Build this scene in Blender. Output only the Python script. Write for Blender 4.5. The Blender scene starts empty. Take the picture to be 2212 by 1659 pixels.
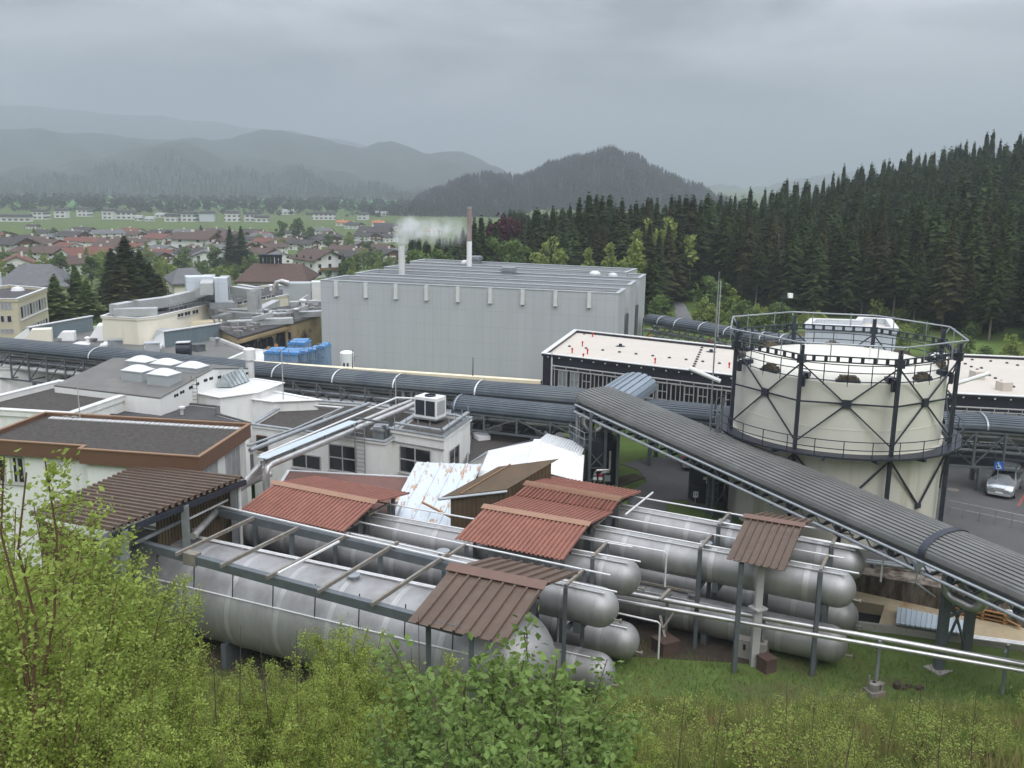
import bpy, bmesh, math, random
import numpy as np
from mathutils import Vector, Matrix
random.seed(7); RNG = np.random.default_rng(7)
rad = math.radians
scene = bpy.context.scene
COL = scene.collection

# ------------------------------------------------------------------ camera
F, CXP, CYP, H0, VX, CZ = 2060.0, 1106.0, 829.5, 440.0, 961.0, 24.0
_up = Vector((CXP - VX, F * F / H0, F)).normalized()
_fw = Vector((0, 0, -1)); _fw = (_fw - _up * _fw.dot(_up)).normalized()
_rt = _fw.cross(_up)
RM = Matrix((_rt, _fw, _up))
CAMP = Vector((0, 0, CZ))
cam_d = bpy.data.cameras.new('camera'); cam = bpy.data.objects.new('camera', cam_d)
COL.objects.link(cam); scene.camera = cam
cam_d.sensor_width = 36; cam_d.lens = 36 * F / 2212.0
cam_d.clip_start = .3; cam_d.clip_end = 30000
cam.matrix_world = Matrix.Translation(CAMP) @ RM.to_4x4()


def ray(px, py): return RM @ Vector(((px - CXP) / F, -(py - CYP) / F, -1))
def at(px, py, z):
    d = ray(px, py); return CAMP + d * ((z - CZ) / d.z)
def hz(px, py, y):
    d = ray(px, py); return CAMP + d * (y / d.y)
def proj(p):
    c = RM.transposed() @ (Vector(p) - CAMP)
    return CXP + F * c.x / -c.z, CYP - F * c.y / -c.z
def onp(px, py, A, B):
    """ray meets the vertical plane through A, B"""
    d = ray(px, py); t = Vector((B[0] - A[0], B[1] - A[1])); n = Vector((-t.y, t.x))
    k = ((A[0] - CAMP.x) * n.x + (A[1] - CAMP.y) * n.y) / (d.x * n.x + d.y * n.y)
    return CAMP + d * k


def sm(a, b, x):
    t = min(1, max(0, (x - a) / (b - a))); return t * t * (3 - 2 * t)


WLA = at(1846, 1239, 2.5).xy; WLN = at(2300, 1320, 2.5).xy - WLA; WLN = Vector((-WLN.y, WLN.x)).normalized(); WLN = WLN if WLN.y > 0 else -WLN
def gz(x, y):
    """ground height"""
    a = .857 * x - .515 * y; n = (x - WLA.x) * WLN.x + (y - WLA.y) * WLN.y   # distance behind the retaining wall
    z = 2.5 * sm(1.0, 1.7 + 3.0 * sm(-8, -14, a), n)
    if y < 41:
        z = max(z * sm(38, 41, y), .52 * (40.5 - y)) if y < 40.5 else z
        z += .25 * math.sin(x * .7 + y * .3) * sm(40, 34, y)
    if x > 16 and n < 1: z = max(z, .5 * sm(-4.6, -3.0, n) * sm(16, 19, x))
    if -34 < x < 8 and 80 < y < 131 and y > 87.3 - .356 * (x - 2.7): z = 0.0
    if y > 130:
        z = 2.5 - 10.5 * sm(120, 330, y) - 6 * min(1, max(0, (y - 320) / 680))
    s = (x - 34) * .764 + (y - 180) * .645
    if s > -40 and x > 0 and y > 85:
        w = sm(-40, 0, s) * sm(0, 25, x)
        k = min(max(0, s), 150); h = 1.5 + k * (.045 + .00070 * max(0, min(x, 160))) + 1.5 * sm(-20, 10, s)
        h -= (h + 14) * sm(165, 420, s)
        u = (x - 34) * .645 - (y - 180) * .764; h = 1.0 - 6 * sm(200, 420, y) + (h - 1.0 + 6 * sm(200, 420, y)) * sm(-95, -25, u) if s < 200 else h * sm(-95, -25, u) - 6 * (1 - sm(-95, -25, u))
        z = z * (1 - w) + h * w
    return z


def atg(px, py, tmax=9000):
    d = ray(px, py); t = 5.0; pt = t
    while t < tmax:
        p = CAMP + d * t
        if p.z < gz(p.x, p.y): break
        pt = t; t *= 1.012
    for _ in range(20):
        m = (t + pt) / 2; p = CAMP + d * m
        if p.z < gz(p.x, p.y): t = m
        else: pt = m
    return CAMP + d * t


# ------------------------------------------------------------------ materials
MATS = {}
def mat(name, col, rough=.7, metal=0.0, var=.12, scale=1.0, bump=0.0, bscale=8.0, col2=None, c2scale=.6,
        c2lo=.55, c2hi=.7, stretch=(1, 1, 1), trans=0.0, spec=.35, detail=5):
    m = bpy.data.materials.new(name); m.use_nodes = True
    nt = m.node_tree; N = nt.nodes; L = nt.links
    b = N['Principled BSDF']; out = N['Material Output']
    tc = N.new('ShaderNodeTexCoord'); mp = N.new('ShaderNodeMapping'); L.new(tc.outputs['Object'], mp.inputs[0])
    mp.inputs['Scale'].default_value = stretch
    nz = N.new('ShaderNodeTexNoise'); L.new(mp.outputs[0], nz.inputs['Vector'])
    nz.inputs['Scale'].default_value = scale; nz.inputs['Detail'].default_value = detail
    nz.inputs['Roughness'].default_value = .65
    rp = N.new('ShaderNodeValToRGB'); L.new(nz.outputs['Fac'], rp.inputs[0])
    e = rp.color_ramp.elements
    e[0].position = .3; e[1].position = .7
    e[0].color = (*[c * (1 - var) for c in col], 1); e[1].color = (*[min(1, c * (1 + var)) for c in col], 1)
    src = rp.outputs[0]
    if col2:
        n2 = N.new('ShaderNodeTexNoise'); L.new(mp.outputs[0], n2.inputs['Vector'])
        n2.inputs['Scale'].default_value = c2scale; n2.inputs['Detail'].default_value = 6; n2.inputs['Roughness'].default_value = .7
        r2 = N.new('ShaderNodeMapRange'); L.new(n2.outputs['Fac'], r2.inputs[0])
        r2.inputs[1].default_value = c2lo; r2.inputs[2].default_value = c2hi
        mx = N.new('ShaderNodeMix'); mx.data_type = 'RGBA'
        L.new(r2.outputs[0], mx.inputs[0]); L.new(src, mx.inputs[6]); mx.inputs[7].default_value = (*col2, 1)
        src = mx.outputs[2]
    L.new(src, b.inputs['Base Color'])
    b.inputs['Roughness'].default_value = rough; b.inputs['Metallic'].default_value = metal
    b.inputs['Specular IOR Level'].default_value = spec
    if bump:
        nb = N.new('ShaderNodeTexNoise'); L.new(tc.outputs['Object'], nb.inputs['Vector'])
        nb.inputs['Scale'].default_value = bscale; nb.inputs['Detail'].default_value = 4
        bp = N.new('ShaderNodeBump'); bp.inputs['Strength'].default_value = bump; bp.inputs['Distance'].default_value = .05
        L.new(nb.outputs['Fac'], bp.inputs['Height']); L.new(bp.outputs[0], b.inputs['Normal'])
    if trans:
        tr = N.new('ShaderNodeBsdfTranslucent'); L.new(src, tr.inputs[0])
        ms = N.new('ShaderNodeMixShader'); ms.inputs[0].default_value = trans
        L.new(b.outputs[0], ms.inputs[1]); L.new(tr.outputs[0], ms.inputs[2]); L.new(ms.outputs[0], out.inputs[0])
    MATS[name] = m
    return m


def panelled(name, col, gap, w, h, rough=.5, metal=.0, var=.04):
    """cladding panels with thin joints, joints run on the object's own x+y and z"""
    m = mat(name, col, rough, metal, var, .4, col2=tuple(c * .86 for c in col), c2scale=.35, c2lo=.5, c2hi=.85, stretch=(1, 1, .07))
    nt = m.node_tree; N = nt.nodes; L = nt.links; b = N['Principled BSDF']
    src = b.inputs['Base Color'].links[0].from_socket
    tc = N.new('ShaderNodeTexCoord'); sp = N.new('ShaderNodeSeparateXYZ'); L.new(tc.outputs['Object'], sp.inputs[0])
    cb = N.new('ShaderNodeCombineXYZ')
    L.new(sp.outputs[0], cb.inputs[0]); L.new(sp.outputs[2], cb.inputs[1])
    br = N.new('ShaderNodeTexBrick'); L.new(cb.outputs[0], br.inputs['Vector'])
    br.inputs['Scale'].default_value = 1; br.inputs['Brick Width'].default_value = w; br.inputs['Row Height'].default_value = h
    br.inputs['Mortar Size'].default_value = .02; br.offset = 0; br.squash = 1
    mx = N.new('ShaderNodeMix'); mx.data_type = 'RGBA'
    L.new(br.outputs['Fac'], mx.inputs[0]); L.new(src, mx.inputs[6]); mx.inputs[7].default_value = (*gap, 1)
    L.new(mx.outputs[2], b.inputs['Base Color'])
    return m


panelled('clad_grey', (.455, .465, .485), (.375, .385, .40), 1.0, 1.9)
panelled('clad_tile', (.27, .275, .28), (.19, .195, .2), .8, .9)
panelled('clad_pale', (.55, .59, .64), (.38, .41, .45), 1.2, 3.0)
mat('clad_edge', (.42, .44, .46), .5, .2, .06, .5)
mat('roof_ware', (.115, .12, .125), .75, 0, .25, .5, col2=(.17, .172, .175), c2scale=.25)
mat('white_wall', (.74, .74, .72), .8, 0, .05, .6, col2=(.50, .49, .46), c2scale=.7, c2lo=.53, c2hi=.85, stretch=(1, 1, .14))
mat('cream_wall', (.70, .66, .55), .8, 0, .06, .5, col2=(.55, .50, .40), c2scale=.5, c2lo=.58, c2hi=.85, stretch=(1, 1, .25))
mat('beige_wall', (.50, .46, .33), .85, 0, .06, .4)
mat('cream_trim', (.75, .66, .48), .6, 0, .06, 1)
mat('white_paint', (.80, .80, .80), .45, 0, .04, 1)
mat('white_metal', (.68, .68, .67), .4, .1, .05, .8)
mat('grey_paint', (.125, .14, .152), .5, .3, .15, 2)
mat('galv', (.34, .36, .38), .45, .6, .15, 2)
mat('galv_rust', (.25, .235, .21), .6, .4, .25, 3, col2=(.26, .19, .13), c2scale=2, c2lo=.5, c2hi=.65)
mat('dark_steel', (.035, .04, .055), .45, .3, .2, 2)
mat('silver_band', (.47, .465, .46), .5, .6, .12, .8)
mat('silver_tank', (.38, .375, .375), .55, .65, .10, .8, col2=(.20, .19, .18), c2scale=.6, c2lo=.46, c2hi=.85, stretch=(1, 1, .3))
mat('silver_pipe', (.56, .55, .54), .35, .8, .15, 1.5, col2=(.40, .36, .31), c2scale=.8, c2lo=.55, c2hi=.75)
mat('white_pipe', (.66, .66, .66), .4, .2, .1, 2)
mat('rust_pipe', (.35, .19, .09), .8, 0, .4, 3)
mat('red_pipe', (.34, .055, .04), .5, 0, .2, 2)
mat('bridge_roof', (.085, .102, .12), .5, .25, .22, .25, col2=(.12, .135, .145), c2scale=.12, c2lo=.5, c2hi=.6)
mat('gallery_roof', (.150, .150, .144), .55, .2, .16, .3, col2=(.19, .188, .178), c2scale=.15, c2lo=.52, c2hi=.64)
mat('arch_roof', (.26, .31, .36), .4, .5, .08, .5)
mat('rib_white', (.62, .63, .64), .5, .3, .1, 2)
mat('gravel_roof', (.06, .053, .048), .95, 0, .45, 5, .6, 14, detail=8)
mat('tar_roof', (.062, .06, .062), .85, 0, .25, .8, col2=(.10, .098, .095), c2scale=.6)
mat('grey_roof', (.15, .148, .14), .85, 0, .12, .5, col2=(.19, .187, .178), c2scale=.3)
mat('membrane', (.52, .47, .415), .7, 0, .05, .3, col2=(.55, .47, .40), c2scale=.35, c2lo=.56, c2hi=.8)
mat('black_clad', (.022, .025, .034), .5, .1, .15, .6)
mat('brown_fascia', (.14, .076, .048), .6, 0, .07, .8)
mat('brown_edge', (.25, .15, .09), .6, 0, .08, 1)
mat('brown_sheet', (.115, .078, .058), .55, .1, .14, 1.2, col2=(.13, .105, .088), c2scale=1.5)
mat('brown_ridge', (.16, .095, .075), .55, .1, .08, 1)
mat('brown_roof', (.155, .115, .08), .8, 0, .12, 1.2, .2, 20)
mat('brown_clad', (.105, .075, .045), .6, .1, .15, 1.5)
mat('red_sheet', (.25, .108, .08), .7, 0, .14, 1.5, col2=(.20, .088, .065), c2scale=.9)
mat('red_ridge', (.30, .175, .12), .7, 0, .08, 1)
mat('maroon_felt', (.16, .085, .072), .9, 0, .12, 1.5, .2, 20)
mat('rust_sheet', (.56, .61, .66), .45, .3, .06, .8, col2=(.42, .27, .16), c2scale=1.5, c2lo=.545, c2hi=.61, stretch=(2.4, .5, 1))
mat('pale_sheet', (.50, .57, .62), .45, .3, .08, 1)
mat('cream_gas', (.63, .61, .54), .5, 0, .03, .3, col2=(.50, .47, .38), c2scale=.5, c2lo=.55, c2hi=.9, stretch=(1, 1, .12))
mat('cream_low', (.54, .52, .45), .6, 0, .05, .3, col2=(.33, .28, .20), c2scale=.9, c2lo=.50, c2hi=.8, stretch=(1, 1, .08))
mat('block', (.10, .08, .058), .9, 0, .35, 4)
mat('concrete', (.34, .32, .29), .9, 0, .12, 1, col2=(.22, .19, .16), c2scale=1)
mat('stain_wall', (.26, .225, .19), .9, 0, .2, .8, col2=(.075, .052, .038), c2scale=1.3, c2lo=.42, c2hi=.6, stretch=(1, 1, .22))
mat('ochre_slab', (.44, .36, .24), .9, 0, .15, 1, col2=(.38, .22, .09), c2scale=.8, c2lo=.56, c2hi=.72)
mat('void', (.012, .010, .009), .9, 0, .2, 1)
mat('wood', (.46, .24, .10), .75, 0, .25, 2, stretch=(1, 6, 6))
mat('glass', (.02, .022, .025), .08, 0, .3, .7, spec=.6)
mat('glass_pale', (.30, .34, .35), .15, .1, .3, .9, spec=.6)
mat('blind', (.30, .31, .31), .6, 0, .15, 1)
mat('frame_grey', (.42, .41, .40), .5, 0, .05, 1)
mat('sky_dome', (.80, .80, .81), .3, 0, .03, 1, trans=.2)
mat('blue_tarp', (.08, .24, .50), .45, 0, .25, 2, .5, 3, col2=(.16, .36, .68), c2scale=1.5)
mat('blue_sheet', (.17, .27, .42), .5, 0, .25, 1.5, col2=(.32, .38, .46), c2scale=1.2)
mat('yellow_wall', (.36, .28, .16), .8, 0, .15, .6, col2=(.05, .045, .042), c2scale=.28, c2lo=.52, c2hi=.62)
mat('yellow_beam', (.30, .22, .12), .7, 0, .12, 1)
mat('orange_board', (.52, .27, .10), .75, 0, .15, 1)
mat('debris', (.18, .175, .17), .85, 0, .5, 1.6, .6, 3, col2=(.42, .42, .42), c2scale=1.1)
mat('teal_clad', (.17, .215, .24), .5, .2, .14, 1.2, stretch=(6, 6, .4))
mat('tile_brown', (.085, .052, .042), .8, 0, .16, 1.2, .3, 10)
mat('tile_red', (.15, .058, .042), .8, 0, .16, 1.2, .3, 10)
mat('tile_grey', (.12, .12, .125), .75, 0, .15, 1.2, .3, 10)
mat('tile_dark', (.05, .043, .042), .8, 0, .2, 1.2, .3, 10)
mat('tile_orange', (.42, .15, .06), .8, 0, .12, 1)
mat('wood_wall', (.16, .085, .04), .8, 0, .2, 1.5)
mat('asphalt', (.095, .092, .092), .9, 0, .16, .5, .2, 30, col2=(.065, .062, .06), c2scale=.25)
mat('road_far', (.17, .17, .17), .9, 0, .1, .3)
mat('gravel', (.22, .20, .17), .95, 0, .3, 3, .4, 20)
mat('soil', (.06, .045, .033), .95, 0, .3, 2, .5, 9)
mat('car_silver', (.50, .53, .56), .25, .7, .03, 1, spec=.5)
mat('tyre', (.015, .015, .016), .85)
mat('lamp_red', (.45, .02, .02), .3)
mat('lamp_clear', (.65, .65, .66), .15, .2)
mat('line_red', (.26, .09, .07), .8, 0, .2, 3)
mat('sign_blue', (.03, .12, .42), .5)
mat('bark', (.085, .065, .05), .95, 0, .3, 6)
mat('bark_pale', (.24, .21, .18), .9, 0, .3, 4)
mat('bark_warm', (.13, .075, .045), .9, 0, .35, 6)
mat('spruce_light', (.065, .095, .032), .8, 0, .5, .22, trans=.1, spec=.15)
mat('spruce', (.046, .068, .020), .8, 0, .55, .22, trans=.1, spec=.15)
mat('spruce_brown', (.070, .074, .028), .8, 0, .45, .35, trans=.1, spec=.15)
mat('larch', (.15, .205, .07), .8, 0, .35, .35, trans=.2, spec=.15)
mat('leaf_spring', (.22, .27, .075), .7, 0, .35, .4, trans=.3, spec=.2)
mat('leaf_green', (.11, .165, .05), .7, 0, .4, .4, trans=.25, spec=.2)
mat('leaf_maroon', (.075, .025, .035), .7, 0, .35, .4, trans=.2, spec=.2)
mat('leaf_birch', (.265, .335, .07), .6, 0, .40, .9, trans=.35, spec=.3)
mat('leaf_bush', (.16, .235, .065), .6, 0, .35, 1.2, trans=.35, spec=.2)
mat('leaf_weed', (.25, .31, .075), .7, 0, .45, .7, trans=.3, spec=.2)
mat('grass_blade', (.15, .21, .045), .75, 0, .5, .35, trans=.25, spec=.2, col2=(.24, .19, .085), c2scale=.35, c2lo=.46, c2hi=.62)
mat('wood_mass', (.028, .038, .028), .9, 0, .5, .02, trans=.05, spec=.1, detail=8)
mat('hill_ground', (.026, .033, .026), .95, 0, .5, .012, detail=9, spec=.1, col2=(.16, .16, .15), c2scale=.006, c2lo=.66, c2hi=.72)


def ground_mat():
    m = mat('ground_cover', (.09, .135, .035), .95, 0, .35, .15, .4, 3, col2=(.10, .08, .05), c2scale=.12, c2lo=.5, c2hi=.68, spec=.15, detail=8)
    nt = m.node_tree; N = nt.nodes; L = nt.links; b = N['Principled BSDF']
    src = b.inputs['Base Color'].links[0].from_socket
    tc = N.new('ShaderNodeTexCoord'); sp = N.new('ShaderNodeSeparateXYZ'); L.new(tc.outputs['Object'], sp.inputs[0])
    mr = N.new('ShaderNodeMapRange'); L.new(sp.outputs[1], mr.inputs[0]); mr.inputs[1].default_value = 300; mr.inputs[2].default_value = 420
    nz = N.new('ShaderNodeTexNoise'); L.new(tc.outputs['Object'], nz.inputs['Vector']); nz.inputs['Scale'].default_value = .02; nz.inputs['Detail'].default_value = 6
    rp = N.new('ShaderNodeValToRGB'); L.new(nz.outputs['Fac'], rp.inputs[0])
    rp.color_ramp.elements[0].color = (.07, .20, .05, 1); rp.color_ramp.elements[1].color = (.10, .25, .07, 1)
    mrx = N.new('ShaderNodeMapRange'); L.new(sp.outputs[0], mrx.inputs[0]); mrx.inputs[1].default_value = -20; mrx.inputs[2].default_value = -60
    mm = N.new('ShaderNodeMath'); mm.operation = 'MULTIPLY'; L.new(mr.outputs[0], mm.inputs[0]); L.new(mrx.outputs[0], mm.inputs[1])
    mf = N.new('ShaderNodeMapRange'); L.new(sp.outputs[1], mf.inputs[0]); mf.inputs[1].default_value = 1010; mf.inputs[2].default_value = 950
    m3 = N.new('ShaderNodeMath'); m3.operation = 'MULTIPLY'; L.new(mm.outputs[0], m3.inputs[0]); L.new(mf.outputs[0], m3.inputs[1]); mm = m3
    mx = N.new('ShaderNodeMix'); mx.data_type = 'RGBA'
    L.new(mm.outputs[0], mx.inputs[0]); L.new(src, mx.inputs[6]); L.new(rp.outputs[0], mx.inputs[7]); L.new(mx.outputs[2], b.inputs['Base Color'])
ground_mat()


# ------------------------------------------------------------------ mesh tools
class MB:
    def __init__(s): s.v = []; s.f = []; s.m = []
    def add(s, vs, fs, m=0):
        o = len(s.v); s.v += [tuple(p) for p in vs]; s.f += [tuple(i + o for i in f) for f in fs]; s.m += [m] * len(fs); return s
    def prism(s, poly, z0, z1, m=0, mt=None, bottom=True):
        n = len(poly)
        zz0 = z0 if isinstance(z0, (list, tuple)) else [z0] * n
        zz1 = z1 if isinstance(z1, (list, tuple)) else [z1] * n
        v = [(p[0], p[1], zz0[i]) for i, p in enumerate(poly)] + [(p[0], p[1], zz1[i]) for i, p in enumerate(poly)]
        s.add(v, [(i, (i + 1) % n, n + (i + 1) % n, n + i) for i in range(n)], m)
        s.add(v[n:], [tuple(range(n))], m if mt is None else mt)
        if bottom: s.add(v[:n], [tuple(range(n))[::-1]], m)
        return s
    def frame(s, o, ux, uy, uz, m=0):
        """box from corner o with edge vectors"""
        o, ux, uy, uz = map(Vector, (o, ux, uy, uz))
        v = [o, o + ux, o + ux + uy, o + uy, o + uz, o + ux + uz, o + ux + uy + uz, o + uy + uz]
        return s.add(v, [(3, 2, 1, 0), (4, 5, 6, 7), (0, 1, 5, 4), (1, 2, 6, 5), (2, 3, 7, 6), (3, 0, 4, 7)], m)
    def box(s, c, sz, rz=0, m=0):
        """c is the centre of the bottom face"""
        x = Vector((math.cos(rz), math.sin(rz), 0)); y = Vector((-x.y, x.x, 0))
        o = Vector(c) - x * sz[0] / 2 - y * sz[1] / 2
        return s.frame(o, x * sz[0], y * sz[1], (0, 0, sz[2]), m)
    def bar(s, a, b, w, h, m=0):
        a, b = Vector(a), Vector(b); d = (b - a); L = d.length
        if L < 1e-5: return s
        d /= L; u = Vector((0, 0, 1)) if abs(d.z) < .95 else Vector((0, 1, 0))
        r = d.cross(u).normalized(); u = r.cross(d)
        return s.frame(a - r * w / 2 - u * h / 2, d * L, r * w, u * h, m)
    def tube(s, pts, r, n=8, m=0, cap=True):
        pts = [Vector(p) for p in pts]; k = len(pts); rr = r if isinstance(r, (list, tuple)) else [r] * k
        ref = None; rings = []
        for i, p in enumerate(pts):
            d = (pts[min(i + 1, k - 1)] - pts[max(i - 1, 0)]).normalized()
            if ref is None:
                ref = d.orthogonal().normalized()
            ref = (ref - d * ref.dot(d)).normalized(); q = d.cross(ref)
            rings.append([p + (ref * math.cos(2 * math.pi * j / n) + q * math.sin(2 * math.pi * j / n)) * rr[i] for j in range(n)])
        v = [x for r_ in rings for x in r_]
        f = [(i * n + j, i * n + (j + 1) % n, (i + 1) * n + (j + 1) % n, (i + 1) * n + j) for i in range(k - 1) for j in range(n)]
        if cap: f += [tuple(range(n))[::-1], tuple(range((k - 1) * n, k * n))]
        return s.add(v, f, m)
    def lathe(s, o, prof, n=32, m=0, axis=None):
        """prof (r, t) along axis (default z)"""
        o = Vector(o); ax = Vector(axis).normalized() if axis else Vector((0, 0, 1))
        u = ax.orthogonal().normalized(); w = ax.cross(u); v = []
        for r, t in prof:
            for j in range(n):
                a = 2 * math.pi * j / n; v.append(o + ax * t + (u * math.cos(a) + w * math.sin(a)) * max(r, 1e-4))
        f = [(i * n + j, i * n + (j + 1) % n, (i + 1) * n + (j + 1) % n, (i + 1) * n + j) for i in range(len(prof) - 1) for j in range(n)]
        return s.add(v, f, m)
    def sheet(s, p00, p10, p11, p01, n, amp, kind='sin', m=0, th=.03):
        """profiled sheet: n waves from p00 to p10, ribs run p00 to p01"""
        p00, p10, p11, p01 = map(Vector, (p00, p10, p11, p01))
        nrm = (p10 - p00).cross(p01 - p00).normalized()
        if nrm.z < 0: nrm = -nrm
        if kind == 'sin': pr = [(k / 6, .5 + .5 * math.cos(2 * math.pi * k / 6)) for k in range(6)]
        elif kind == 'rib': pr = [(0, 0), (.76, 0), (.80, 1), (.94, 1), (.98, 0)]
        else: pr = [(0, 0), (.45, 0), (.55, 1), (.9, 1)]
        us = [((i + a) / n, h) for i in range(n) for a, h in pr] + [(1.0, pr[0][1])]
        k = len(us); v = []
        for off in (0, -th):
            for (u, h) in us:
                v.append(p00.lerp(p10, u) + nrm * (h * amp + off))
            for (u, h) in us:
                v.append(p01.lerp(p11, u) + nrm * (h * amp + off))
        f = []
        for i in range(k - 1):
            f += [(i, i + 1, k + i + 1, k + i), (3 * k + i, 3 * k + i + 1, 2 * k + i + 1, 2 * k + i),
                  (2 * k + i, 2 * k + i + 1, i + 1, i), (k + i, k + i + 1, 3 * k + i + 1, 3 * k + i)]
        f += [(0, k, 3 * k, 2 * k), (k - 1, 3 * k - 1, 4 * k - 1, 2 * k - 1)]
        return s.add(v, f, m)
    def sweep(s, path, prof, m=0):
        """profile (lateral, z) swept along path of 3d points, open"""
        P = [Vector(p) for p in path]; k = len(prof); v = []
        for i, p in enumerate(P):
            d = (P[min(i + 1, len(P) - 1)] - P[max(i - 1, 0)]); d.z = 0; d.normalize()
            r = Vector((d.y, -d.x, 0))
            for a, z in prof: v.append(p + r * a + Vector((0, 0, z)))
        f = [(i * k + j, i * k + j + 1, (i + 1) * k + j + 1, (i + 1) * k + j) for i in range(len(P) - 1) for j in range(k - 1)]
        return s.add(v, f, m)


W = {}
def link(o, parent=None):
    COL.objects.link(o)
    if parent: o.parent = parent
def tag(o, label, cat, group=None, kind=None):
    o['label'] = label; o['category'] = cat
    if group: o['group'] = group
    if kind: o['kind'] = kind
    return o
def mesh_of(mb, name, mats, org=Vector((0, 0, 0)), smooth=35):
    me = bpy.data.meshes.new(name)
    me.from_pydata([(p[0] - org[0], p[1] - org[1], p[2] - org[2]) for p in mb.v], [], mb.f)
    for m in (mats if isinstance(mats, (list, tuple)) else [mats]): me.materials.append(MATS[m] if isinstance(m, str) else m)
    me.polygons.foreach_set('material_index', mb.m)
    bm = bmesh.new(); bm.from_mesh(me); bmesh.ops.recalc_face_normals(bm, faces=bm.faces); bm.to_mesh(me); bm.free()
    if smooth:
        me.polygons.foreach_set('use_smooth', [True] * len(me.polygons)); me.set_sharp_from_angle(angle=rad(smooth))
    return me
def thing(name, label, cat, loc, group=None, rz=0):
    o = bpy.data.objects.new(name, None); link(o); o.location = loc; o.rotation_euler.z = rz; o.empty_display_size = .5
    W[o] = Vector(loc); tag(o, label, cat, group); return o
def part(name, mb, mats, parent, smooth=35, label=None):
    o = bpy.data.objects.new(name, mesh_of(mb, name, mats, W[parent], smooth)); link(o, parent); W[o] = W[parent]
    if label: o['label'] = label
    return o
def lpart(name, mb, mats, parent, smooth=35):
    """a part modelled in its thing's own space"""
    o = bpy.data.objects.new(name, mesh_of(mb, name, mats, Vector((0, 0, 0)), smooth)); link(o, parent); W[o] = Vector((0, 0, 0)); return o
def single(name, label, cat, mb, mats, group=None, kind=None, smooth=35):
    a = np.array(mb.v); org = Vector((a[:, 0].mean(), a[:, 1].mean(), a[:, 2].min()))
    o = bpy.data.objects.new(name, mesh_of(mb, name, mats, org, smooth)); link(o); o.location = org; W[o] = org
    if kind == 'structure': o['kind'] = kind
    else: tag(o, label, cat, group, kind)
    return o
def copy_tree(o, parent=None):
    c = o.copy(); COL.objects.link(c); c.parent = parent
    for ch in list(o.children): copy_tree(ch, c)
    return c
def npobj(name, v, quads, mats, parent=None, mi=None):
    me = bpy.data.meshes.new(name); n = len(v); k = quads.shape[1]
    me.vertices.add(n); me.vertices.foreach_set('co', np.asarray(v, np.float32).ravel())
    me.loops.add(quads.size); me.loops.foreach_set('vertex_index', quads.astype(np.int32).ravel())
    me.polygons.add(len(quads)); me.polygons.foreach_set('loop_start', np.arange(0, quads.size, k, dtype=np.int32))
    for m in mats: me.materials.append(MATS[m])
    if mi is not None: me.polygons.foreach_set('material_index', np.asarray(mi, np.int32))
    me.update(calc_edges=True)
    o = bpy.data.objects.new(name, me); link(o, parent); W[o] = Vector((0, 0, 0)); return o


def xy(pts, z): return [at(px, py, z).xy for px, py in pts]
def inset(poly, d):
    n = len(poly); P = [Vector((p[0], p[1])) for p in poly]
    area = sum(P[i].x * P[(i + 1) % n].y - P[(i + 1) % n].x * P[i].y for i in range(n)); sg = 1 if area > 0 else -1
    out = []
    for i in range(n):
        a, b, c = P[i - 1], P[i], P[(i + 1) % n]
        d1 = (b - a).normalized(); d2 = (c - b).normalized()
        n1 = Vector((-d1.y, d1.x)) * sg; n2 = Vector((-d2.y, d2.x)) * sg
        k = (n1 + n2); k /= max(.35, 1 + n1.dot(n2)); out.append(b + k * d)
    return out
def ring(mb, poly, d, z0, z1, m=0, out=0):
    """a hollow band round poly, from -out to d inside"""
    A = inset(poly, -out) if out else [Vector((p[0], p[1])) for p in poly]; B = inset(poly, d); n = len(poly)
    v = [(p.x, p.y, z0) for p in A] + [(p.x, p.y, z1) for p in A] + [(p.x, p.y, z1) for p in B] + [(p.x, p.y, z0) for p in B]
    f = []
    for i in range(n):
        j = (i + 1) % n
        for a, b in ((0, 1), (1, 2), (2, 3), (3, 0)): f.append((a * n + i, a * n + j, b * n + j, b * n + i))
    mb.add(v, f, m)


def building(name, label, cat, poly, z0, z1, wall, roof, cop, ph=.35, pw=.3, fascia=None, fh=0, group=None, drop=None):
    c = sum((Vector((p[0], p[1])) for p in poly), Vector((0, 0))) / len(poly)
    t = thing(name, label, cat, (c.x, c.y, z0), group)
    zr = z1 - ph
    wp = inset(poly, .12 if not fascia else .3)
    part('wall', MB().prism(wp, z0, zr - .02 if not fascia else z1 - fh + .02), wall, t)
    m = MB(); ring(m, poly, pw, zr if not fascia else z1 - fh, z1 - .07); part('parapet' if not fascia else 'fascia', m, fascia or wall, t)
    m = MB(); ring(m, poly, pw + .03, z1 - .068, z1, out=.05); part('coping', m, cop, t)
    part('roof', MB().prism(inset(poly, pw - .02), zr - .015 if not fascia else z1 - fh + .03, zr), roof, t)
    return t


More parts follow.
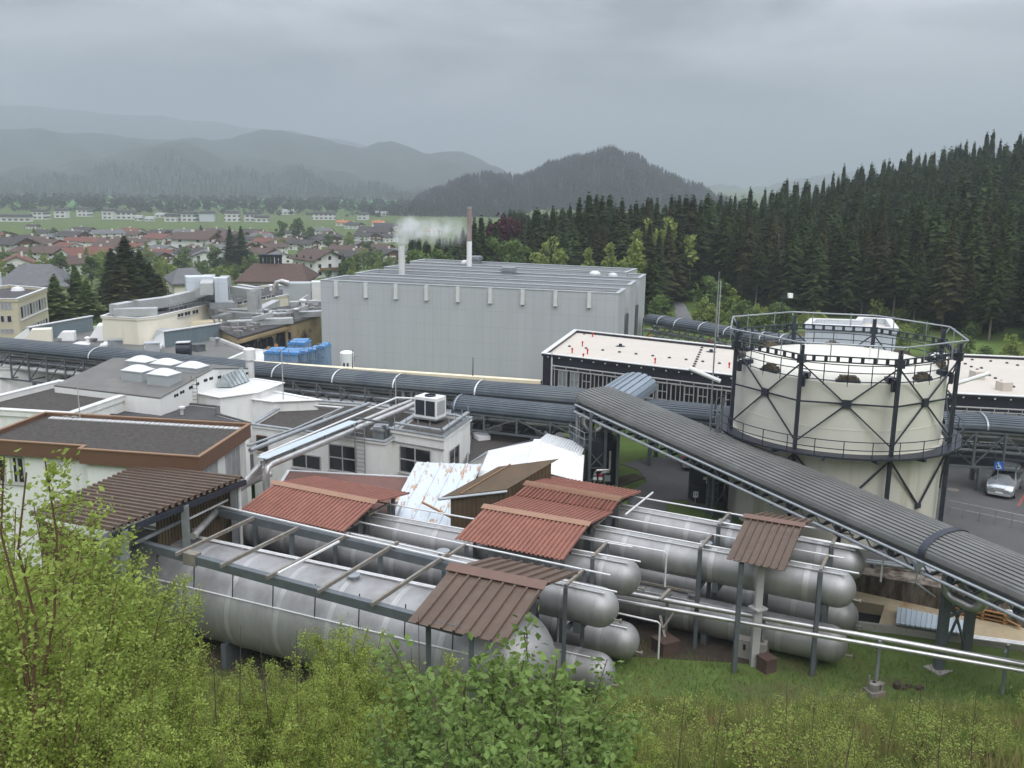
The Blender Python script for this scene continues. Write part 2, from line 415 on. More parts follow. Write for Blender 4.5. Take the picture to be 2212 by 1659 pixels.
class Wall:
    """a vertical wall plane through A, B; helper to set windows from picture points"""
    def __init__(s, A, B, off=.12):
        s.A = Vector((A[0], A[1])); s.B = Vector((B[0], B[1])); s.t = (s.B - s.A).normalized()
        s.n = Vector((s.t.y, -s.t.x))
        if s.n.dot(Vector((0, 0)) - s.A) < 0: s.n = -s.n
        s.A = s.A - s.n * off; s.B = s.B - s.n * off
    def uz(s, px, py):
        p = onp(px, py, s.A, s.B); return (p.xy - s.A).dot(s.t), p.z
    def P(s, u, z, d=0):
        q = s.A + s.t * u + s.n * d; return Vector((q.x, q.y, z))
    def slab(s, mb, u0, u1, z0, z1, d0, d1, m=0):
        o = s.P(u0, z0, d0); mb.frame(o, s.P(u1, z0, d0) - o, s.P(u0, z0, d1) - o, (0, 0, z1 - z0), m)
    def window(s, parent, u0, u1, z0, z1, nx=2, ny=1, frame='frame_grey', glass='glass', fw=.08, sill=True, name='window'):
        m = MB(); d = .06
        for i in range(nx + 1):
            u = u0 + (u1 - u0) * i / nx; s.slab(m, u - fw / 2, u + fw / 2, z0, z1, .005, d)
        for j in range(ny + 1):
            z = z0 + (z1 - z0) * j / ny; s.slab(m, u0 + fw / 2, u1 - fw / 2, z - fw / 2, z + fw / 2, .004, d - .004)
        o = part(name, m, frame, parent)
        g = MB(); s.slab(g, u0 + fw / 2, u1 - fw / 2, z0 + fw / 2, z1 - fw / 2, .002, .02); part('pane', g, glass, o)
        if sill:
            g = MB(); s.slab(g, u0 - .1, u1 + .1, z0 - .12, z0 - fw / 2 - .003, .003, .14); part('sill', g, 'frame_grey', o)
        return o
    def winpx(s, parent, x0, y0, x1, y1, **k):
        (u0, za), (u1, zb) = s.uz(x0, y0), s.uz(x1, y1)
        return s.window(parent, min(u0, u1), max(u0, u1), min(za, zb), max(za, zb), **k)
YZ = 2.5   # yard level; the tank field lies at 0
# ================================================================== warehouse
def warehouse():
    blocks = [([(692, 604), (1336, 633), (1351, 623), (747, 594)], 11.8), ([(767, 589), (1361, 615), (1374, 606), (815, 581)], 12.0),
              ([(830, 576), (1382, 600), (1395, 592), (873, 570)], 12.2), ([(885, 564), (1352, 588), (1376, 580), (917, 559)], 12.4)]
    P0 = at(692, 604, 11.8)
    t = thing('warehouse', 'huge windowless light grey panelled warehouse with stepped flat roof strips', 'warehouse', (P0.x, P0.y, -.5))
    fr = None
    for px, z in blocks:
        p = xy(px, z)
        if fr is None: fr = (p[0].copy(), p[1].copy())
        p[3] += (p[3] - p[0]) * .02; p[2] += (p[2] - p[1]) * .02
        part('wall', MB().prism(p, -.5, z - .55), 'clad_grey', t)
        m = MB(); ring(m, p, .35, z - .548, z - .08); part('parapet', m, 'clad_grey', t)
        m = MB(); ring(m, p, .40, z - .078, z, out=.06); part('coping', m, 'clad_edge', t)
        r = part('roof', MB().prism(inset(p, .34), z - .53, z - .40), 'roof_ware', t)
        m = MB()
        for k in (.18, .5):
            a = p[0].lerp(p[3], k); b = p[1].lerp(p[2], k); d = (b - a).normalized()
            m.bar((a.x + d.x, a.y + d.y, z - .36), (b.x - d.x, b.y - d.y, z - .36), .12, .07)
        part('roof_seam', m, 'galv', t)
    w = Wall(*fr, off=0)
    for x in (727, 791, 856, 922, 990, 1060, 1130, 1201, 1274):
        yt = 604 + (x - 692) * .045 + 2
        u, zt = w.uz(x, yt); _, zb = w.uz(x, yt + 31)
        m = MB(); w.slab(m, u - .2, u + .2, zb, zt, .003, .32); w.slab(m, u - .23, u + .23, zb - .06, zb - .003, .003, .36)
        part('downpipe_cover', m, 'white_metal', t)
    # step slots on the right end
    for (px, py, z) in ((1361, 615, 12.0), (1382, 600, 12.2)):
        p = at(px, py, z); m = MB().box((p.x - .2, p.y - .25, YZ), (.3, .3, z - 3.4 - YZ)); part('drain_slot', m, 'grey_paint', t)
    for (px, py, z, s) in ((1285, 593, 12.4, 1.5), (1325, 596, 12.2, 1.4), (1005, 569, 12.4, 1.3)):
        p = at(px, py, z - .4); m = MB()
        m.lathe((p.x, p.y, z - .39), [(s / 2, 0), (s / 2, .15), (s * .42, .32), (s * .25, .44), (.01, .5)], 20); part('skylight_dome', m, 'sky_dome', t)
    for (px, py, z) in ((1026, 571, 12.4), (1098, 597, 12.1)):
        p = at(px, py, z - .4); m = MB(); m.box((p.x, p.y, z - .39), (1.5, 1.3, .7), -.3); m.box((p.x, p.y, z + .313), (1.9, 1.7, .35), -.3)
        m.prism([(p.x - .9, p.y - .6), (p.x + .8, p.y - .9), (p.x + .9, p.y + .6), (p.x - .8, p.y + .9)], z + .665, z + .8)
        part('roof_vent', m, 'galv', t)
warehouse()

# chimneys, steam
p = hz(1013.5, 600, 134); zt = hz(1013, 446, 134).z; zm = hz(1013, 521, 134).z
t = thing('chimney', 'tall slim brown chimney with white lower half rising behind the warehouse', 'chimney', (p.x, p.y, 0))
part('lower_shaft', MB().lathe((p.x, p.y, 0), [(.38, 0), (.36, zm)], 20), 'white_paint', t)
mat('chim_brown', (.27, .195, .19), .7, 0, .12, 2)
part('upper_shaft', MB().lathe((p.x, p.y, zm), [(.36, 0), (.34, zt - zm - .3)], 20), 'chim_brown', t)
part('cap', MB().lathe((p.x, p.y, zt - .3), [(.36, .003), (.36, .3), (.3, .3), (.3, -.2)], 20), 'galv', t)
p = hz(868, 600, 125); zt = hz(868, 531, 125).z; steam_at = (p.x, p.y, zt)
t = thing('chimney', 'short wide white chimney behind the warehouse giving off steam', 'chimney', (p.x, p.y, 0))
part('shaft', MB().lathe((p.x, p.y, 0), [(.42, 0), (.42, zt - .5)], 24), 'white_metal', t)
part('collar', MB().lathe((p.x, p.y, zt - .5), [(.46, .003), (.46, .5), (.38, .5), (.38, -.6)], 24), 'white_metal', t)

# white silo at the warehouse
p = at(750, 800, YZ)
t = thing('storage_silo', 'small upright white silo in front of the grey warehouse wall', 'silo', (p.x, p.y, YZ))
zt = hz(750, 757, p.y).z
part('shell', MB().lathe((p.x, p.y, YZ), [(.78, -2.5), (.78, zt - YZ - .25), (.6, zt - YZ - .1), (.3, zt - YZ - .02), (.01, zt - YZ)], 28), 'white_paint', t)
part('pipe', MB().tube([(p.x + .85, p.y, YZ + 1), (p.x + .85, p.y, zt - .7), (p.x + 1.6, p.y + .1, zt - .5)], .06), 'galv', t)
for dx in (-.2, .22): part('label_plate', MB().box((p.x + dx, p.y - .79, YZ + .6), (.18, .08, .4)), 'dark_steel', t)

# blue tarped containers
for i, (x0, x1, y0, y1, dd, lab) in enumerate([
        (572, 607, 756, 782, 2.5, 'blue covered container, leftmost of the cluster behind the cream topped wall'),
        (601, 649, 758, 786, 2.5, 'blue covered container with a wide blue tarp top and grey frame in front'),
        (650, 667, 756, 786, 2.2, 'narrow blue container between the wide tarped one and the tall pair'),
        (668, 685, 752, 787, 2.4, 'tall blue container with pale patched front beside the tallest one'),
        (687, 705, 745, 785, 2.4, 'tallest blue container, next to the grey warehouse corner'),
        (622, 661, 737, 755, 2.6, 'blue tarped container at the back of the cluster')]):
    Y = 100 + (4 if i == 5 else 0) + (i * .3)
    a = hz(x0, y1, Y); b = hz(x1, y1, Y); zt = hz(x0, y0, Y + 1).z
    t = thing('covered_container', lab, 'container', ((a.x + b.x) / 2, Y, YZ), 'blue covered containers')
    w = b.x - a.x; cx = (a.x + b.x) / 2
    part('body', MB().box((cx, Y + dd / 2, 0), (w * .94, dd, zt - .25), -.12), 'blue_sheet', t)
    m = MB(); m.box((cx, Y + dd / 2, zt - .247), (w, dd + .15, .14), -.12)
    m.prism([(cx - w * .45, Y + .1), (cx + w * .45, Y - .02), (cx + w * .47, Y + dd - .1), (cx - w * .4, Y + dd)], zt - .105, [zt + .05, zt, zt + .12, zt + .08]); part('tarp', m, 'blue_tarp', t)
    m = MB()
    for q in (-.5, 0, .5):
        m.bar((cx + q * w, Y - .14, 0), (cx + q * w, Y - .14, zt + .35), .05, .05)
    for zz in (zt + .33, zt - 1.0, zt - 2.0): m.bar((cx - w / 2, Y - .2, zz), (cx + w / 2, Y - .2, zz), .05, .05)
    part('scaffold_frame', m, 'galv', t)

# cream topped wall behind the pipe bridge
a = at(540, 781, 5.8).xy; b = at(1168, 823, 5.8).xy; n = Vector((-(b - a).y, (b - a).x)).normalized()
t = thing('boundary_wall', 'long low grey tiled wall with cream coping in front of the warehouse', 'wall', (*((a + b) / 2), YZ))
part('wall', MB().prism([a, b, b + n * .5, a + n * .5], -.2, 5.5), 'clad_tile', t)
q = n * .12
part('coping', MB().prism([a - q, b - q, b + n * .5 + q, a + n * .5 + q], 5.503, 5.8), 'cream_trim', t)
for k, lab in ((.37, 'left dark rod of two standing on the cream coping'), (.78, 'right dark rod of two standing on the cream coping')):
    c = a.lerp(b, k); z1 = 7.6
    single('lightning_rod', lab, 'rod', MB().tube([(c.x, c.y + .2, 5.8), (c.x, c.y + .2, z1)], [.05, .03], 6), 'dark_steel')

# ================================================================== pink roofed halls
def slatted(t, w, u0, u1, z0, z1, n):
    m = MB()
    for i in range(n + 1):
        u = u0 + (u1 - u0) * i / n; w.slab(m, u - .025, u + .025, z0, z1, .5, .56)
    for z in (z0 + .1, z1 - .05): w.slab(m, u0 - .1, u1 + .1, z, z + .07, .605, .68)
    w.slab(m, u0 - .3, u1 + .2, z1 + .25, z1 + .33, .55, .7)
    for i in range(0, n + 1, 3):
        u = u0 + (u1 - u0) * i / n; w.slab(m, u - .03, u + .03, z1 + .05, z1 + .25, .6, .66)
    part('sun_screen', m, 'frame_grey', t)
def pink_hall(name, label, poly, z, win, nw, studs):
    t = building(name, label, 'building', poly, 0 if poly[0].x < 15 else YZ, z, 'black_clad', 'membrane', 'white_metal', .3, .35)
    w = Wall(poly[0], poly[1]); L = (poly[1] - poly[0]).length
    u0, u1 = win; z0, z1 = z - 3.1, z - 1.35
    for i in range(nw):
        a = u0 + (u1 - u0) * (i + .15) / nw; b = u0 + (u1 - u0) * (i + .85) / nw
        w.window(t, a, b, z0 + .2, z1 - .1, 1, 2 if i % 3 else 1, glass='glass_pale' if i in (0, 1) else 'glass')
    m = MB(); w.slab(m, u0, u1, z0 - .1, z0 + .06, .01, .2); part('ledge', m, 'frame_grey', t)
    slatted(t, w, u0, u1, z0 - .7, z1 + .1, nw * 3)
    m = MB()
    for i in range(int(L / 1.15)): w.slab(m, i * 1.15 + .6, i * 1.15 + .72, z - .36, z - .24, .003, .12)
    part('edge_lamp_row', m, 'white_paint', t)
    m = MB()
    for (px, py) in studs:
        p = at(px, py, z - .3); m.lathe((p.x, p.y, z - .298), [(.14, 0), (.14, .1), (.05, .14)], 8)
    part('ballast_dots', m, 'tar_roof', t)
    return t
ZP = 8.5
pp = xy([(1170, 762), (1640, 816), (1700, 760), (1241, 711)], ZP)
studs = [(1230 + i * 36, 749 + i * 4.1) for i in range(11)] + [(1262 + i * 34, 722 + i * 2.1) for i in range(10)] + [(1523 - i * 2.2, 737 + i * 5) for i in range(12)]
t = pink_hall('production_hall', 'black clad hall with flat pale pink roof and louvred window band, left of gas holder', pp, ZP, (1.6, (pp[1] - pp[0]).length - .5), 15, studs)
for px, py in ((1340, 748), (1536, 760)):
    p = at(px, py, ZP - .3); m = MB(); m.lathe((p.x, p.y, ZP - .297), [(.5, 0), (.45, .02), (.2, .03)], 14); m.box((p.x, p.y, ZP - .27), (.3, .22, .22)); part('roof_drain', m, 'dark_steel', t)
for px, py in ((1280, 728), (1403, 734), (1258, 748), (1236, 763), (1269, 765), (1533, 743), (1575, 795), (1415, 785), (1260, 775)):
    p = at(px, py, ZP - .3); m = MB().lathe((p.x, p.y, ZP - .297), [(.06, 0), (.06, .3), (.09, .32), (.09, .48), (.01, .52)], 8); part('roof_marker', m, 'lamp_red', t)
w = Wall(pp[0], pp[1]); m = MB(); w.slab(m, 1.0, 1.12, 4.2, ZP + .1, .01, .12); part('downpipe', m, 'white_metal', t)
pp2 = xy([(2030, 842), (2300, 855), (2330, 800), (2230, 766), (2010, 757)], ZP)
studs = [(2085 + i * 13, 787 + i * 6.2) for i in range(9)] + [(2100, 778), (2140, 781), (2175, 785), (2198, 790), (2120, 796)]
t = pink_hall('production_hall', 'black clad hall with dotted pale pink roof, right of the gas holder', pp2, ZP - .2, (1.0, 9), 8, studs)
for px, py in ((2110, 816), (2168, 840)):
    p = at(px, py, ZP - .4); part('roof_vent', MB().box((p.x, p.y, ZP - .497), (.9, .9, .7), .2), 'membrane', t)
# white penthouse
PZ = 12.0
pq = xy([(1738, 699), (1941, 709), (1925, 688), (1855, 684), (1850, 690), (1752, 687)], PZ)
t = building('stair_tower', 'pale blue panelled rooftop block with white rim behind the gas holder', 'building', pq, YZ, PZ, 'clad_pale', 'membrane', 'white_metal', .5, .5)
w = Wall(pq[0], pq[1]); m = MB(); w.slab(m, 9.2, 10.6, 7.5, 9.4, .01, .1); part('louvre', m, 'galv', t)

# ================================================================== covered pipe bridges
def barrel(width, rise, n, dg_=.11):
    pr = []
    for i in range(n):
        for f, g in ((0, 0), (.66, 0), (.71, dg_), (.95, dg_)):
            a = math.pi * (i + f) / n; c, s = math.cos(a), max(0, math.sin(a)) ** .8
            pr.append((-(width / 2 - g * abs(c)) * c, s * rise - g * s))
    pr.append((width / 2, 0)); return pr
def band(width, rise, n=24):
    return [(-(width / 2 + .05) * math.cos(math.pi * i / n), (math.sin(math.pi * i / n) ** .8 if 0 < i < n else 0) * (rise + .06) - .0) for i in range(n + 1)]
def pipe_bridge(label, path, width=3.0, rise=.85, h=2.3, nribs=15, bands=(), pipes=(), legs=(), roofm='bridge_roof', bay=2.3, flip=False, bandm='rib_white', red=False):
    P = [Vector(p) for p in path]; c = sum(P, Vector()) / len(P)
    t = thing('pipe_bridge', label, 'pipe bridge', (c.x, c.y, gz(c.x, c.y)))
    part('roof', MB().sweep(P, barrel(width, rise, nribs)).sweep(P, [(a, z - .05) for a, z in barrel(width, rise, nribs)]), roofm, t, smooth=25)
    seg = [(P[i + 1] - P[i]).length for i in range(len(P) - 1)]; Lt = sum(seg)
    def along(s):
        for i, L in enumerate(seg):
            if s <= L or i == len(seg) - 1:
                d = (P[i + 1] - P[i]).normalized(); r = Vector((d.y, -d.x, 0)).normalized(); return P[i] + d * s, d, r
            s -= L
    nb = max(2, int(Lt / bay))
    for sd in (-1, 1):
        m = MB(); off = sd * (width / 2 - .12)
        for dz in (-.18, -h):
            for i in range(nb):
                a, _, r = along(Lt * i / nb); b, _, r2 = along(Lt * (i + 1) / nb)
                m.bar(a + r * off + Vector((0, 0, dz)), b + r2 * off + Vector((0, 0, dz)), .12, .16)
        for i in range(nb + 1):
            a, d, r = along(Lt * i / nb); a = a + r * off
            m.bar(a + Vector((0, 0, -.1)), a + Vector((0, 0, -h)), .14, .14)
            if i < nb:
                b, d, r = along(Lt * (i + 1) / nb); b = b + r * off
                lo, hi = (a, b) if ((i < nb / 2) != flip) else (b, a)
                m.bar(lo + Vector((0, 0, -h + .1)), hi + Vector((0, 0, -.25)), .1, .1)
        part('side_truss', m, 'grey_paint', t)
    m = MB()
    for i in range(nb + 1):
        a, d, r = along(Lt * i / nb)
        for dz in (-h + .12, -h * .5): m.bar(a - r * (width / 2 - .1) + Vector((0, 0, dz)), a + r * (width / 2 - .1) + Vector((0, 0, dz)), .1, .1)
    part('cross_beams', m, 'grey_paint', t)
    for s in bands:
        a, d, r = along(Lt * s); part('roof_band', MB().sweep([a - d * .065, a + d * .065], band(width, rise)), bandm, t)
    for k, (off, dz, rr, mt) in enumerate(pipes):
        pts = []
        for i in range(0, nb + 1):
            a, d, r = along(Lt * i / nb); pts.append(a + r * off + Vector((0, 0, dz)))
        part('pipe', MB().tube(pts, rr, 8), mt, t)
    for s in legs:
        a, d, r = along(Lt * s); m = MB()
        for sd in (-1, 1):
            q = a + r * sd * (width / 2 - .12); m.bar((q.x, q.y, gz(q.x, q.y) - .2), (q.x, q.y, a.z - h), .28, .28)
        q1 = a - r * (width / 2 - .12); q2 = a + r * (width / 2 - .12); zz = a.z - h - .6
        m.bar((q1.x, q1.y, zz), (q2.x, q2.y, zz), .2, .2)
        part('trestle', m, 'grey_paint', t)
    return t
def off_path(px, z, o):
    """eave seen from the camera side -> centre line"""
    q = [at(x, y, z) for x, y in px]; d = (q[-1] - q[0]); d.z = 0; d.normalize(); n = Vector((-d.y, d.x, 0))
    if n.y < 0: n = -n
    return [p + n * o for p in q]
PI = [(-.9, -.55, .2, 'silver_pipe'), (-.2, -.6, .16, 'silver_pipe'), (.6, -.55, .22, 'silver_pipe'), (-1.0, -1.15, .17, 'galv'), (-.3, -1.2, .2, 'silver_pipe'),
      (.7, -1.15, .15, 'galv'), (-.95, -1.75, .24, 'silver_pipe'), (0, -1.85, .2, 'silver_pipe'), (.8, -1.8, .22, 'white_pipe')]
br = off_path([(-60, 750), (18, 757), (553, 811), (810, 835), (1106, 860), (1252, 872)], 7.1, 1.5)
pipe_bridge('long dark barrel roofed pipe bridge running from the left edge to the inclined gallery', br, bands=(.235, .56, .655, .745, .86), pipes=PI, legs=(.12, .30, .42, .655, .84), h=2.9)
br2 = off_path([(975, 885), (1100, 898), (1262, 915)], 6.4, 1.35)
pipe_bridge('short dark barrel roofed pipe bridge ending above the white rooftop fan unit', br2, width=2.7, rise=.9, h=1.5, pipes=PI[:4], legs=(.12, .62), bands=(.02,), nribs=15, bandm='arch_roof')
# hall-side bridge behind the gallery, going right behind the gas holder
br3 = off_path([(1372, 893), (1500, 905), (1600, 916)], 6.6, 1.5)
pipe_bridge('dark barrel roofed pipe bridge between the inclined gallery and the gas holder', br3, h=1.9, pipes=[(-.9, -.5, .16, 'red_pipe'), (-.3, -.6, .2, 'silver_pipe'), (-1.0, -1.2, .2, 'red_pipe'), (.5, -1.0, .2, 'silver_pipe')], legs=(.15, .8), nribs=15)
br4 = off_path([(2036, 925), (2130, 929), (2330, 945)], 7.1, 1.5)
pipe_bridge('dark barrel roofed pipe bridge at the right edge above the silver minivan', br4, h=2.8, bands=(.33,), pipes=[(-1.0, -.5 - .42 * i, .13, 'galv') for i in range(5)] + PI[:4], legs=(.34,), nribs=15, bandm='galv', bay=1.9)
br5 = off_path([(1388, 694), (1500, 712), (1585, 727), (1760, 752)], 6.6, 1.4)
pipe_bridge('dark blue barrel roofed pipe bridge running behind the pink roof', br5, width=2.8, h=2.6, bands=(.10, .21, .37, .53, .72, .82), pipes=[(-.9, -.8, .2, 'silver_pipe'), (-.8, -1.6, .24, 'white_pipe'), (-.8, -2.2, .22, 'white_pipe'), (.5, -1.2, .2, 'silver_pipe')], legs=(.2, .5, .8), nribs=11)

# arched connector above the bridges
A = at(1283, 893, 7.6); B = at(1362, 836, 7.8) + Vector((.3, .5, 0))
d = (B - A); d.z = 0; d.normalize(); r = Vector((d.y, -d.x, 0))
t = thing('roof_connector', 'light blue grey arched corrugated roof linking the gallery to the pink roofed hall', 'canopy', (A.x, A.y, YZ))
pa = [A + r * .3, B + r * .3]
part('roof', MB().sweep(pa, barrel(3.4, 1.15, 10)).sweep(pa, [(a, z - .05) for a, z in barrel(3.4, 1.15, 10)]), 'arch_roof', t, smooth=25)
m = MB()
for q in (pa[0], pa[1]):
    for s in (-1.6, 1.6): m.bar((q.x + r.x * s, q.y + r.y * s, YZ), (q.x + r.x * s, q.y + r.y * s, q.z), .15, .15)
for s in (-1.6, 1.6): m.bar(pa[0] + r * s, pa[1] + r * s, .15, .2)
part('frame', m, 'galv', t)

# ================================================================== inclined gallery
gl = [(1246, 868, 8.3), (1500, 985, 7.3), (1700, 1075, 6.7), (1900, 1165, 6.2), (2060, 1232, 5.9), (2212, 1300, 5.7), (2420, 1395, 5.5)]
q = [at(*g) for g in gl]
dg = (q[-1] - q[0]); dg.z = 0; dg.normalize(); ng = Vector((-dg.y, dg.x, 0))
if ng.x < 0: ng = -ng
GW = 4.0
gc = [p + ng * GW / 2 for p in q]
# straighten
gc = [gc[0].lerp(gc[-1], (p - gc[0]).dot(dg) / (gc[-1] - gc[0]).dot(dg)) for p in gc]
t = thing('conveyor_gallery', 'long grey ribbed roof gallery crossing from the black tank to the lower right corner', 'gallery', (gc[3].x, gc[3].y, 0))
GA, GB = gc[0], gc[-1]; GL = (GB - GA).length; gd = (GB - GA).normalized()
ks = 1 - (at(2000, 1205, 6.0) - q[0]).dot(dg) / (q[-1] - q[0]).dot(dg)
kj = 1 - ks
def gbar(n):
    return barrel(GW, .9, n, .15)
for a_, b_ in ((0, kj), (kj + .003, 1)):
    pa = [GA.lerp(GB, a_), GA.lerp(GB, b_)]
    part('roof', MB().sweep(pa, gbar(19)).sweep(pa, [(a, z - .06) for a, z in gbar(19)]), 'gallery_roof', t, smooth=25)
pa = [GA.lerp(GB, kj - .004), GA.lerp(GB, kj + .006)]
part('roof_joint', MB().sweep(pa, band(GW, .9)), 'dark_steel', t)
m = MB()  # rounded upper end
rr = gbar(19)
tip = GA - gd * .9 + Vector((0, 0, .15))
vs = [GA + Vector((ng.x, ng.y, 0)) * 0] ; rl = Vector((dg.y, -dg.x, 0))
pv = [GA + rl * a + Vector((0, 0, z)) for a, z in rr]; k = len(pv)
pv2 = [GA - gd * .7 + rl * a * .8 + Vector((0, 0, z * .72)) for a, z in rr]
m.add(pv + pv2, [(i, i + 1, k + i + 1, k + i) for i in range(k - 1)] + [tuple(range(k, 2 * k))]); part('end_hood', m, 'gallery_roof', t, smooth=25)
for sd in (-1, 1):
    m = MB(); o = rl * sd * (GW / 2 - .1); nb = 34
    m.bar(GA + o + Vector((0, 0, -.22)), GB + o + Vector((0, 0, -.22)), .1, .16); m.bar(GA + o + Vector((0, 0, -.85)), GB + o + Vector((0, 0, -.85)), .12, .14)
    for i in range(nb):
        a = GA.lerp(GB, i / nb) + o; b = GA.lerp(GB, (i + 1) / nb) + o; mid = (a + b) / 2
        m.bar(a + Vector((0, 0, -.8)), mid + Vector((0, 0, -.25)), .06, .06); m.bar(mid + Vector((0, 0, -.25)), b + Vector((0, 0, -.8)), .06, .06)
    part('side_truss', m, 'grey_paint', t)
    if (o.x < 0) or True:
        for dz, r_, e in ((-.2, .08, .16), (-.72, .10, .18)):
            oo = rl * sd * (GW / 2 + e)
            part('handrail_pipe' if dz > -.5 else 'side_pipe', MB().tube([GA + oo + Vector((0, 0, dz)), GB + oo + Vector((0, 0, dz))], r_, 10), 'galv', t)
m = MB()
for i in range(35):
    a = GA.lerp(GB, i / 34); m.bar(a - rl * (GW / 2 + .18) + Vector((0, 0, -.8)), a + rl * (GW / 2 + .18) + Vector((0, 0, -.8)), .12, .12)
    if i % 3 == 0:
        for sd in (-1, 1): m.box(a + rl * sd * (GW / 2 - .12) + Vector((0, 0, -.62)), (.3, .25, .3), .8)
part('cross_beams', m, 'dark_steel', t)
part('floor_pipe', MB().tube([GA + Vector((0, 0, -.45)), GB + Vector((0, 0, -.45))], .33, 12), 'silver_pipe', t)
part('floor_pipe', MB().tube([GA + rl * .9 + Vector((0, 0, -.5)), GB + rl * .9 + Vector((0, 0, -.5))], .22, 12), 'galv', t)
# gutter hopper at the joint
a = GA.lerp(GB, kj + .004); sd = 1 if (rl.x < 0) else -1
o = a + rl * sd * (GW / 2 + .38) + Vector((0, 0, -.15))
m = MB(); m.lathe((o.x, o.y, o.z - .55), [(.06, 0), (.32, .5), (.32, .56)], 4); m.tube([(o.x, o.y, o.z - .5), (o.x, o.y, o.z - 1.1), (o.x + .9, o.y - .3, o.z - 1.7)], .05); part('gutter_hopper', m, 'galv', t)
def gal_legs(f1, f2, zf, wd):
    pts = []
    for f in (f1, f2):
        p = at(*f, zf); k = (p - GA).dot(dg) / (GB - GA).dot(dg); zt = GA.lerp(GB, k).z - .92
        zf2 = zf
        part('leg', MB().bar((p.x, p.y, zf2 - .1), (p.x, p.y, zt), wd, wd * .9), 'grey_paint', t)
        pts.append((p, zf2, zt))
    (p1, z1, t1), (p2, z2, t2) = pts; m = MB()
    m.bar((p1.x, p1.y, z1 + .5), (p2.x, p2.y, t2 - .6), .1, .1); m.bar((p2.x, p2.y, z2 + .5), (p1.x, p1.y, t1 - .6), .1, .1)
    m.bar((p1.x, p1.y, (z1 + t1) / 2 + .2), (p2.x, p2.y, (z2 + t2) / 2 + .4), .14, .14)
    part('leg_brace', m, 'grey_paint', t)
    m = MB(); m.box((p1.x, p1.y, z1 - .2), (1.0, 1.0, .28), .5); m.box((p2.x, p2.y, z2 - .2), (1.0, 1.0, .28), .5); part('footing', m, 'concrete', t)
gal_legs((2026, 1447), (2084, 1425), 0, .42)
gal_legs((1530, 1130), (1606, 1112), 1.6, .36)
# big insulated expansion loops hanging under the gallery
def on_g(px, py, o):
    k = (at(px, py, 5.0) - GA).dot(dg) / (GB - GA).dot(dg); return GA.lerp(GB, k) + rl * o
for k_, o, r_, dep in ((2.0, .55, .27, 2.0), (2.0, -.6, .34, 1.9)):
    a = at(2030, 1250, 4.9); kk = (a - GA).dot(dg) / (GB - GA).dot(dg)
    c0 = GA.lerp(GB, kk + .008) + rl * (o * 1.2); c1 = GA.lerp(GB, kk + .058) + rl * (o * 1.2)
    pts = [c0 + Vector((0, 0, -.5)), c0 + Vector((0, 0, -dep + .5))]
    for i in range(1, 7):
        th = math.pi / 2 * i / 6; pts.append(c0 + gd * (.5 - .5 * math.cos(th)) + Vector((0, 0, -dep + .5 - .5 * math.sin(th))))
    for i in range(0, 7):
        th = math.pi / 2 * i / 6; pts.append(c1 - gd * (.5 - .5 * math.sin(th)) + Vector((0, 0, -dep + .5 - .5 * math.cos(th))))
    pts.append(c1 + Vector((0, 0, -.5)))
    part('expansion_loop', MB().tube(pts, r_, 14), 'silver_pipe', t)

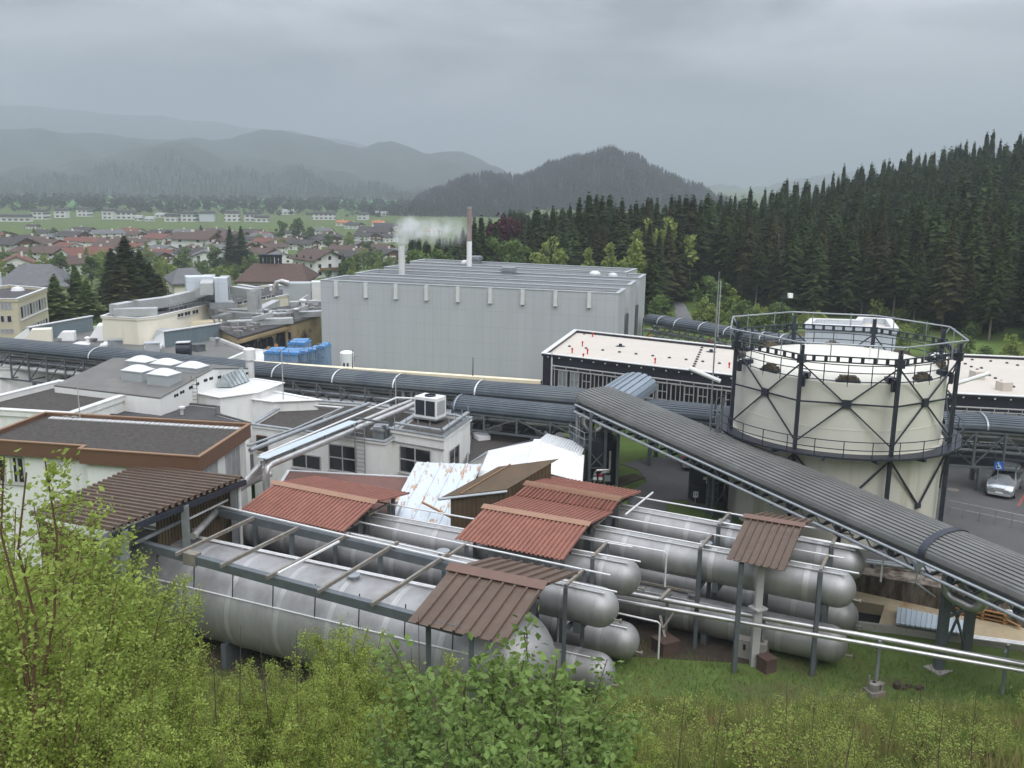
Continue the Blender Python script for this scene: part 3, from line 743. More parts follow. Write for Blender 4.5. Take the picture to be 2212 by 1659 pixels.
# ================================================================== gas holder
GX, GY, GR, GROT = 21.41, 61.42, 7.04, 4.07513
t = thing('gas_holder', 'large cream cylindrical gas holder with dark octagonal guide frame and walkway', 'gas holder', (GX, GY, YZ))
def gp(k, R, z):
    a = GROT + k * math.pi / 4; return Vector((GX + R * math.cos(a), GY + R * math.sin(a), z))
part('lower_tank', MB().lathe((GX, GY, YZ), [(GR * .955, -.3), (GR * .955, 5.75), (GR - .9, 5.752)], 96), 'cream_low', t)
RB = GR * .925
part('bell', MB().lathe((GX, GY, 8.0), [(RB, 0), (RB, 1.7), (RB + .015, 1.701), (RB + .015, 1.76), (RB, 1.761), (RB, 4.55), (RB - .08, 4.62), (RB * .8, 4.98), (RB * .5, 5.3), (RB * .2, 5.44), (.01, 5.46)], 96), 'cream_gas', t)
for k in range(8):
    part('guide_post', MB().bar(gp(k, GR + .12, YZ - .1), gp(k, GR + .12, 14.75), .2, .24), 'dark_steel', t)
    a, b = gp(k, GR + .1, 0), gp(k + 1, GR + .1, 0); mid = (a + b) / 2
    def z_(p, z): return Vector((p.x, p.y, z))
    m = MB()
    if k != 3 or True:
        m.bar(z_(a, 13.65), z_(mid, 11.3), .07, .08); m.bar(z_(b, 13.65), z_(mid, 11.3), .07, .08); m.bar(z_(a, 8.85), z_(mid, 11.3), .07, .08); m.bar(z_(b, 8.85), z_(mid, 11.3), .07, .08)
        m.bar(z_(a, 11.35), z_(b, 11.35), .08, .09)
        n = (mid - Vector((GX, GY, 0))).normalized(); m.box(z_(mid, 11.08), (.5, .14, .5), math.atan2(n.y, n.x) + math.pi / 2)
    part('cross_brace', m, 'dark_steel', t)
    n = (mid - Vector((GX, GY, 0))).normalized(); lo = Vector((GX, GY, 0)) + n * (GR * .955 + .13)
    m = MB(); m.box(z_(lo, 4.75), (.4, .12, .3), math.atan2(n.y, n.x) + math.pi / 2); m.bar(z_(a, 8.1), z_(lo, 4.9), .1, .1); m.bar(z_(b, 8.1), z_(lo, 4.9), .1, .1); part('lower_brace', m, 'dark_steel', t)
    m = MB(); m.bar(z_(a, 14.15), z_(b, 14.15), .1, .07); m.bar(z_(a, 13.82), z_(b, 13.82), .1, .07)
    for i in range(1, 8): q_ = a.lerp(b, i / 8); m.box(z_(q_, 13.82), (.2, .08, .33), math.atan2((b - a).y, (b - a).x))
    for p_ in (a,): m.box(z_(p_, 13.68), (.5, .4, .5), GROT + k * math.pi / 4)
    part('ring_beam', m, 'dark_steel', t)
    # roller carriages on the bell rim
    c = gp(k, RB - .25, 12.62); an = GROT + k * math.pi / 4; m = MB()
    m.box(c, (.5, .5, .35), an); m.bar(c + Vector((0, 0, .2)), gp(k, GR - .15, 12.75), .16, .3); m.box(gp(k, GR - .18, 12.2), (.22, .4, .6), an); part('guide_roller', m, 'dark_steel', t)
    # counter-weight piles between the posts
    c = gp(k + .5, RB - .32, 12.6); an = GROT + (k + .5) * math.pi / 4
    o = part('ballast_tray', MB().box(c, (.5, 1.4, .14), an), 'dark_steel', t)
    rnd = random.Random(k)
    pile = MB(); ux = Vector((-math.sin(an), math.cos(an), 0)); ur = Vector((math.cos(an), math.sin(an), 0))
    for row, cnt in enumerate((5, 4, 2)[:2 + (k % 3 != 0)]):
        for i in range(cnt):
            for dpt in (-.12, .12):
                pile.box(c + ux * ((i - (cnt - 1) / 2) * .24 + rnd.uniform(-.04, .04)) + ur * dpt + Vector((0, 0,   .145 + row * .125)), (.2, .22, .12), an + rnd.uniform(-.1, .1))
    part('ballast_blocks', pile, 'block', o)
# walkway, railings
m = MB(); prf = [(GR - .15, 0), (GR + .78, 0), (GR + .78, .12), (GR - .15, .12)]
N8 = 64; v = []; f = []
def octr(a, add):  # rounded octagon radius
    return GR + add
for r_, zz in prf + prf[:1]:
    for j in range(N8): a = 2 * math.pi * j / N8; v.append((GX + r_ * math.cos(a), GY + r_ * math.sin(a), 8.25 + zz))
m.add(v, [(i * N8 + j, i * N8 + (j + 1) % N8, (i + 1) * N8 + (j + 1) % N8, (i + 1) * N8 + j) for i in range(4) for j in range(N8)])
for j in range(0, N8, 4):
    a = 2 * math.pi * j / N8; c, s_ = math.cos(a), math.sin(a)
    m.bar((GX + (GR - .1) * c, GY + (GR - .1) * s_, 8.1), (GX + (GR + .9) * c, GY + (GR + .9) * s_, 8.2), .14, .2)
part('walkway', m, 'dark_steel', t)
def rail(name, R, z0, z1, hz_, n, mt, r_=.035, post=None):
    m = MB()
    for zz in hz_:
        pts = [(GX + R * math.cos(2 * math.pi * j / 64), GY + R * math.sin(2 * math.pi * j / 64), zz) for j in range(65)]; m.tube(pts, r_, 5, cap=False)
    for j in range(n):
        a = 2 * math.pi * (j + .3) / n; m.tube([(GX + R * math.cos(a), GY + R * math.sin(a), z0), (GX + R * math.cos(a), GY + R * math.sin(a), z1)], r_, 5)
    part(name, m, mt, t)
rail('walkway_railing', GR + .76, 8.35, 9.35, (9.35, 8.85), 30, 'dark_steel', .03)
rail('roof_railing', RB - .02, 12.35, 13.7, (13.65, 13.2, 12.68), 30, 'dark_steel', .032)
m = MB(); pts = [gp(k, GR + .55, 14.95) for k in range(9)]
for k in range(8): m.tube([pts[k], pts[k + 1]], .055, 6)
for k in range(8):
    for s_ in (.3, .75): q_ = pts[k].lerp(pts[k + 1], s_); m.tube([q_ + Vector((0, 0, .12)), q_ - Vector((0, 0, 1.0))], .035, 5)
    m.tube([gp(k, GR + .2, 14.4), pts[k]], .04, 5)
part('top_rail', m, 'galv', t)
m = MB(); m.tube([(GX + .8, GY - 3, 13.0), (GX + .8, GY - 3, 14.3)], .05, 6); m.lathe((GX + .8, GY - 3, 13.25), [(.3, 0), (.3, .05), (.1, .08)], 10); part('roof_valve', m, 'white_paint', t)
m = MB(); c = gp(7.1, GR + 1.3, YZ); m.tube([c, c + Vector((0, 0, 7.0))], .12, 8)
for s_ in (-.35, .35): m.bar(c + Vector((s_, .4, 0)), c + Vector((s_, .4, 8.0)), .08, .08)
for i in range(16): m.bar(c + Vector((-.35, .4, .4 + i * .45)), c + Vector((.35, .4, .4 + i * .45)), .2, .05)
part('stair_ladder', m, 'grey_paint', t)
c = gp(7.35, GR + 1.25, 7.3); part('round_plate', MB().lathe(c, [(.01, -.03), (.62, -.03), (.62, .03), (.01, .03)], 24, axis=(-.6, -.8, .1)), 'white_paint', t)
for kk, an in ((6.9, 2.7), (2.8, .1)):
    c = gp(kk, GR + .9, 11.9); m = MB(); d_ = Vector((math.cos(an), math.sin(an), 0)); m.tube([c - d_ * .1 + Vector((0, 0, -.5)), c + d_ * 2.0 + Vector((0, 0, .15))], .14, 8); part('lamp_tube', m, 'white_metal', t)
# mast behind the gas holder's left post
c = gp(6.6, GR + 1.0, YZ); zt = hz(1597, 588, c.y).z
t = thing('antenna_mast', 'thin pale antenna mast behind the left post of the gas holder', 'mast', c)
part('pole', MB().tube([c, (c.x, c.y, zt - 2.5), (c.x, c.y, zt)], [.06, .05, .02], 8), 'galv', t)
part('rod', MB().tube([(c.x + .15, c.y, 14), (c.x + .15, c.y, zt - .6)], .03, 6), 'frame_grey', t)
c = gp(5.15, GR + .5, 14.4)
t = thing('floodlight', 'small white floodlight on a thin mast at the back of the gas holder rail', 'lamp', c)
part('pole', MB().tube([c, c + Vector((0, 0, 1.6)), c + Vector((.5, 0, 1.75))], .04, 6), 'dark_steel', t)
part('lamp_head', MB().box(c + Vector((.55, 0, 1.6)), (.32, .3, .32)), 'white_paint', t)
# ================================================================== tank field
def tank(label, pa, pb, ext, z, r, L, seams=2.4, rail=True):
    a = at(*pa, z); b = at(*pb, z); d = (b - a); d.z = 0; d.normalize()
    e = at(*ext, z); e = a + d * (e - a).dot(d); s0 = e - d * L
    n = Vector((-d.y, d.x, 0))
    if n.y > 0: n = -n   # towards the camera
    t = thing('gas_tank', label, 'tank', (e.x - d.x * L / 2, e.y - d.y * L / 2, 0), 'long silver gas tanks')
    pr = [(.01, 0), (r * .5, .1 * r), (r * .8, .32 * r), (r * .95, .6 * r), (r, .95 * r)]
    s = .95 * r
    while s + seams < L - .95 * r:
        s += seams; pr += [(r, s - .16), (r, s - .06), (r + .01, s - .035), (r + .01, s + .035), (r, s + .06), (r, s + .16)]
    k = L
    for q in range(0, 10):
        th = math.pi / 2 * q / 9; pr.append((r * math.cos(th) + .001, L - .95 * r + .95 * r * math.sin(th)))
    sh = MB().lathe(s0, pr, 48, axis=d); sq = .95 * r
    while sq + seams < L - .95 * r:
        sq += seams; sh.lathe(s0, [(r - .02, sq - .13), (r + .004, sq - .13), (r + .004, sq - .04), (r + .014, sq - .035), (r + .014, sq + .035), (r + .004, sq + .04), (r + .004, sq + .13), (r - .02, sq + .13)], 48, axis=d, m=1)
    part('shell', sh, ['silver_tank', 'silver_band'], t, smooth=50)
    for f in (.1, .38, .66, .93):
        m = MB(); c = s0 + d * L * f; w = r * .82
        lo = 0 if z - r < 2 else z - r - .25
        m.frame(c - d * .15 - n * w + Vector((0, 0, lo - z)), d * .3, n * 2 * w, (0, 0, z - r * .72 - lo))
        part('saddle', m, 'grey_paint', t)
    part('end_nozzle', MB().lathe(s0 + d * (L - .08 * r) + n * r * .25 - Vector((0, 0, r * .35)), [(.05, 0), (.05, .3), (.11, .3), (.11, .36), (.01, .36)], 10, axis=d), 'galv_rust', t)
    for f in (.2, .62):
        c = s0 + d * L * f + Vector((0, 0, r - .03)); part('manhole', MB().lathe(c, [(.26, 0), (.26, .16), (.33, .165), (.33, .22), (.01, .23)], 14), 'galv', t)
    if rail:
        o = n * r * .42 + Vector((0, 0, r * .93))
        part('drench_pipe', MB().tube([s0 + d * 1.0 + o, e - d * .5 + o + Vector((0, 0, .03))], .045, 6), 'white_pipe', t)
    return dict(t=t, s0=s0, e=e, d=d, n=n, r=r, z=z, L=L)
TB = tank('very large silver gas tank lying in front, under a bare steel beam frame', (495, 1283), (1160, 1442), (1192, 1450), 3.0, 2.35, 27.0, 2.9, False)
T = {}
for k, lab, pa, pb, ext, z, L in (
        ('U1', 'upper silver tank of the second row, just behind the largest tank', (600, 1152), (1268, 1305), (1340, 1314), 4.4, 25),
        ('U2', 'upper silver tank whose end sticks out below the right red double roof', (900, 1160), (1318, 1240), (1393, 1241), 4.4, 22),
        ('U3', 'upper silver tank passing under the small brown canopy, nearer of two', (1340, 1180), (1804, 1270), (1851, 1274), 4.4, 20),
        ('U4', 'upper silver tank farthest back, beside the retaining wall', (1400, 1135), (1831, 1216), (1868, 1224), 4.4, 20),
        ('L1', 'lower silver tank on the grass, right beside the largest tank end', (1100, 1408), (1282, 1450), (1330, 1456), 1.2, 22),
        ('L2', 'lower silver tank with a round end above the meadow, second from the front', (1150, 1340), (1331, 1380), (1387, 1381), 1.25, 22),
        ('L3', 'lower silver tank nearest the long twin pipes, above the dark pit', (1400, 1305), (1794, 1390), (1835, 1386), 1.25, 21),
        ('L4', 'lower silver tank under the rearmost pair, its end next to the ochre slab', (1400, 1248), (1821, 1330), (1857, 1328), 1.25, 21)):
    T[k] = tank(lab, pa, pb, ext, z, .95, L)
def portal(row, label, fr, rails=True):
    U = T['U' + row]; Lw = T['L' + row]; d, n, r, z = U['d'], U['n'], U['r'], U['z']
    c0 = U['e'] - d * 10
    t = thing('support_frame', label, 'steel frame', (c0.x, c0.y, 0), 'steel portal frames around the tanks')
    for s in fr:
        c = U['e'] - d * s; m = MB(); top = z + r + .22
        f, b = c + n * (r + .16), c - n * (r + .16)
        for q in (f, b): m.bar((q.x, q.y, -.1), (q.x, q.y, top), .2, .2)
        m.bar((f.x, f.y, z - r - .1), (b.x, b.y, z - r - .1), .16, .2)
        part('portal', m, 'grey_paint', t)
        part('cross_beam', MB().bar((f.x, f.y, top + .06), (b.x, b.y, top + .06), .14, .12), 'galv_rust', t)
    if rails:
        for o, dz, e in ((.5, .42, .1), (-1.05, .5, -.8)):
            a = U['s0'] + d * 2 + n * o * r; b = U['e'] + d * e + n * o * r; zz = z + r + dz - .2
            part('rail_pipe', MB().tube([(a.x, a.y, zz), (b.x, b.y, zz)], .05, 6), 'white_pipe', t)
    return t
t = portal('1', 'grey steel portal frames around the second tank row', (2.2, 8.8, 15.5, 21))
t = portal('2', 'grey steel portal frames around the third tank row', (2.2, 8.8, 15.5))
t = portal('3', 'grey steel portal frames around the fourth tank row', (1.6, 7.6, 13.6))
U = T['U3']; c = U['e'] - U['d'] * 12.0 + Vector((0, 0, 1.35))
t = portal('4', 'grey steel portal frames around the rearmost tank row', (1.6, 7.6, 13.6))
U = T['U4']; d, n = U['d'], U['n']
a = U['e'] - d * 12.2; part('rail_pipe', MB().tube([a - n * 1.0 + Vector((0, 0, 1.7)), a + n * 3.4 + Vector((0, 0, 1.7))], .06, 6), 'white_pipe', t)
def gooseneck(label, U, s, drop, off=.6):
    d, n = U['d'], U['n']; a = U['e'] - d * s + n * off + Vector((0, 0, U['r'] + .25)); b = U['e'] + d * .9 + n * off + Vector((0, 0, U['r'] + .2))
    single('vent_pipe', label, 'pipe', MB().tube([a, b - d * .12, b + Vector((0, 0, -.12)), b + Vector((0, 0, -drop))], .05, 6), 'white_pipe', 'bent vent pipes at the tank ends')
gooseneck('bent white pipe dropping at the end of the rearmost upper tank', T['U4'], 9, 1.6)
gooseneck('bent white pipe dropping beyond the third row lower tank end', T['L2'], 3.0, 2.0, -.5)
gooseneck('bent white pipe beside the end of the third row upper tank', T['U2'], 4.0, 1.9, -1.4)
g0 = at(1165, 1285, 3.9); g1 = at(1207, 1295, 3.9)
single('vent_pipe', 'bent pale pipe dropping between the largest tank and the second row', 'pipe', MB().tube([g0, g1 + (g0 - g1).normalized() * .12, g1 + Vector((0, 0, -.12)), (g1.x, g1.y, .3)], .055, 6), 'white_pipe', 'bent vent pipes at the tank ends')

# frame over the largest tank
FZ = 6.0
t = thing('beam_frame', 'bare grey steel beam frame with brown cross beams above the largest tank', 'steel frame', (*at(620, 1240, 3).xy, 0))
f0, f1, b0, b1 = at(292, 1173, FZ), at(1000, 1362, FZ), at(447, 1099, FZ), at(1010, 1233, FZ)
part('long_beam', MB().bar(f0, f1, .32, .42), 'grey_paint', t); part('long_beam', MB().bar(b0, b1, .32, .42), 'grey_paint', t)
for (x0, y0, x1, y1) in ((295, 1171, 447, 1098), (384, 1196, 537, 1124), (480, 1221, 632, 1146), (580, 1246, 745, 1159), (690, 1276, 850, 1178), (807, 1303, 958, 1203)):
    p0, p1 = at(x0, y0, FZ + .3), at(x1, y1, FZ + .3); e = (p1 - p0).normalized() * .4
    part('cross_beam', MB().bar(p0 - e * .3, p1 + e, .13, .17), 'galv_rust' if x0 != 295 else 'galv', t)
for p in (f0, b0): part('post', MB().bar((p.x, p.y, 0), (p.x, p.y, FZ - .2), .35, .35), 'grey_paint', t)
for k in (.36, .70, .97):
    p = b0.lerp(b1, k); part('post', MB().bar((p.x, p.y, 0), (p.x, p.y, FZ - .2), .24, .24), 'grey_paint', t)
p = f0.lerp(f1, .205); part('splice_plate', MB().box((p.x, p.y, FZ - .3), (.75, .45, .6), -.45), 'galv_rust', t)
part('rail_pipe', MB().tube([b0 + Vector((0, 0, .35)), b1 + Vector((0, 0, .35))], .06, 6), 'white_pipe', t)
p0, p1 = at(600, 1239, FZ + .5), at(732, 1170, FZ + .5); part('rail_pipe', MB().tube([p0, p1], .07, 6), 'white_pipe', t)
p0, p1 = at(400, 1125, FZ + .5), at(492, 1080, FZ + .5); part('rail_pipe', MB().tube([p0, p1], .06, 6), 'white_pipe', t)
d, n = TB['d'], TB['n']
for o, dz in ((-.55, 2.36), (-.72, 2.32)):
    a = TB['s0'] + d * 2.5 + n * o * 1.3 + Vector((0, 0, dz)); b = TB['e'] - d * 3 + n * o * 1.3 + Vector((0, 0, dz))
    part('drench_pipe', MB().tube([a, b], .05, 6), 'white_pipe', TB['t'])
th = rad(28); o = n * (2.35 * math.cos(th) + .06) + Vector((0, 0, 2.35 * math.sin(th)))
part('drench_pipe', MB().tube([TB['s0'] + d * 2 + o, TB['e'] - d * 2.2 + o], .045, 6), 'white_pipe', TB['t'])
m = MB()
for i in range(9):
    a = TB['s0'] + d * (4 + i * 2.4) + o; q = (a - f0).dot((f1 - f0).normalized())
    m.tube([a, (a.x - n.x * .15, a.y - n.y * .15, FZ - .3)], .03, 5)
part('hanger_rod', m, 'dark_steel', t)
a = at(1140, 1414, 3.4) + n * .2
single('handrail', 'double white rail slanting across the round end of the largest tank', 'rail', MB().tube([at(1098, 1424, 4.0), at(1188, 1378, 4.0)], .05, 6).tube([at(1100, 1416, 4.0), at(1184, 1372, 4.0)], .05, 6), 'white_pipe')

# ------------------------------------------------------------------ sheet roofs
def gable(name, label, cat, ridge, fe, be, zr, zf, zb, n, amp, kind, mt, mr, posts, pm='grey_paint', zg=0, back=True, ridge_w=.32):
    r0, r1 = at(*ridge[0], zr), at(*ridge[1], zr); f0, f1 = at(*fe[0], zf), at(*fe[1], zf)
    c = (f0 + f1) / 2; t = thing(name, label, cat, (c.x, c.y, zg), None)
    part('roof_slope', MB().sheet(r0, r1, f1, f0, n, amp, kind), mt, t, smooth=45)
    if back:
        b0, b1 = at(*be[0], zb), at(*be[1], zb)
        part('roof_slope', MB().sheet(r0, r1, b1, b0, n, amp, kind), mt, t, smooth=45)
    dd = (f0 - r0); dd.normalize(); e = (r1 - r0).normalized() * .12; up = Vector((0, 0, amp + .03))
    db = (b0 - r0).normalized() if back else -dd
    m = MB(); v = [r0 - e + dd * ridge_w + up, r1 + e + dd * ridge_w + up, r1 + e + up * 1.5, r0 - e + up * 1.5, r1 + e + db * ridge_w + up, r0 - e + db * ridge_w + up]
    v2 = [p - Vector((0, 0, .025)) for p in v]
    m.add(v + v2, [(0, 1, 2, 3), (3, 2, 4, 5), (6, 7, 8, 9), (9, 8, 10, 11), (0, 1, 7, 6), (5, 4, 10, 11), (0, 3, 9, 6), (1, 2, 8, 7)]); part('ridge_cap', m, mr, t)
    m = MB()
    for k in (.12, .5, .88):
        for a_, b_ in ((f0, f1),) + (((b0, b1),) if back else ()):
            p = a_.lerp(b_, k); q = r0.lerp(r1, k); p = p.lerp(q, .12); m.bar(p - Vector((0, 0, .12)), q - Vector((0, 0, .12)), .1, .14)
    for a_, b_, z_ in ((f0, r0, .3), (f0, r0, .85)):
        p, q = a_.lerp(b_, z_), f1.lerp(r1, z_); m.bar(p - Vector((0, 0, .16)), q - Vector((0, 0, .16)), .1, .12)
    part('rafters', m, 'dark_steel', t)
    for k, s in posts:
        p = f0.lerp(f1, k).lerp(r0.lerp(r1, k), s) if s <= 1 else r0.lerp(r1, k).lerp(b0.lerp(b1, k), s - 1)
        part('post', MB().bar((p.x, p.y, zg - .1), (p.x, p.y, p.z - .2), .22, .22), pm, t)
    return t
gable('canopy', 'red corrugated gable canopy left of the rusty pale sheet roof', 'canopy', ((595, 1043), (813, 1085)), ((518, 1101), (741, 1150)), ((678, 1029), (885, 1066)), 6.6, 5.75, 5.8, 27, .08, 'trap', 'red_sheet', 'red_ridge', [(.15, .2), (.9, .25), (.15, 1.8), (.93, 1.7)])
gable('canopy', 'front red corrugated gable canopy, nearer half of the double roof', 'canopy', ((1049, 1095), (1273, 1133)), ((982, 1164), (1216, 1211)), ((1112, 1070), (1325, 1106)), 6.6, 5.75, 5.85, 24, .085, 'trap', 'red_sheet', 'red_ridge', [(.32, .08), (.75, .12), (.95, .2), (.9, 1.6)])
gable('canopy', 'rear red corrugated gable canopy, farther half of the double roof', 'canopy', ((1141, 1044), (1341, 1078)), ((1112, 1069), (1323, 1104)), ((1192, 1030), (1385, 1063)), 6.6, 5.95, 5.9, 24, .085, 'trap', 'red_sheet', 'red_ridge', [(.95, .3), (.95, 1.7), (.1, 1.7)])
gable('canopy', 'brown ribbed gable canopy over the right end of the largest tank', 'canopy', ((976, 1225), (1177, 1266)), ((880, 1342), (1092, 1392)), ((1063, 1203), (1249, 1238)), 7.1, 6.1, 6.6, 8, .1, 'rib', 'brown_sheet', 'brown_ridge', [(.62, .1), (.1, .25), (.62, 1.7)], ridge_w=.42)
gable('canopy', 'small brown ribbed gable canopy on a pillar beside the gas holder', 'canopy', ((1612, 1116), (1735, 1136)), ((1569, 1207), (1695, 1234)), ((1645, 1106), (1759, 1124)), 6.9, 6.0, 6.6, 8, .09, 'rib', 'brown_sheet', 'brown_ridge', [(.25, .06), (.3, 1.6)], ridge_w=.3)
# thick pillar under the small canopy, kiosk
p = at(1628, 1437, 0)
single('pillar', 'thick light grey steel pillar with bolted flange in front of the pale kiosk', 'pillar',
       MB().bar((p.x, p.y, -.1), (p.x, p.y, 3.1), .38, .38).box((p.x, p.y, 3.1), (.7, .7, .1), .5).bar((p.x, p.y, 3.2), (p.x, p.y, 6.0), .34, .34), 'frame_grey')
p = at(1626, 1424, 0) + Vector((.05, .3, 0)); kd = T['L3']['d']; ka = math.atan2(kd.y, kd.x)
t = thing('kiosk', 'pale grey sloping topped electrical kiosk under the small brown canopy', 'kiosk', (p.x, p.y, 0))
x = Vector((kd.x, kd.y)); y = Vector((-x.y, x.x)); c = Vector((p.x, p.y))
q = [c - x * .75 - y * .45, c + x * .75 - y * .45, c + x * .75 + y * .45, c - x * .75 + y * .45]
part('cabinet', MB().prism(q, -.05, [1.0, 1.0, 1.35, 1.35]), 'concrete', t)
m = MB(); m.box((*(c - x * .35 - y * .47), .5), (.12, .06, .3), ka); m.box((*(c + x * .12 - y * .47), .5), (.12, .06, .3), ka); part('hinge', m, 'dark_steel', t)
p = at(1655, 1425, 0)
for px, py, s, lab in ((1436, 1408, 1.0, 'reddish brick pedestal under a pipe support by the third row tank end'), (1655, 1448, .7, 'small reddish brick pedestal at the foot of the kiosk')):
    p = at(px, py, 0); single('pedestal', lab, 'pedestal', MB().box((p.x, p.y, -.1), (s, s, .75), .5).box((p.x, p.y, .655), (s * 1.08, s * 1.08, .12), .5), 'tile_brown')

# long twin pipes in front
t = thing('pipe_rack', 'pair of long silver pipes on posts crossing the meadow to the right edge', 'pipes', (*at(1900, 1500, 0).xy, 0))
zp = 2.55
for pts, r in (([(1300, 1272), (1659, 1336), (2212, 1434), (2500, 1487)], .145), ([(1384, 1299), (1659, 1354), (2159, 1440), (2500, 1500)], .11)):
    q = [at(x, y, zp) for x, y in pts]; dd = (q[-1] - q[1]).normalized()
    part('pipe', MB().tube([q[1] - dd * 9, q[-1]], r, 12), 'silver_pipe', t)
for (px, py, zt) in ((1437, 1385, 2.75), (1644, 1428, 2.6), (1890, 1490, 2.6), (2164, 1500, 2.6)):
    p = at(px, py, 0); part('post', MB().bar((p.x, p.y, 0), (p.x, p.y, zt), .14, .14).bar((p.x - .3, p.y - .35, zt - .25), (p.x + .3, p.y + .5, zt - .25), .1, .1), 'galv', t)
q = at(1441, 1290, 3.2); m = MB()
m.bar(at(1384, 1257, 3.1), at(1505, 1281, 3.1), .14, .12); m.bar(at(1425, 1297, 3.0), at(1447, 1274, 3.3), .16, .16); m.bar(at(1425, 1330, 1.6), at(1441, 1400, .3), .14, .14); m.bar(at(1432, 1358, 1.4), at(1460, 1318, 2.0), .1, .1)
part('bracket', m, 'galv_rust', t)
p = at(1888, 1500, 0); single('rusty_pump', 'rusty lump of machinery at the foot of a pipe post in the meadow', 'machine', MB().box((p.x, p.y, -.1), (.8, .7, .35), .3).lathe((p.x - .05, p.y, .25), [(.26, 0), (.26, .35), (.1, .4)], 12).box((p.x + .3, p.y + .1, .255), (.3, .3, .3), .6).tube([(p.x - .3, p.y, .5), (p.x - .3, p.y, 1.0)], .05), 'galv_rust')
p = at(1955, 1482, 0); m = MB()
for i in range(7): m.box((p.x + random.uniform(-.6, .6), p.y + random.uniform(-.3, .3), -.05), (random.uniform(.15, .4), .22, random.uniform(.15, .35)), random.uniform(0, 3))
single('earth_clods', 'dark clods of dug up earth lying in the meadow', 'earth', m, 'soil', kind='stuff')

# ------------------------------------------------------------------ lean-to shed
tl, tr_, br_, bl = at(302, 1006, 7.1), at(530, 1032, 7.7), at(242, 1148, 7.7), at(66, 1112, 7.1)
t = thing('lean_to_shed', 'open shed with brown corrugated lean-to roof at the left end of the largest tank', 'shed', (tr_.x - 4, tr_.y - 2, 0))
part('roof', MB().sheet(tr_, br_, bl, tl, 21, .17, 'trap'), 'brown_sheet', t, smooth=20)
w0 = tr_.lerp(tl, .12); w1 = br_.lerp(bl, .14); w2 = bl.lerp(br_, .1); w3 = tl.lerp(tr_, .1)
def wsheet(a, b, z0, z1, n): return MB().sheet((a.x, a.y, z0), (b.x, b.y, z0), (b.x, b.y, z1), (a.x, a.y, z1), n, .06, 'trap')
part('wall', wsheet(w0, w0.lerp(w1, .62), 0, 7.35, 26), 'brown_clad', t, smooth=20)
part('wall', wsheet(w1, w2, 0, 7.0, 30), 'brown_clad', t, smooth=20)
for q in (tr_.lerp(br_, .06).lerp(tl, .05), br_.lerp(tr_, .07), tr_.lerp(br_, .5)):
    part('post', MB().bar((q.x, q.y, 0), (q.x, q.y, q.z - .15), .32, .32), 'galv', t)
part('edge_beam', MB().bar(tr_ + Vector((0, 0, -.25)), br_ + Vector((0, 0, -.25)), .15, .3), 'dark_steel', t)
p = at(505, 1060, 7.0); part('downpipe', MB().tube([(p.x + .3, p.y, 7.2), (p.x + .3, p.y, 1)], .1, 8), 'white_metal', t)

# ------------------------------------------------------------------ small roofs between
c = xy([(622, 1015), (887, 1029), (846, 1135), (575, 1090)], 4.6)
building('low_shed', 'low shed with flat maroon felt roof behind the left red canopy', 'shed', c, 0, 4.6, 'brown_clad', 'maroon_felt', 'rib_white', .08, .12)
a0, a1, a2, a3 = at(900, 998, 5.7), at(1041, 1003, 5.7), at(978, 1140, 4.1), at(836, 1116, 4.1)
t = thing('sheet_roof_shed', 'shed roof of pale blue grey metal sheets streaked with rust', 'shed', (a3.x, a3.y, 0))
part('roof', MB().sheet(a0, a1, a2, a3, 5, .05, 'rib'), 'rust_sheet', t)
part('wall', MB().prism([a0.lerp(a2, .04).xy, a1.lerp(a3, .04).xy, a2.lerp(a0, .04).xy, a3.lerp(a1, .04).xy], 0, [5.6, 5.6, 4.0, 4.0]), 'brown_clad', t)
single('plank', 'rusty angle iron lying slantwise on the rust streaked sheet roof', 'beam', MB().bar(at(912, 1085, 4.85), at(974, 1117, 4.75), .12, .1), 'rust_pipe')
P1, P2, P3, P4 = at(955, 1073, 6.2), at(1095, 1057, 6.2), at(1207, 991, 7.3), at(1076, 1008, 7.3)
t = thing('brown_hut', 'brown ribbed hut with plain brown pitched roof next to the rusty roof', 'hut', (P1.x + 2, P1.y + 2, 0))
part('roof', MB().sheet(P1, P2, P3, P4, 24, .015, 'trap', th=.08), 'brown_roof', t)
ws = [P1.lerp(P3, .07), P2.lerp(P4, .07), P3.lerp(P1, .07), P4.lerp(P2, .07)]
for i in range(4):
    a_, b_ = ws[i], ws[(i + 1) % 4]; n_ = max(6, int((b_ - a_).xy.length / .28))
    m = MB().sheet((a_.x, a_.y, 0), (b_.x, b_.y, 0), (b_.x, b_.y, b_.z - .12), (a_.x, a_.y, a_.z - .12), n_, .05, 'trap'); part('wall', m, 'brown_clad', t, smooth=20)
part('gutter', MB().tube([P1 + Vector((-.2, -.15, -.1)), P2 + Vector((0, -.1, -.1))], .09, 8), 'galv', t)
part('roof_batten', MB().bar(P1.lerp(P2, .28) + Vector((0, 0, .06)), P4.lerp(P3, .2) + Vector((0, 0, .06)), .08, .05), 'brown_edge', t)
l0, l1, ap0, ap1, r0, r1 = at(1056, 973, 5.1), at(1032, 1030, 5.1), at(1161, 951, 6.0), at(1146, 1012, 6.0), at(1262, 983, 5.1), at(1258, 1041, 5.1)
t = thing('white_shed', 'shed with bright white corrugated gable roof behind the brown hut', 'shed', (ap1.x, ap1.y, 0))
part('roof_slope', MB().sheet(l0, l1, ap1, ap0, 15, .06, 'trap'), 'white_metal', t, smooth=20)
part('roof_slope', MB().sheet(r0, r1, ap1, ap0, 15, .06, 'trap'), 'white_metal', t, smooth=20)
part('ridge_cap', MB().bar(ap0 + Vector((0, 0, .06)), ap1 + Vector((0, 0, .06)), .5, .04), 'white_paint', t)
q = [l0.lerp(r1, .04), l1.lerp(r0, .04), r1.lerp(l0, .04), r0.lerp(l1, .04)]
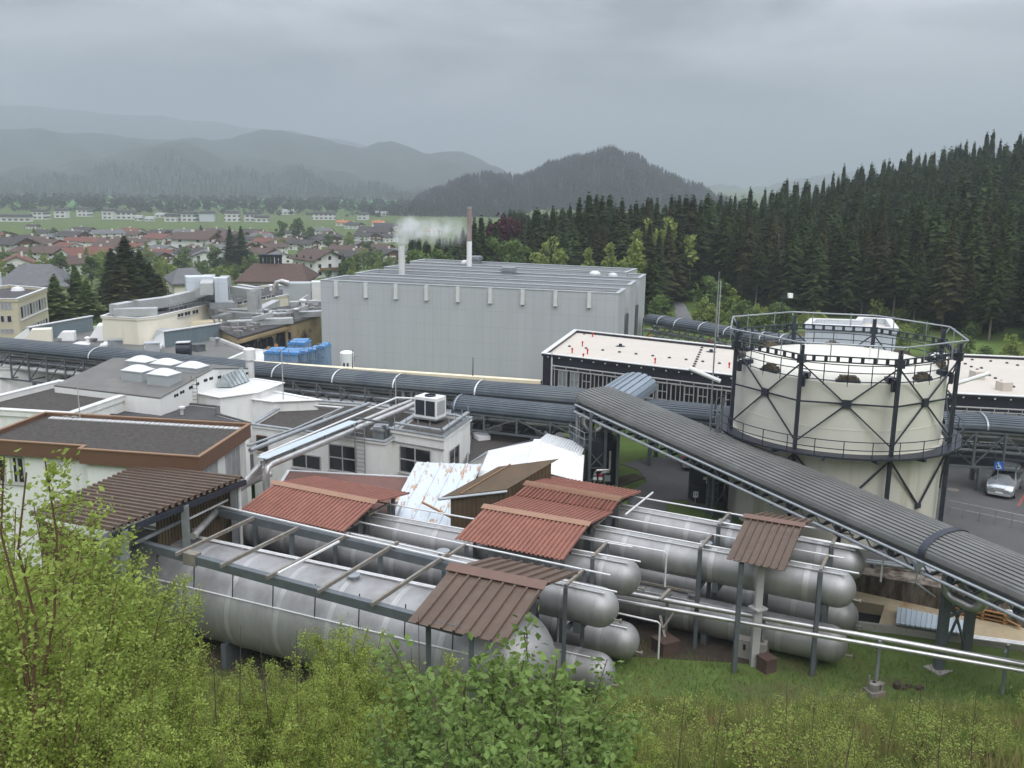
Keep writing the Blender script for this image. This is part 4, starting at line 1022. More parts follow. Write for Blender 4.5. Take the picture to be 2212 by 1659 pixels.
part('wall', MB().prism([x.xy for x in q], 0, 4.9), 'white_wall', t)
s0, s1, s2, s3 = at(1162, 953, 5.6), at(1182, 937, 5.6), at(1266, 960, 5.2), at(1255, 986, 5.2)
t = thing('canopy', 'pale grey corrugated roof strip behind the white gable shed', 'canopy', (s1.x, s1.y, YZ))
part('roof', MB().sheet(s1, s2, s3, s0, 16, .05, 'sin'), 'rib_white', t, smooth=45)
part('frame', MB().bar((s0.x, s0.y, YZ), (s0.x, s0.y, 5.5), .12, .12).bar((s3.x, s3.y, YZ), (s3.x, s3.y, 5.1), .12, .12).bar((s2.x, s2.y, YZ), (s2.x, s2.y, 5.1), .12, .12), 'galv', t)
c = xy([(1008, 1004), (1056, 976), (1170, 946), (1150, 905), (1018, 905)], 4.4)
t = building('low_annex', 'low annex with dark gravel roof right of the fan unit tower', 'building', c, 0, 4.4, 'white_wall', 'gravel_roof', 'galv', .2, .2)
for x0, y0 in ((1040, 945), (1066, 927)):
    p = at(x0, y0, 4.3); part('roof_hatch', MB().box((p.x, p.y, 4.23), (1.0, 1.3, .35), .4), 'sky_dome', t)

# ------------------------------------------------------------------ building with the rooftop fan unit
mb = xy([(540, 915), (832, 954), (940, 893), (806, 872), (664, 862), (600, 880)], 6.4)
t = building('workshop', 'white workshop with gravel roof and large four pane windows under the silver pipes', 'building', mb, 0, 6.4, 'white_wall', 'gravel_roof', 'galv', .25, .25)
w = Wall(mb[0], mb[1])
w.winpx(t, 555, 940, 579, 976, nx=1, ny=1, frame='wood_wall'); w.winpx(t, 632, 978, 693, 1016, nx=2, ny=1); w.winpx(t, 711, 958, 770, 1022, nx=2, ny=2)
p = at(822, 945, 6.3); part('chimney', MB().box((p.x, p.y + .3, 5.2), (.9, .8, 1.6), -.4).box((p.x, p.y + .3, 6.803), (1.15, 1.05, .12), -.4).prism([(p.x - .5, p.y - .2), (p.x + .5, p.y - .2), (p.x + .5, p.y + .8), (p.x - .5, p.y + .8)], 6.925, 7.1), 'galv', t)
u, z = w.uz(771, 925); u2, _ = w.uz(793, 1000); m = MB()
for q in (u, u2): w.slab(m, q - .03, q + .03, 2.6, 7.4, .25, .31)
for i in range(15): w.slab(m, u, u2, 2.9 + i * .3, 2.94 + i * .3, .26, .3)
part('ladder', m, 'galv', t)
for (x0, y0) in ((872, 860), (890, 860)):
    p = at(x0, y0, 6.2); part('vent_stack', MB().lathe((p.x, p.y, 6.1), [(.2, 0), (.2, 1.0), (.23, 1.003), (.23, 1.1), (.01, 1.12)], 14), 'silver_pipe', t)
tw = xy([(843, 925), (959, 944), (1020, 900), (910, 884)], 7.0)
t = building('fan_tower', 'white corner block with square windows carrying the big white fan unit', 'building', tw, 0, 7.0, 'white_wall', 'gravel_roof', 'galv', .3, .3)
w = Wall(tw[0], tw[1]); w.winpx(t, 864, 962, 931, 1030, nx=2, ny=2)
m = MB(); u0, z = w.uz(850, 952); u1, _ = w.uz(957, 960); w.slab(m, 0, (tw[1] - tw[0]).length, z - .06, z, .003, .1); part('string_course', m, 'galv', t)
u, _ = w.uz(836, 960); m = MB(); w.slab(m, u - .12, u + .12, 1, 7.2, .2, .45); part('cable_duct', m, 'grey_paint', t)
p = onp(833, 983, w.A, w.B); part('wall_lamp', MB().box((p.x, p.y - .5, p.z - .12), (.55, .3, .25), -.3), 'white_paint', t)
w = Wall(tw[1], tw[2]); w.winpx(t, 970, 975, 991, 1000, nx=2, ny=1)
q = inset(tw, .25); m = MB(); pts = [(p.x, p.y, 7.35) for p in q]
for i in (0, 1):
    m.bar(pts[i], pts[i + 1], .3, .12)
    for k in range(5): c = Vector(pts[i]).lerp(Vector(pts[i + 1]), k / 4); m.tube([c - Vector((0, 0, .35)), c + Vector((0, 0, .5))], .03, 5)
part('cable_tray', m, 'galv', t)
p = at(918, 912, 6.75); ca = math.atan2((tw[1] - tw[0]).y, (tw[1] - tw[0]).x); ux = Vector((math.cos(ca), math.sin(ca), 0)); uy = Vector((-ux.y, ux.x, 0))
o = Vector((p.x, p.y, 6.95)) + uy * .7
t = thing('fan_unit', 'big white rooftop fan unit with two dark grilles and a round top opening', 'air conditioner', o)
part('housing', MB().box(o + Vector((0, 0, .12)), (1.85, 1.35, 1.5), ca), 'white_paint', t)
for s in (-1, 1): part('grille', MB().box(o + ux * s * .44 - uy * .685 + Vector((0, 0, .3)), (.78, .03, 1.1), ca), 'dark_steel', t)
for s in (-1,): part('grille', MB().box(o + ux * .935 + Vector((0, 0, .3)), (.03, .0, 1.1), ca).box(o + ux * .935 + Vector((0, 0, .35)), (.02, 1.0, 1.0), ca), 'clad_edge', t)
part('fan_opening', MB().lathe(o + Vector((0, 0, 1.61)), [(.42, 0), (.42, .1), (.36, .1), (.36, .02), (.01, .02)], 20), 'dark_steel', t)
part('base_frame', MB().box(o, (2.0, 1.5, .11), ca), 'galv', t)
# roof pipes
PIPES = [('large silver insulated pipe running over the workshop roof and bending down', [(893, 873, 6.9), (873, 883, 6.9), (585, 1003, 6.9)], .22, 'silver_pipe', True),
         ('silver pipe beside the larger one on the workshop roof', [(895, 864, 6.9), (860, 877, 6.9), (566, 1000, 6.9)], .16, 'silver_pipe', False),
         ('thin white pipe with a corner rail on the workshop roof', [(897, 861, 7.1), (857, 859, 7.1), (560, 985, 7.1)], .08, 'white_pipe', False),
         ('long pale pipe with a rusty left end above the workshop roof', [(797, 872, 6.9), (640, 933, 6.9), (540, 973, 6.9)], .15, 'galv', False),
         ('long thin grey pipe left of the pale one above the workshop', [(742, 880, 6.9), (640, 925, 6.9), (535, 963, 6.9)], .08, 'galv', False),
         ('white pipe bent at a corner on the workshop gravel roof', [(655, 874, 6.5), (741, 881, 6.5), (700, 902, 6.5)], .09, 'white_pipe', False)]
for lab, px, r, mt, down in PIPES:
    q = [at(*p) for p in px]
    if down:
        e = q[-1]; dd = (q[-1] - q[-2]).normalized()
        q += [e + dd * .35 + Vector((0, 0, -.12)), e + dd * .5 + Vector((0, 0, -.45)), e + dd * .5 + Vector((0, 0, -4))]
    single('pipe', lab, 'pipe', MB().tube(q, r, 12), mt, 'pipes over the workshop')
a, b = at(764, 910, 7.35), at(566, 990, 7.35); t = thing('pipe_cover', 'long flat pale sheet metal cover above the silver pipes', 'cover', ((a + b) / 2))
part('sheet', MB().bar(a, b, .75, .05), 'pale_sheet', t)
m = MB()
for k in (.02, .35, .68, .98): c = a.lerp(b, k); m.bar(c - Vector((0, 0, .02)), c - Vector((0, 0, .7)), .08, .08)
part('hanger', m, 'galv', t)
for i in range(4):
    a = at(506 + i * 9, 1064 - i * 6, 6.2 - i * .35); b = at(566 + i * 6, 1000 + i * 8, 6.5 - i * .4)
    lab = ('topmost', 'second', 'third', 'lowest')[i] + ' of the pale pipes stacked beside the brown edged building'
    d_ = (b - a).normalized()
    single('pipe', lab, 'pipe', MB().tube([a - d_ * 6, b], .19, 10), 'silver_pipe', 'pipes beside the brown edged building')
rf = at(762, 905, 7.2); m = MB()
for px, py in ((770, 912), (833, 918)):
    p = at(px, py, 7.3); m.bar((p.x, p.y, 6.4), (p.x, p.y, 7.3), .1, .1)
m.bar(at(768, 903, 7.3), at(838, 914, 7.3), .1, .12); single('pipe_gantry', 'small grey steel gantry over the pipes at the workshop roof edge', 'gantry', m, 'grey_paint')

# ------------------------------------------------------------------ brown edged building and neighbours
bp = xy([(-70, 945), (0, 950), (180, 962), (169, 968), (430, 986), (541, 914), (97, 889), (-10, 930)], 8.2)
t = building('office_block', 'white building with dark gravel roof and deep brown fascia at the left', 'building', bp, 0, 8.2, 'white_wall', 'gravel_roof', 'brown_edge', .3, .14, fascia='brown_fascia', fh=.95)
w = Wall(bp[0], bp[2], off=.3)
w.winpx(t, -6, 984, 56, 1044, nx=4, ny=1, fw=.12)
w = Wall(bp[4], bp[5], off=.3); Lw = (bp[5] - bp[4]).length
for a_, b_ in ((.12, .38), (.55, .82)): w.window(t, Lw * a_, Lw * b_, 4.2, 7.1, 3, 1, glass='blind', sill=False)
m = MB(); q = inset(bp, .45)
for i in (5,):
    for k in range(40):
        c = q[i].lerp(q[i + 1], k / 40); d_ = (q[i + 1] - q[i]).normalized(); m.box((c.x, c.y, 7.9), (.28, .5, .06), math.atan2(d_.y, d_.x) + .1)
part('edge_slab_row', m, 'rib_white', t)
for px, py in ((166, 902), (190, 900), (150, 900)):
    p = at(px, py, 7.9); part('roof_cap', MB().lathe((p.x, p.y, 7.9), [(.4, 0), (.42, .12), (.1, .22), (.01, .23)], 14), 'galv_rust', t)
p = at(173, 905, 7.9)
single('lightning_rod', 'thin lightning rod on the brown edged building roof', 'rod', MB().tube([(p.x, p.y, 7.9), (p.x, p.y, 11.3)], [.04, .02], 6), 'frame_grey')
gp_ = xy([(-70, 868), (127, 820), (277, 834), (278, 850), (152, 893), (0, 884), (-75, 895)], 8.0)
t = building('gravel_roof_block', 'building with brown gravel roof inside pale parapets behind the brown edged one', 'building', gp_, 0, 8.0, 'white_wall', 'gravel_roof', 'white_metal', .45, .45)
lp = xy([(205, 893), (276, 868), (345, 863), (474, 877), (474, 893), (541, 912), (430, 906)], 6.9)
building('link_roof', 'low link building with dark seamed roof between the white ones', 'building', lp, 0, 6.9, 'white_wall', 'tar_roof', 'tar_roof', .15, .2)
p = at(393, 893, 6.9); single('roof_vent', 'small mushroom vent on the dark seamed link roof', 'vent', MB().lathe((p.x, p.y, 6.8), [(.12, 0), (.12, .45), (.26, .47), (.26, .6), (.01, .7)], 12), 'rib_white')
# gabled hall with five roof domes
F0, B0 = at(345, 862, 8.0), at(540, 797, 8.0); LV = at(175, 822, 8.0) - F0; LV2 = at(288, 787, 8.0) - B0; LV = (LV + LV2) / 2; LV.z = 0
AP = F0.lerp(B0, .56) + Vector((0, 0, .95))
t = thing('domed_hall', 'white hall with grey gabled roof carrying five white roof domes', 'building', ((F0.x + B0.x) / 2, (F0.y + B0.y) / 2, 0))
m = MB(); R_ = [F0, AP, B0, Vector((B0.x, B0.y, 0)), Vector((F0.x, F0.y, 0))]; L_ = [p + LV for p in R_]
m.add(R_ + L_, [(0, 1, 2, 3, 4), (9, 8, 7, 6, 5), (0, 4, 9, 5), (2, 7, 8, 3)]); part('wall', m, 'white_wall', t)
e = LV.normalized() * .05; up = Vector((0, 0, .03))
def roofq(a, b): return MB().frame(a - e + up, b - a, LV + e * 2, Vector((0, 0, .08)))
part('roof_slope', roofq(F0, AP), 'grey_roof', t); part('roof_slope', roofq(AP, B0), 'grey_roof', t)
w = Wall(F0.xy, B0.xy, off=0)
for x, y in ((378, 855), (383, 853), (391, 848), (396, 846), (410, 838), (414, 836), (425, 830), (428, 829), (442, 822), (446, 821), (454, 818), (458, 817), (472, 815), (476, 814), (532, 807), (536, 806)):
    u, z = w.uz(x, y); m = MB(); o = w.P(u, z, -.01); m.lathe(o, [(.01, .03), (.13, .03), (.13, 0)], 12, axis=(w.n.x, w.n.y, 0)); part('vent_hole', m, 'void', t)
D5 = []
dm = MB()
def dome(px, py, lab, sc=1.0):
    p = at(px, py + 9, 8.7); rz = math.atan2(LV.y, LV.x)
    tt = thing('roof_dome', lab, 'skylight', (p.x, p.y, 8.62), 'white roof domes on the grey hall'); tt.rotation_euler.z = rz
    if D5:
        for ch in D5[0].children: c_ = ch.copy(); COL.objects.link(c_); c_.parent = tt
    else:
        lpart('upstand', MB().box((0, 0, -.3), (2.0, 1.5, .85)).box((0, 0, .553), (2.1, 1.6, .08)), 'clad_edge', tt)
        m = MB(); n = 10; v = []
        for i in range(n + 1):
            for j in range(n + 1):
                x = -1 + 2 * i / n; y = -1 + 2 * j / n; v.append((x * 1.04, y * .79, .635 + .38 * (1 - x * x) ** .8 * (1 - y * y) ** .8))
        m.add(v, [(i * (n + 1) + j, (i + 1) * (n + 1) + j, (i + 1) * (n + 1) + j + 1, i * (n + 1) + j + 1) for i in range(n) for j in range(n)]); lpart('dome', m, 'sky_dome', tt, smooth=60)
    D5.append(tt)
dome(307, 783, 'white roof dome at the back left of the five'); dome(299, 804, 'white roof dome at the front left of the five'); dome(361, 789, 'white roof dome at the back middle of the five')
dome(355, 812, 'white roof dome nearest the camera of the five'); dome(417, 796, 'white roof dome standing alone at the right of the five')
p = at(417, 806, 8.6); m = MB()
for s in (-.25, .25): m.tube([(p.x + s, p.y, 8.2), (p.x + s, p.y, 9.6)], .03, 5)
for i in range(4): m.bar((p.x - .25, p.y, 8.5 + i * .3), (p.x + .25, p.y, 8.5 + i * .3), .04, .04)
single('access_ladder', 'short rusty access ladder beside the right roof dome', 'ladder', m, 'rust_pipe')
w2 = xy([(424, 848), (474, 858), (556, 847), (614, 826), (553, 817), (482, 824)], 7.5)
t = building('white_annex', 'flat white roofed annex with a small glass ridge light, beside the gabled hall', 'building', w2, 0, 7.5, 'white_wall', 'white_metal', 'white_paint', .08, .15)
g0, g1, g2, g3 = at(467, 836, 7.5), at(500, 836, 7.5), at(538, 823, 7.5), at(508, 815, 7.5); ra, rb = (g0 + g1) / 2 + Vector((0, 0, .95)), (g2 + g3) / 2 + Vector((0, 0, .95))
m = MB(); m.add([g0, g1, g2, g3, ra, rb], [(1, 2, 5, 4), (3, 0, 4, 5), (0, 1, 4), (2, 3, 5), (0, 3, 2, 1)]); t2 = part('ridge_light', m, 'glass_pale', t)
m = MB()
for k in range(6):
    m.bar(g1.lerp(g2, k / 5) + Vector((.02, -.02, .02)), ra.lerp(rb, k / 5) + Vector((.02, -.02, .03)), .07, .05)
part('glazing_bar', m, 'galv', t2)
w1 = xy([(474, 853), (590, 867), (694, 863), (605, 846), (530, 838)], 7.0)
t = building('white_block', 'white block with an overhanging thin white roof slab before the pipe bridge', 'building', w1, 0, 7.0, 'white_wall', 'white_metal', 'white_paint', .1, .2)
for i in range(2):
    a = at(428, 835, 8.6)
u = at(422, 860, 7.2); m = MB()
for s in (-.2, .2): m.tube([(u.x + s, u.y - .1, 6.6), (u.x + s, u.y - .1, 9.0)], .03, 5)
for i in range(7): m.bar((u.x - .2, u.y - .1, 6.8 + i * .3), (u.x + .2, u.y - .1, 6.8 + i * .3), .035, .035)
single('wall_ladder', 'thin ladder on the white gable wall with round vent holes', 'ladder', m, 'galv_rust')
for px, py, zz, top, lab in ((612, 860, 7.0, 757, 'thin pale mast rising beside the white block'), (855, 870, 6.4, 810, 'thin mast near the two silver vent stacks')):
    p = at(px, py, zz); zt = hz(px, top, p.y).z
    single('lightning_mast', lab, 'mast', MB().tube([(p.x, p.y, zz - .5), (p.x, p.y, zt)], [.06, .03], 6), 'frame_grey')
p = at(536, 800, 8.0); single('exhaust_stack', 'short white exhaust stack at the corner of the gabled hall', 'stack', MB().lathe((p.x, p.y + .6, 6.5), [(.35, 0), (.35, 2.3), (.5, 2.31), (.5, 3.2), (.35, 3.3), (.01, 3.3)], 16), 'white_metal')

for o, z, lab in ((0, 6.1, 'upper dark red pipe running below the bridge roof beside the gallery end'), (3, 5.7, 'lower dark red pipe running below the bridge roof beside the gallery end')):
    single('red_pipe', lab, 'pipe', MB().tube([at(1010, 858 + o, z), at(1250, 879 + o, z)], .1, 8), 'red_pipe')
# ================================================================== sawtooth hall and the plant behind it
HZ = 5.4
hp = xy([(-90, 792), (462, 790), (541, 755), (478, 731), (205, 705), (60, 728), (-100, 752)], HZ)
t = building('sawtooth_hall', 'long grey flat roofed hall with blue grey saw tooth monitors behind the pipe bridge', 'building', hp, 0, HZ, 'white_wall', 'grey_roof', 'white_metal', .3, .3)
def monitor(a, b, h, dep, zb=HZ - .3):
    A, B = at(*a, zb), at(*b, zb); d = (B - A).normalized(); n = Vector((-d.y, d.x, 0))
    if n.y < 0: n = -n
    m = MB(); up = Vector((0, 0, h)); v = [A, B, B + up, A + up, A + up + n * .25, B + up + n * .25, B + n * dep, A + n * dep]
    m.add(v, [(0, 3, 4, 7), (1, 6, 5, 2), (3, 2, 5, 4), (4, 5, 6, 7)], 1); m.add(v[:4], [(0, 1, 2, 3)], 0)
    mo = part('roof_monitor', m, ['teal_clad', 'white_paint'], t, smooth=0)
    part('coping', MB().bar(A + up + n * .12 + Vector((0, 0, .06)) - d * .1, B + up + n * .12 + Vector((0, 0, .06)) + d * .1, .5, .1), 'rib_white', mo)
monitor((66, 741), (202, 714), 1.75, 3.0); monitor((238, 733), (287, 723), 1.85, 2.5); monitor((282, 742), (380, 722), 1.3, 2.8); monitor((356, 751), (478, 731), 1.75, 3.0)
UN = [('cream rooftop duct hood with a slanted front on the saw tooth hall', 93, 741, (2.0, 1.6, 1.5), 'cream_wall', .35), ('white box shaped rooftop air unit between two saw teeth', 240, 734, (2.6, 2.6, 1.7), 'white_paint', .3),
      ('small white hood on the saw tooth hall roof edge', 150, 737, (1.3, 1.2, 1.0), 'white_paint', .2), ('small white hood in front of the longest saw tooth', 304, 739, (1.5, 1.4, 1.2), 'white_paint', .3),
      ('pale roof duct box on the sawtooth roof, right of the small white hood', 360, 738, (1.6, 1.5, 1.3), 'clad_edge', .3), ('yellow cream rooftop box near the stair end of the saw teeth', 440, 716, (4.5, 1.8, 1.2), 'cream_trim', .3)]
for lab, px, py, sz, mt, rz in UN:
    p = at(px, py, HZ - .25); tt = thing('rooftop_unit', lab, 'rooftop unit', (p.x, p.y, HZ - .3)); x, y, z = sz; c, s = math.cos(rz), math.sin(rz)
    m = MB().box((p.x, p.y, HZ - .1), (x, y, z), rz); part('housing', m, mt, tt)
    h = MB(); o = Vector((p.x, p.y, HZ - .1)) - Vector((c, s, 0)) * (x / 2 + .003) - Vector((-s, c, 0)) * y / 2
    yv = Vector((-s, c, 0)) * y; a = [o + Vector((0, 0, .3)) , o + Vector((0, 0, z)), o + Vector((0, 0, .35)) - Vector((c, s, 0)) * z * .5]
    h.add(a + [q + yv for q in a], [(0, 1, 2), (5, 4, 3), (0, 3, 4, 1), (1, 4, 5, 2), (2, 5, 3, 0)]); part('hood', h, mt, tt)
    part('curb', MB().box((p.x, p.y, HZ - .29), (x + .3, y + .3, .187), rz), 'galv', tt)
for px, py, lab in ((176, 749, 'flat round roof light near the saw tooth hall edge'), (236, 749, 'square white roof hatch on the saw tooth hall'), (332, 752, 'low pale vent on the open grey roof')):
    p = at(px, py, HZ - .3); single('roof_light', lab, 'roof light', MB().box((p.x, p.y, HZ - .29), (1.8, 1.6, .3), .3).lathe((p.x, p.y, HZ + .013), [(.8, 0), (.6, .2), (.01, .3)], 14), 'sky_dome')
p = at(398, 770, HZ - .3)
t2 = thing('roof_ventilator', 'dark drum ventilator with a pale lid alone on the grey roof', 'ventilator', (p.x, p.y, HZ - .3))
part('drum', MB().lathe((p.x, p.y, HZ + .5), [(.01, -.75), (.75, -.75), (.75, .75), (.01, .75)], 16, axis=(1, .2, 0)), 'dark_steel', t2)
part('stand', MB().box((p.x, p.y, HZ - .29), (1.2, 1.0, .5)), 'galv', t2); part('lid', MB().bar((p.x - .7, p.y - .2, HZ + 1.25), (p.x + .7, p.y, HZ + 1.3), 1.0, .08), 'rib_white', t2)
# white lower extension right of the saw teeth
ex = xy([(462, 752), (518, 735), (568, 760), (520, 775)], 4.6)
ex = xy([(486, 757), (569, 764), (572, 731), (517, 731)], 4.4)
building('white_extension', 'small white flat roofed extension left of the blue containers', 'building', xy([(490, 775), (583, 782), (585, 757), (543, 752)], 4.6), 0, 4.6, 'white_wall', 'white_metal', 'white_paint', .1, .2)
# plant building
AZ = 8.2
ap = xy([(217, 682), (296, 687), (336, 683), (452, 657), (452, 640), (330, 645)], AZ)
t = building('plant_building', 'cream plant building with gravel roof and silver ducts above the saw tooth hall', 'building', ap, 0, AZ, 'cream_wall', 'tar_roof', 'white_metal', .3, .3)
w = Wall(ap[2], ap[3])
for x0, y0, x1, y1 in ((383, 678, 396, 683), (398, 674, 411, 680), (415, 671, 428, 676)): w.winpx(t, x0, y0, x1, y1, nx=2, ny=1, glass='glass')
wp_ = xy([(452, 672), (600, 640), (640, 632), (600, 612), (440, 635)], 6.6)
t = building('plant_wing', 'cream wing with small window groups behind the big inverted duct bends', 'building', wp_, 0, 6.6, 'cream_wall', 'tar_roof', 'white_metal', .3, .3)
w = Wall(wp_[0], wp_[1])
for x0, y0, x1, y1 in ((473, 661, 484, 668), (512, 652, 522, 658), (526, 649, 536, 655), (562, 642, 573, 647), (575, 639, 585, 645), (586, 637, 594, 642)): w.winpx(t, x0, y0, x1, y1, nx=2, ny=1)
def duct(lab, pts, w_, h_):
    m = MB(); q = []
    for p in pts: q.append(Vector((q[-1].x, q[-1].y, p[1])) if p[0] == 'v' else at(*p))
    for a, b in zip(q, q[1:]):
        d = (b - a).normalized(); m.bar(a - d * h_ * .3, b + d * h_ * .3, w_, h_)
    single('air_duct', lab, 'duct', m, 'silver_duct', 'silver ducts on the plant roofs')
mat('silver_duct', (.50, .51, .51), .42, .45, .12, .8)
duct('long silver duct along the left edge of the plant roof', [(250, 668, AZ + .7), (288, 661, AZ + .7), (356, 652, AZ + .7), (420, 637, AZ + 1.2), (452, 626, AZ + 1.9)], 1.2, 1.2)
duct('short bent silver duct at the front corner of the plant roof', [(252, 675, AZ + .4), (335, 673, AZ + .4)], 1.3, .9)
duct('tall silver duct bend rising left of the pair over the plant wing', [(456, 672, 6.5), ('v', 10.6), (446, 624, 10.6)], 1.5, 1.4)
duct('tall silver duct bend, middle one over the plant wing', [(490, 664, 6.3), ('v', 10.0), (474, 618, 10.0)], 1.2, 1.3)
duct('silver duct bend with a long horizontal run over the plant wing', [(508, 628, 8.9), (545, 634, 8.9), ('v', 5.9), (595, 657, 5.9)], 1.1, 1.2)
duct('rightmost silver duct elbow over the plant wing', [(520, 622, 9.0), (555, 628, 9.0), ('v', 6.2)], .9, 1.0)
duct('long flat silver duct lying before the plant wing', [(488, 672, 6.0), (600, 679, 6.0)], 1.6, .8)
duct('pale flat duct ending above the burnt wall, nearer one', [(450, 676, 6.0), (575, 684, 6.0)], 1.2, .8)
duct('white capped duct sloping towards the saw teeth', [(455, 693, 6.0), (492, 682, 6.0)], 1.1, .8)
for px, py, sz, lab in ((432, 640, (3.2, 2.6, 3.0), 'big pale cooling box on a railed stand on the plant roof'), (478, 644, (1.6, 1.6, 3.0), 'narrow pale cooling box between the tall duct bends')):
    p = at(px, py + 14, AZ); tt = thing('cooling_unit', lab, 'cooling unit', (p.x, p.y, AZ - .3)); part('housing', MB().box((p.x, p.y, AZ + .4), sz, .4), 'clad_pale', tt); part('stand', MB().box((p.x, p.y, AZ - .31), (sz[0] + 1.4, sz[1] + 1, .7), .4), 'galv', tt)
p0, p1 = at(448, 690, 5.6), at(470, 709, 5.6); m = MB()
a, b = at(463, 683, 7.4), at(480, 714, 5.0)
for s in (-.35, .35): m.bar(a + Vector((s, 0, 0)), b + Vector((s, 0, 0)), .1, .15)
for i in range(12): c = a.lerp(b, i / 11); m.bar(c - Vector((.35, 0, 0)), c + Vector((.35, 0, 0)), .2, .05)
single('steel_stair', 'narrow grey steel stair down the plant building wall', 'stair', m, 'galv')
# debris roof and burnt yellow wall
by = xy([(514, 726), (622, 697), (692, 677), (692, 650), (600, 662), (470, 706)], 6.3)
t = thing('burnt_hall', 'half demolished hall with soot stained yellow wall beside the warehouse', 'building', (*by[0], 0))
part('wall', MB().prism(by, 0, 6.0), 'yellow_wall', t)
part('roof', MB().prism(inset(by, -.15), 6.003, 6.2), 'tar_roof', t)
w = Wall(by[0], by[1], off=0); Lw = (by[1] - by[0]).length
m = MB(); w.slab(m, 0, Lw, 5.55, 5.9, .01, .4); part('edge_beam', m, 'yellow_beam', t)
m = MB()
for i in range(9): u = Lw * i / 8; w.slab(m, u - .1, u + .1, 0, 5.1, .02, .35)
for z in (1.8, 3.4): w.slab(m, 0, Lw, z, z + .12, .02, .25)
part('column_grid', m, 'dark_steel', t)
m = MB()
for u0, u1, z0, z1 in ((.02, .36, 1.9, 5.35), (.40, .66, 3.5, 5.2), (.74, .93, 3.6, 5.3)): w.slab(m, Lw * u0, Lw * u1, z0, z1, .005, .018)
part('opening', m, 'void', t)
for f in (.48, .64): m = MB(); w.slab(m, Lw * f, Lw * (f + .06), .6, 4.2, .36, .45); part('board', m, 'orange_board', t)
m = MB()
for i in range(60):
    a = random.random(); b = random.random(); p = by[0].lerp(by[2], a).lerp(by[5].lerp(by[3], a), .12 + b * .8)
    m.box((p.x, p.y, 6.2), (random.uniform(.4, 2.6), random.uniform(.3, 1.2), random.uniform(.1, .7)), random.uniform(0, 3))
single('roof_debris', 'heap of torn metal and ducts lying on the half demolished roof', 'debris', m, 'debris', kind='stuff', smooth=0)
for px, py, ln, lab in ((635, 680, 9, 'long crumpled pale duct on the debris roof, right part'), (560, 696, 8, 'long crumpled pale duct on the debris roof, left part'), (655, 655, 4, 'silver box and bent pipes near the warehouse corner')):
    p = at(px, py, 6.6); single('scrap_duct', lab, 'duct', MB().bar((p.x - ln * .45, p.y - ln * .12, 6.5), (p.x + ln * .45, p.y + ln * .25, 6.6), 1.3, .7).bar((p.x - ln * .1, p.y, 6.9), (p.x + ln * .2, p.y + .3, 7.6), .9, .5), 'silver_duct')
p = at(643, 655, 5.0)
t = thing('dust_separator', 'grey dust separator frame with bent pipes in front of the brown hip roof', 'machine', (p.x, p.y, 3))
part('frame', MB().box((p.x, p.y, 3), (4.2, 3, 5.2), .2), 'clad_edge', t); part('panel', MB().box((p.x + 3.4, p.y + .3, 3), (2.4, 2.6, 5.4), .2), 'white_metal', t)
part('pipe', MB().tube([(p.x - 3.0, p.y - 2, 4.6), (p.x - 3.2, p.y - 2, 6.8), (p.x - 2.6, p.y - 2, 8.4), (p.x - 1.8, p.y - 2, 8.6), (p.x - .8, p.y - 2, 8.3)], .35, 10), 'silver_pipe', t)
single('brown_wall', 'brown red sloping gable wall beside the warehouse edge', 'wall', MB().prism(xy([(672, 640), (692, 652), (692, 640), (672, 625)], 5), 0, [6.0, 5.0, 5.4, 6.2]), 'tile_brown')

# hip roofed houses behind and the office
def hiphouse(name, lab, pts, z, zr, wallm, roofm, k=.3, zb=-3):
    p = xy(pts, z); c = sum(p, Vector((0, 0))) / 4
    t = thing(name, lab, 'building', (c.x, c.y, zb)); part('wall', MB().prism(inset(p, .5), zb, z - .02), wallm, t)
    e1 = (p[0] + p[3]) / 2; e2 = (p[1] + p[2]) / 2; r1 = e1.lerp(e2, k); r2 = e2.lerp(e1, k)
    v = [(*q, z) for q in p] + [(*r1, zr), (*r2, zr)] + [(*q, z - .3) for q in p]
    part('roof', MB().add(v, [(0, 1, 5, 4), (1, 2, 5), (2, 3, 4, 5), (3, 0, 4), (0, 6, 7, 1), (1, 7, 8, 2), (2, 8, 9, 3), (3, 9, 6, 0), (9, 8, 7, 6)]), roofm, t, smooth=0); return t, p
t, p = hiphouse('grey_roof_building', 'building with wide grey hip roof behind the beige office', [(-20, 620), (150, 618), (168, 598), (20, 600)], 7.2, 10.0, 'beige_wall', 'tile_grey')
t, p = hiphouse('grey_roof_building', 'building with pale walls and grey hip roof right of the dark spruces', [(370, 614), (456, 609), (432, 594), (352, 598)], 5.5, 7.6, 'cream_wall', 'tile_grey')
t, p = hiphouse('columned_hall', 'long white walled hall with brown hip roof and a row of black vent pipes', [(505, 608), (664, 610), (690, 592), (545, 590)], 4.6, 7.4, 'white_wall', 'tile_brown', .16)
w = Wall(p[0], p[1], off=.5); L = (p[1] - p[0]).length
for i in range(14): w.window(t, L * (.05 + i * .065), L * (.05 + i * .065) + .9, 1.0, 3.9, 1, 1, glass='glass', sill=False)
for i in range(6):
    a = (p[0] + p[3]) / 2; b = (p[1] + p[2]) / 2; q = a.lerp(b, .26 + i * .055)
    part('vent_pipe', MB().lathe((q.x, q.y, 6.6), [(.3, 0), (.3, 2.0), (.42, 2.0), (.42, 2.5), (.01, 2.6)], 10), 'dark_steel', t)
op = xy([(-60, 645), (38, 645), (102, 621), (20, 615), (-60, 625)], 8.5)
t = building('beige_office', 'beige three storey office block with rows of windows at the left edge', 'building', op, -2, 8.5, 'beige_wall', 'tar_roof', 'rib_white', .4, .35)
w = Wall(op[1], op[2]); L = (op[2] - op[1]).length
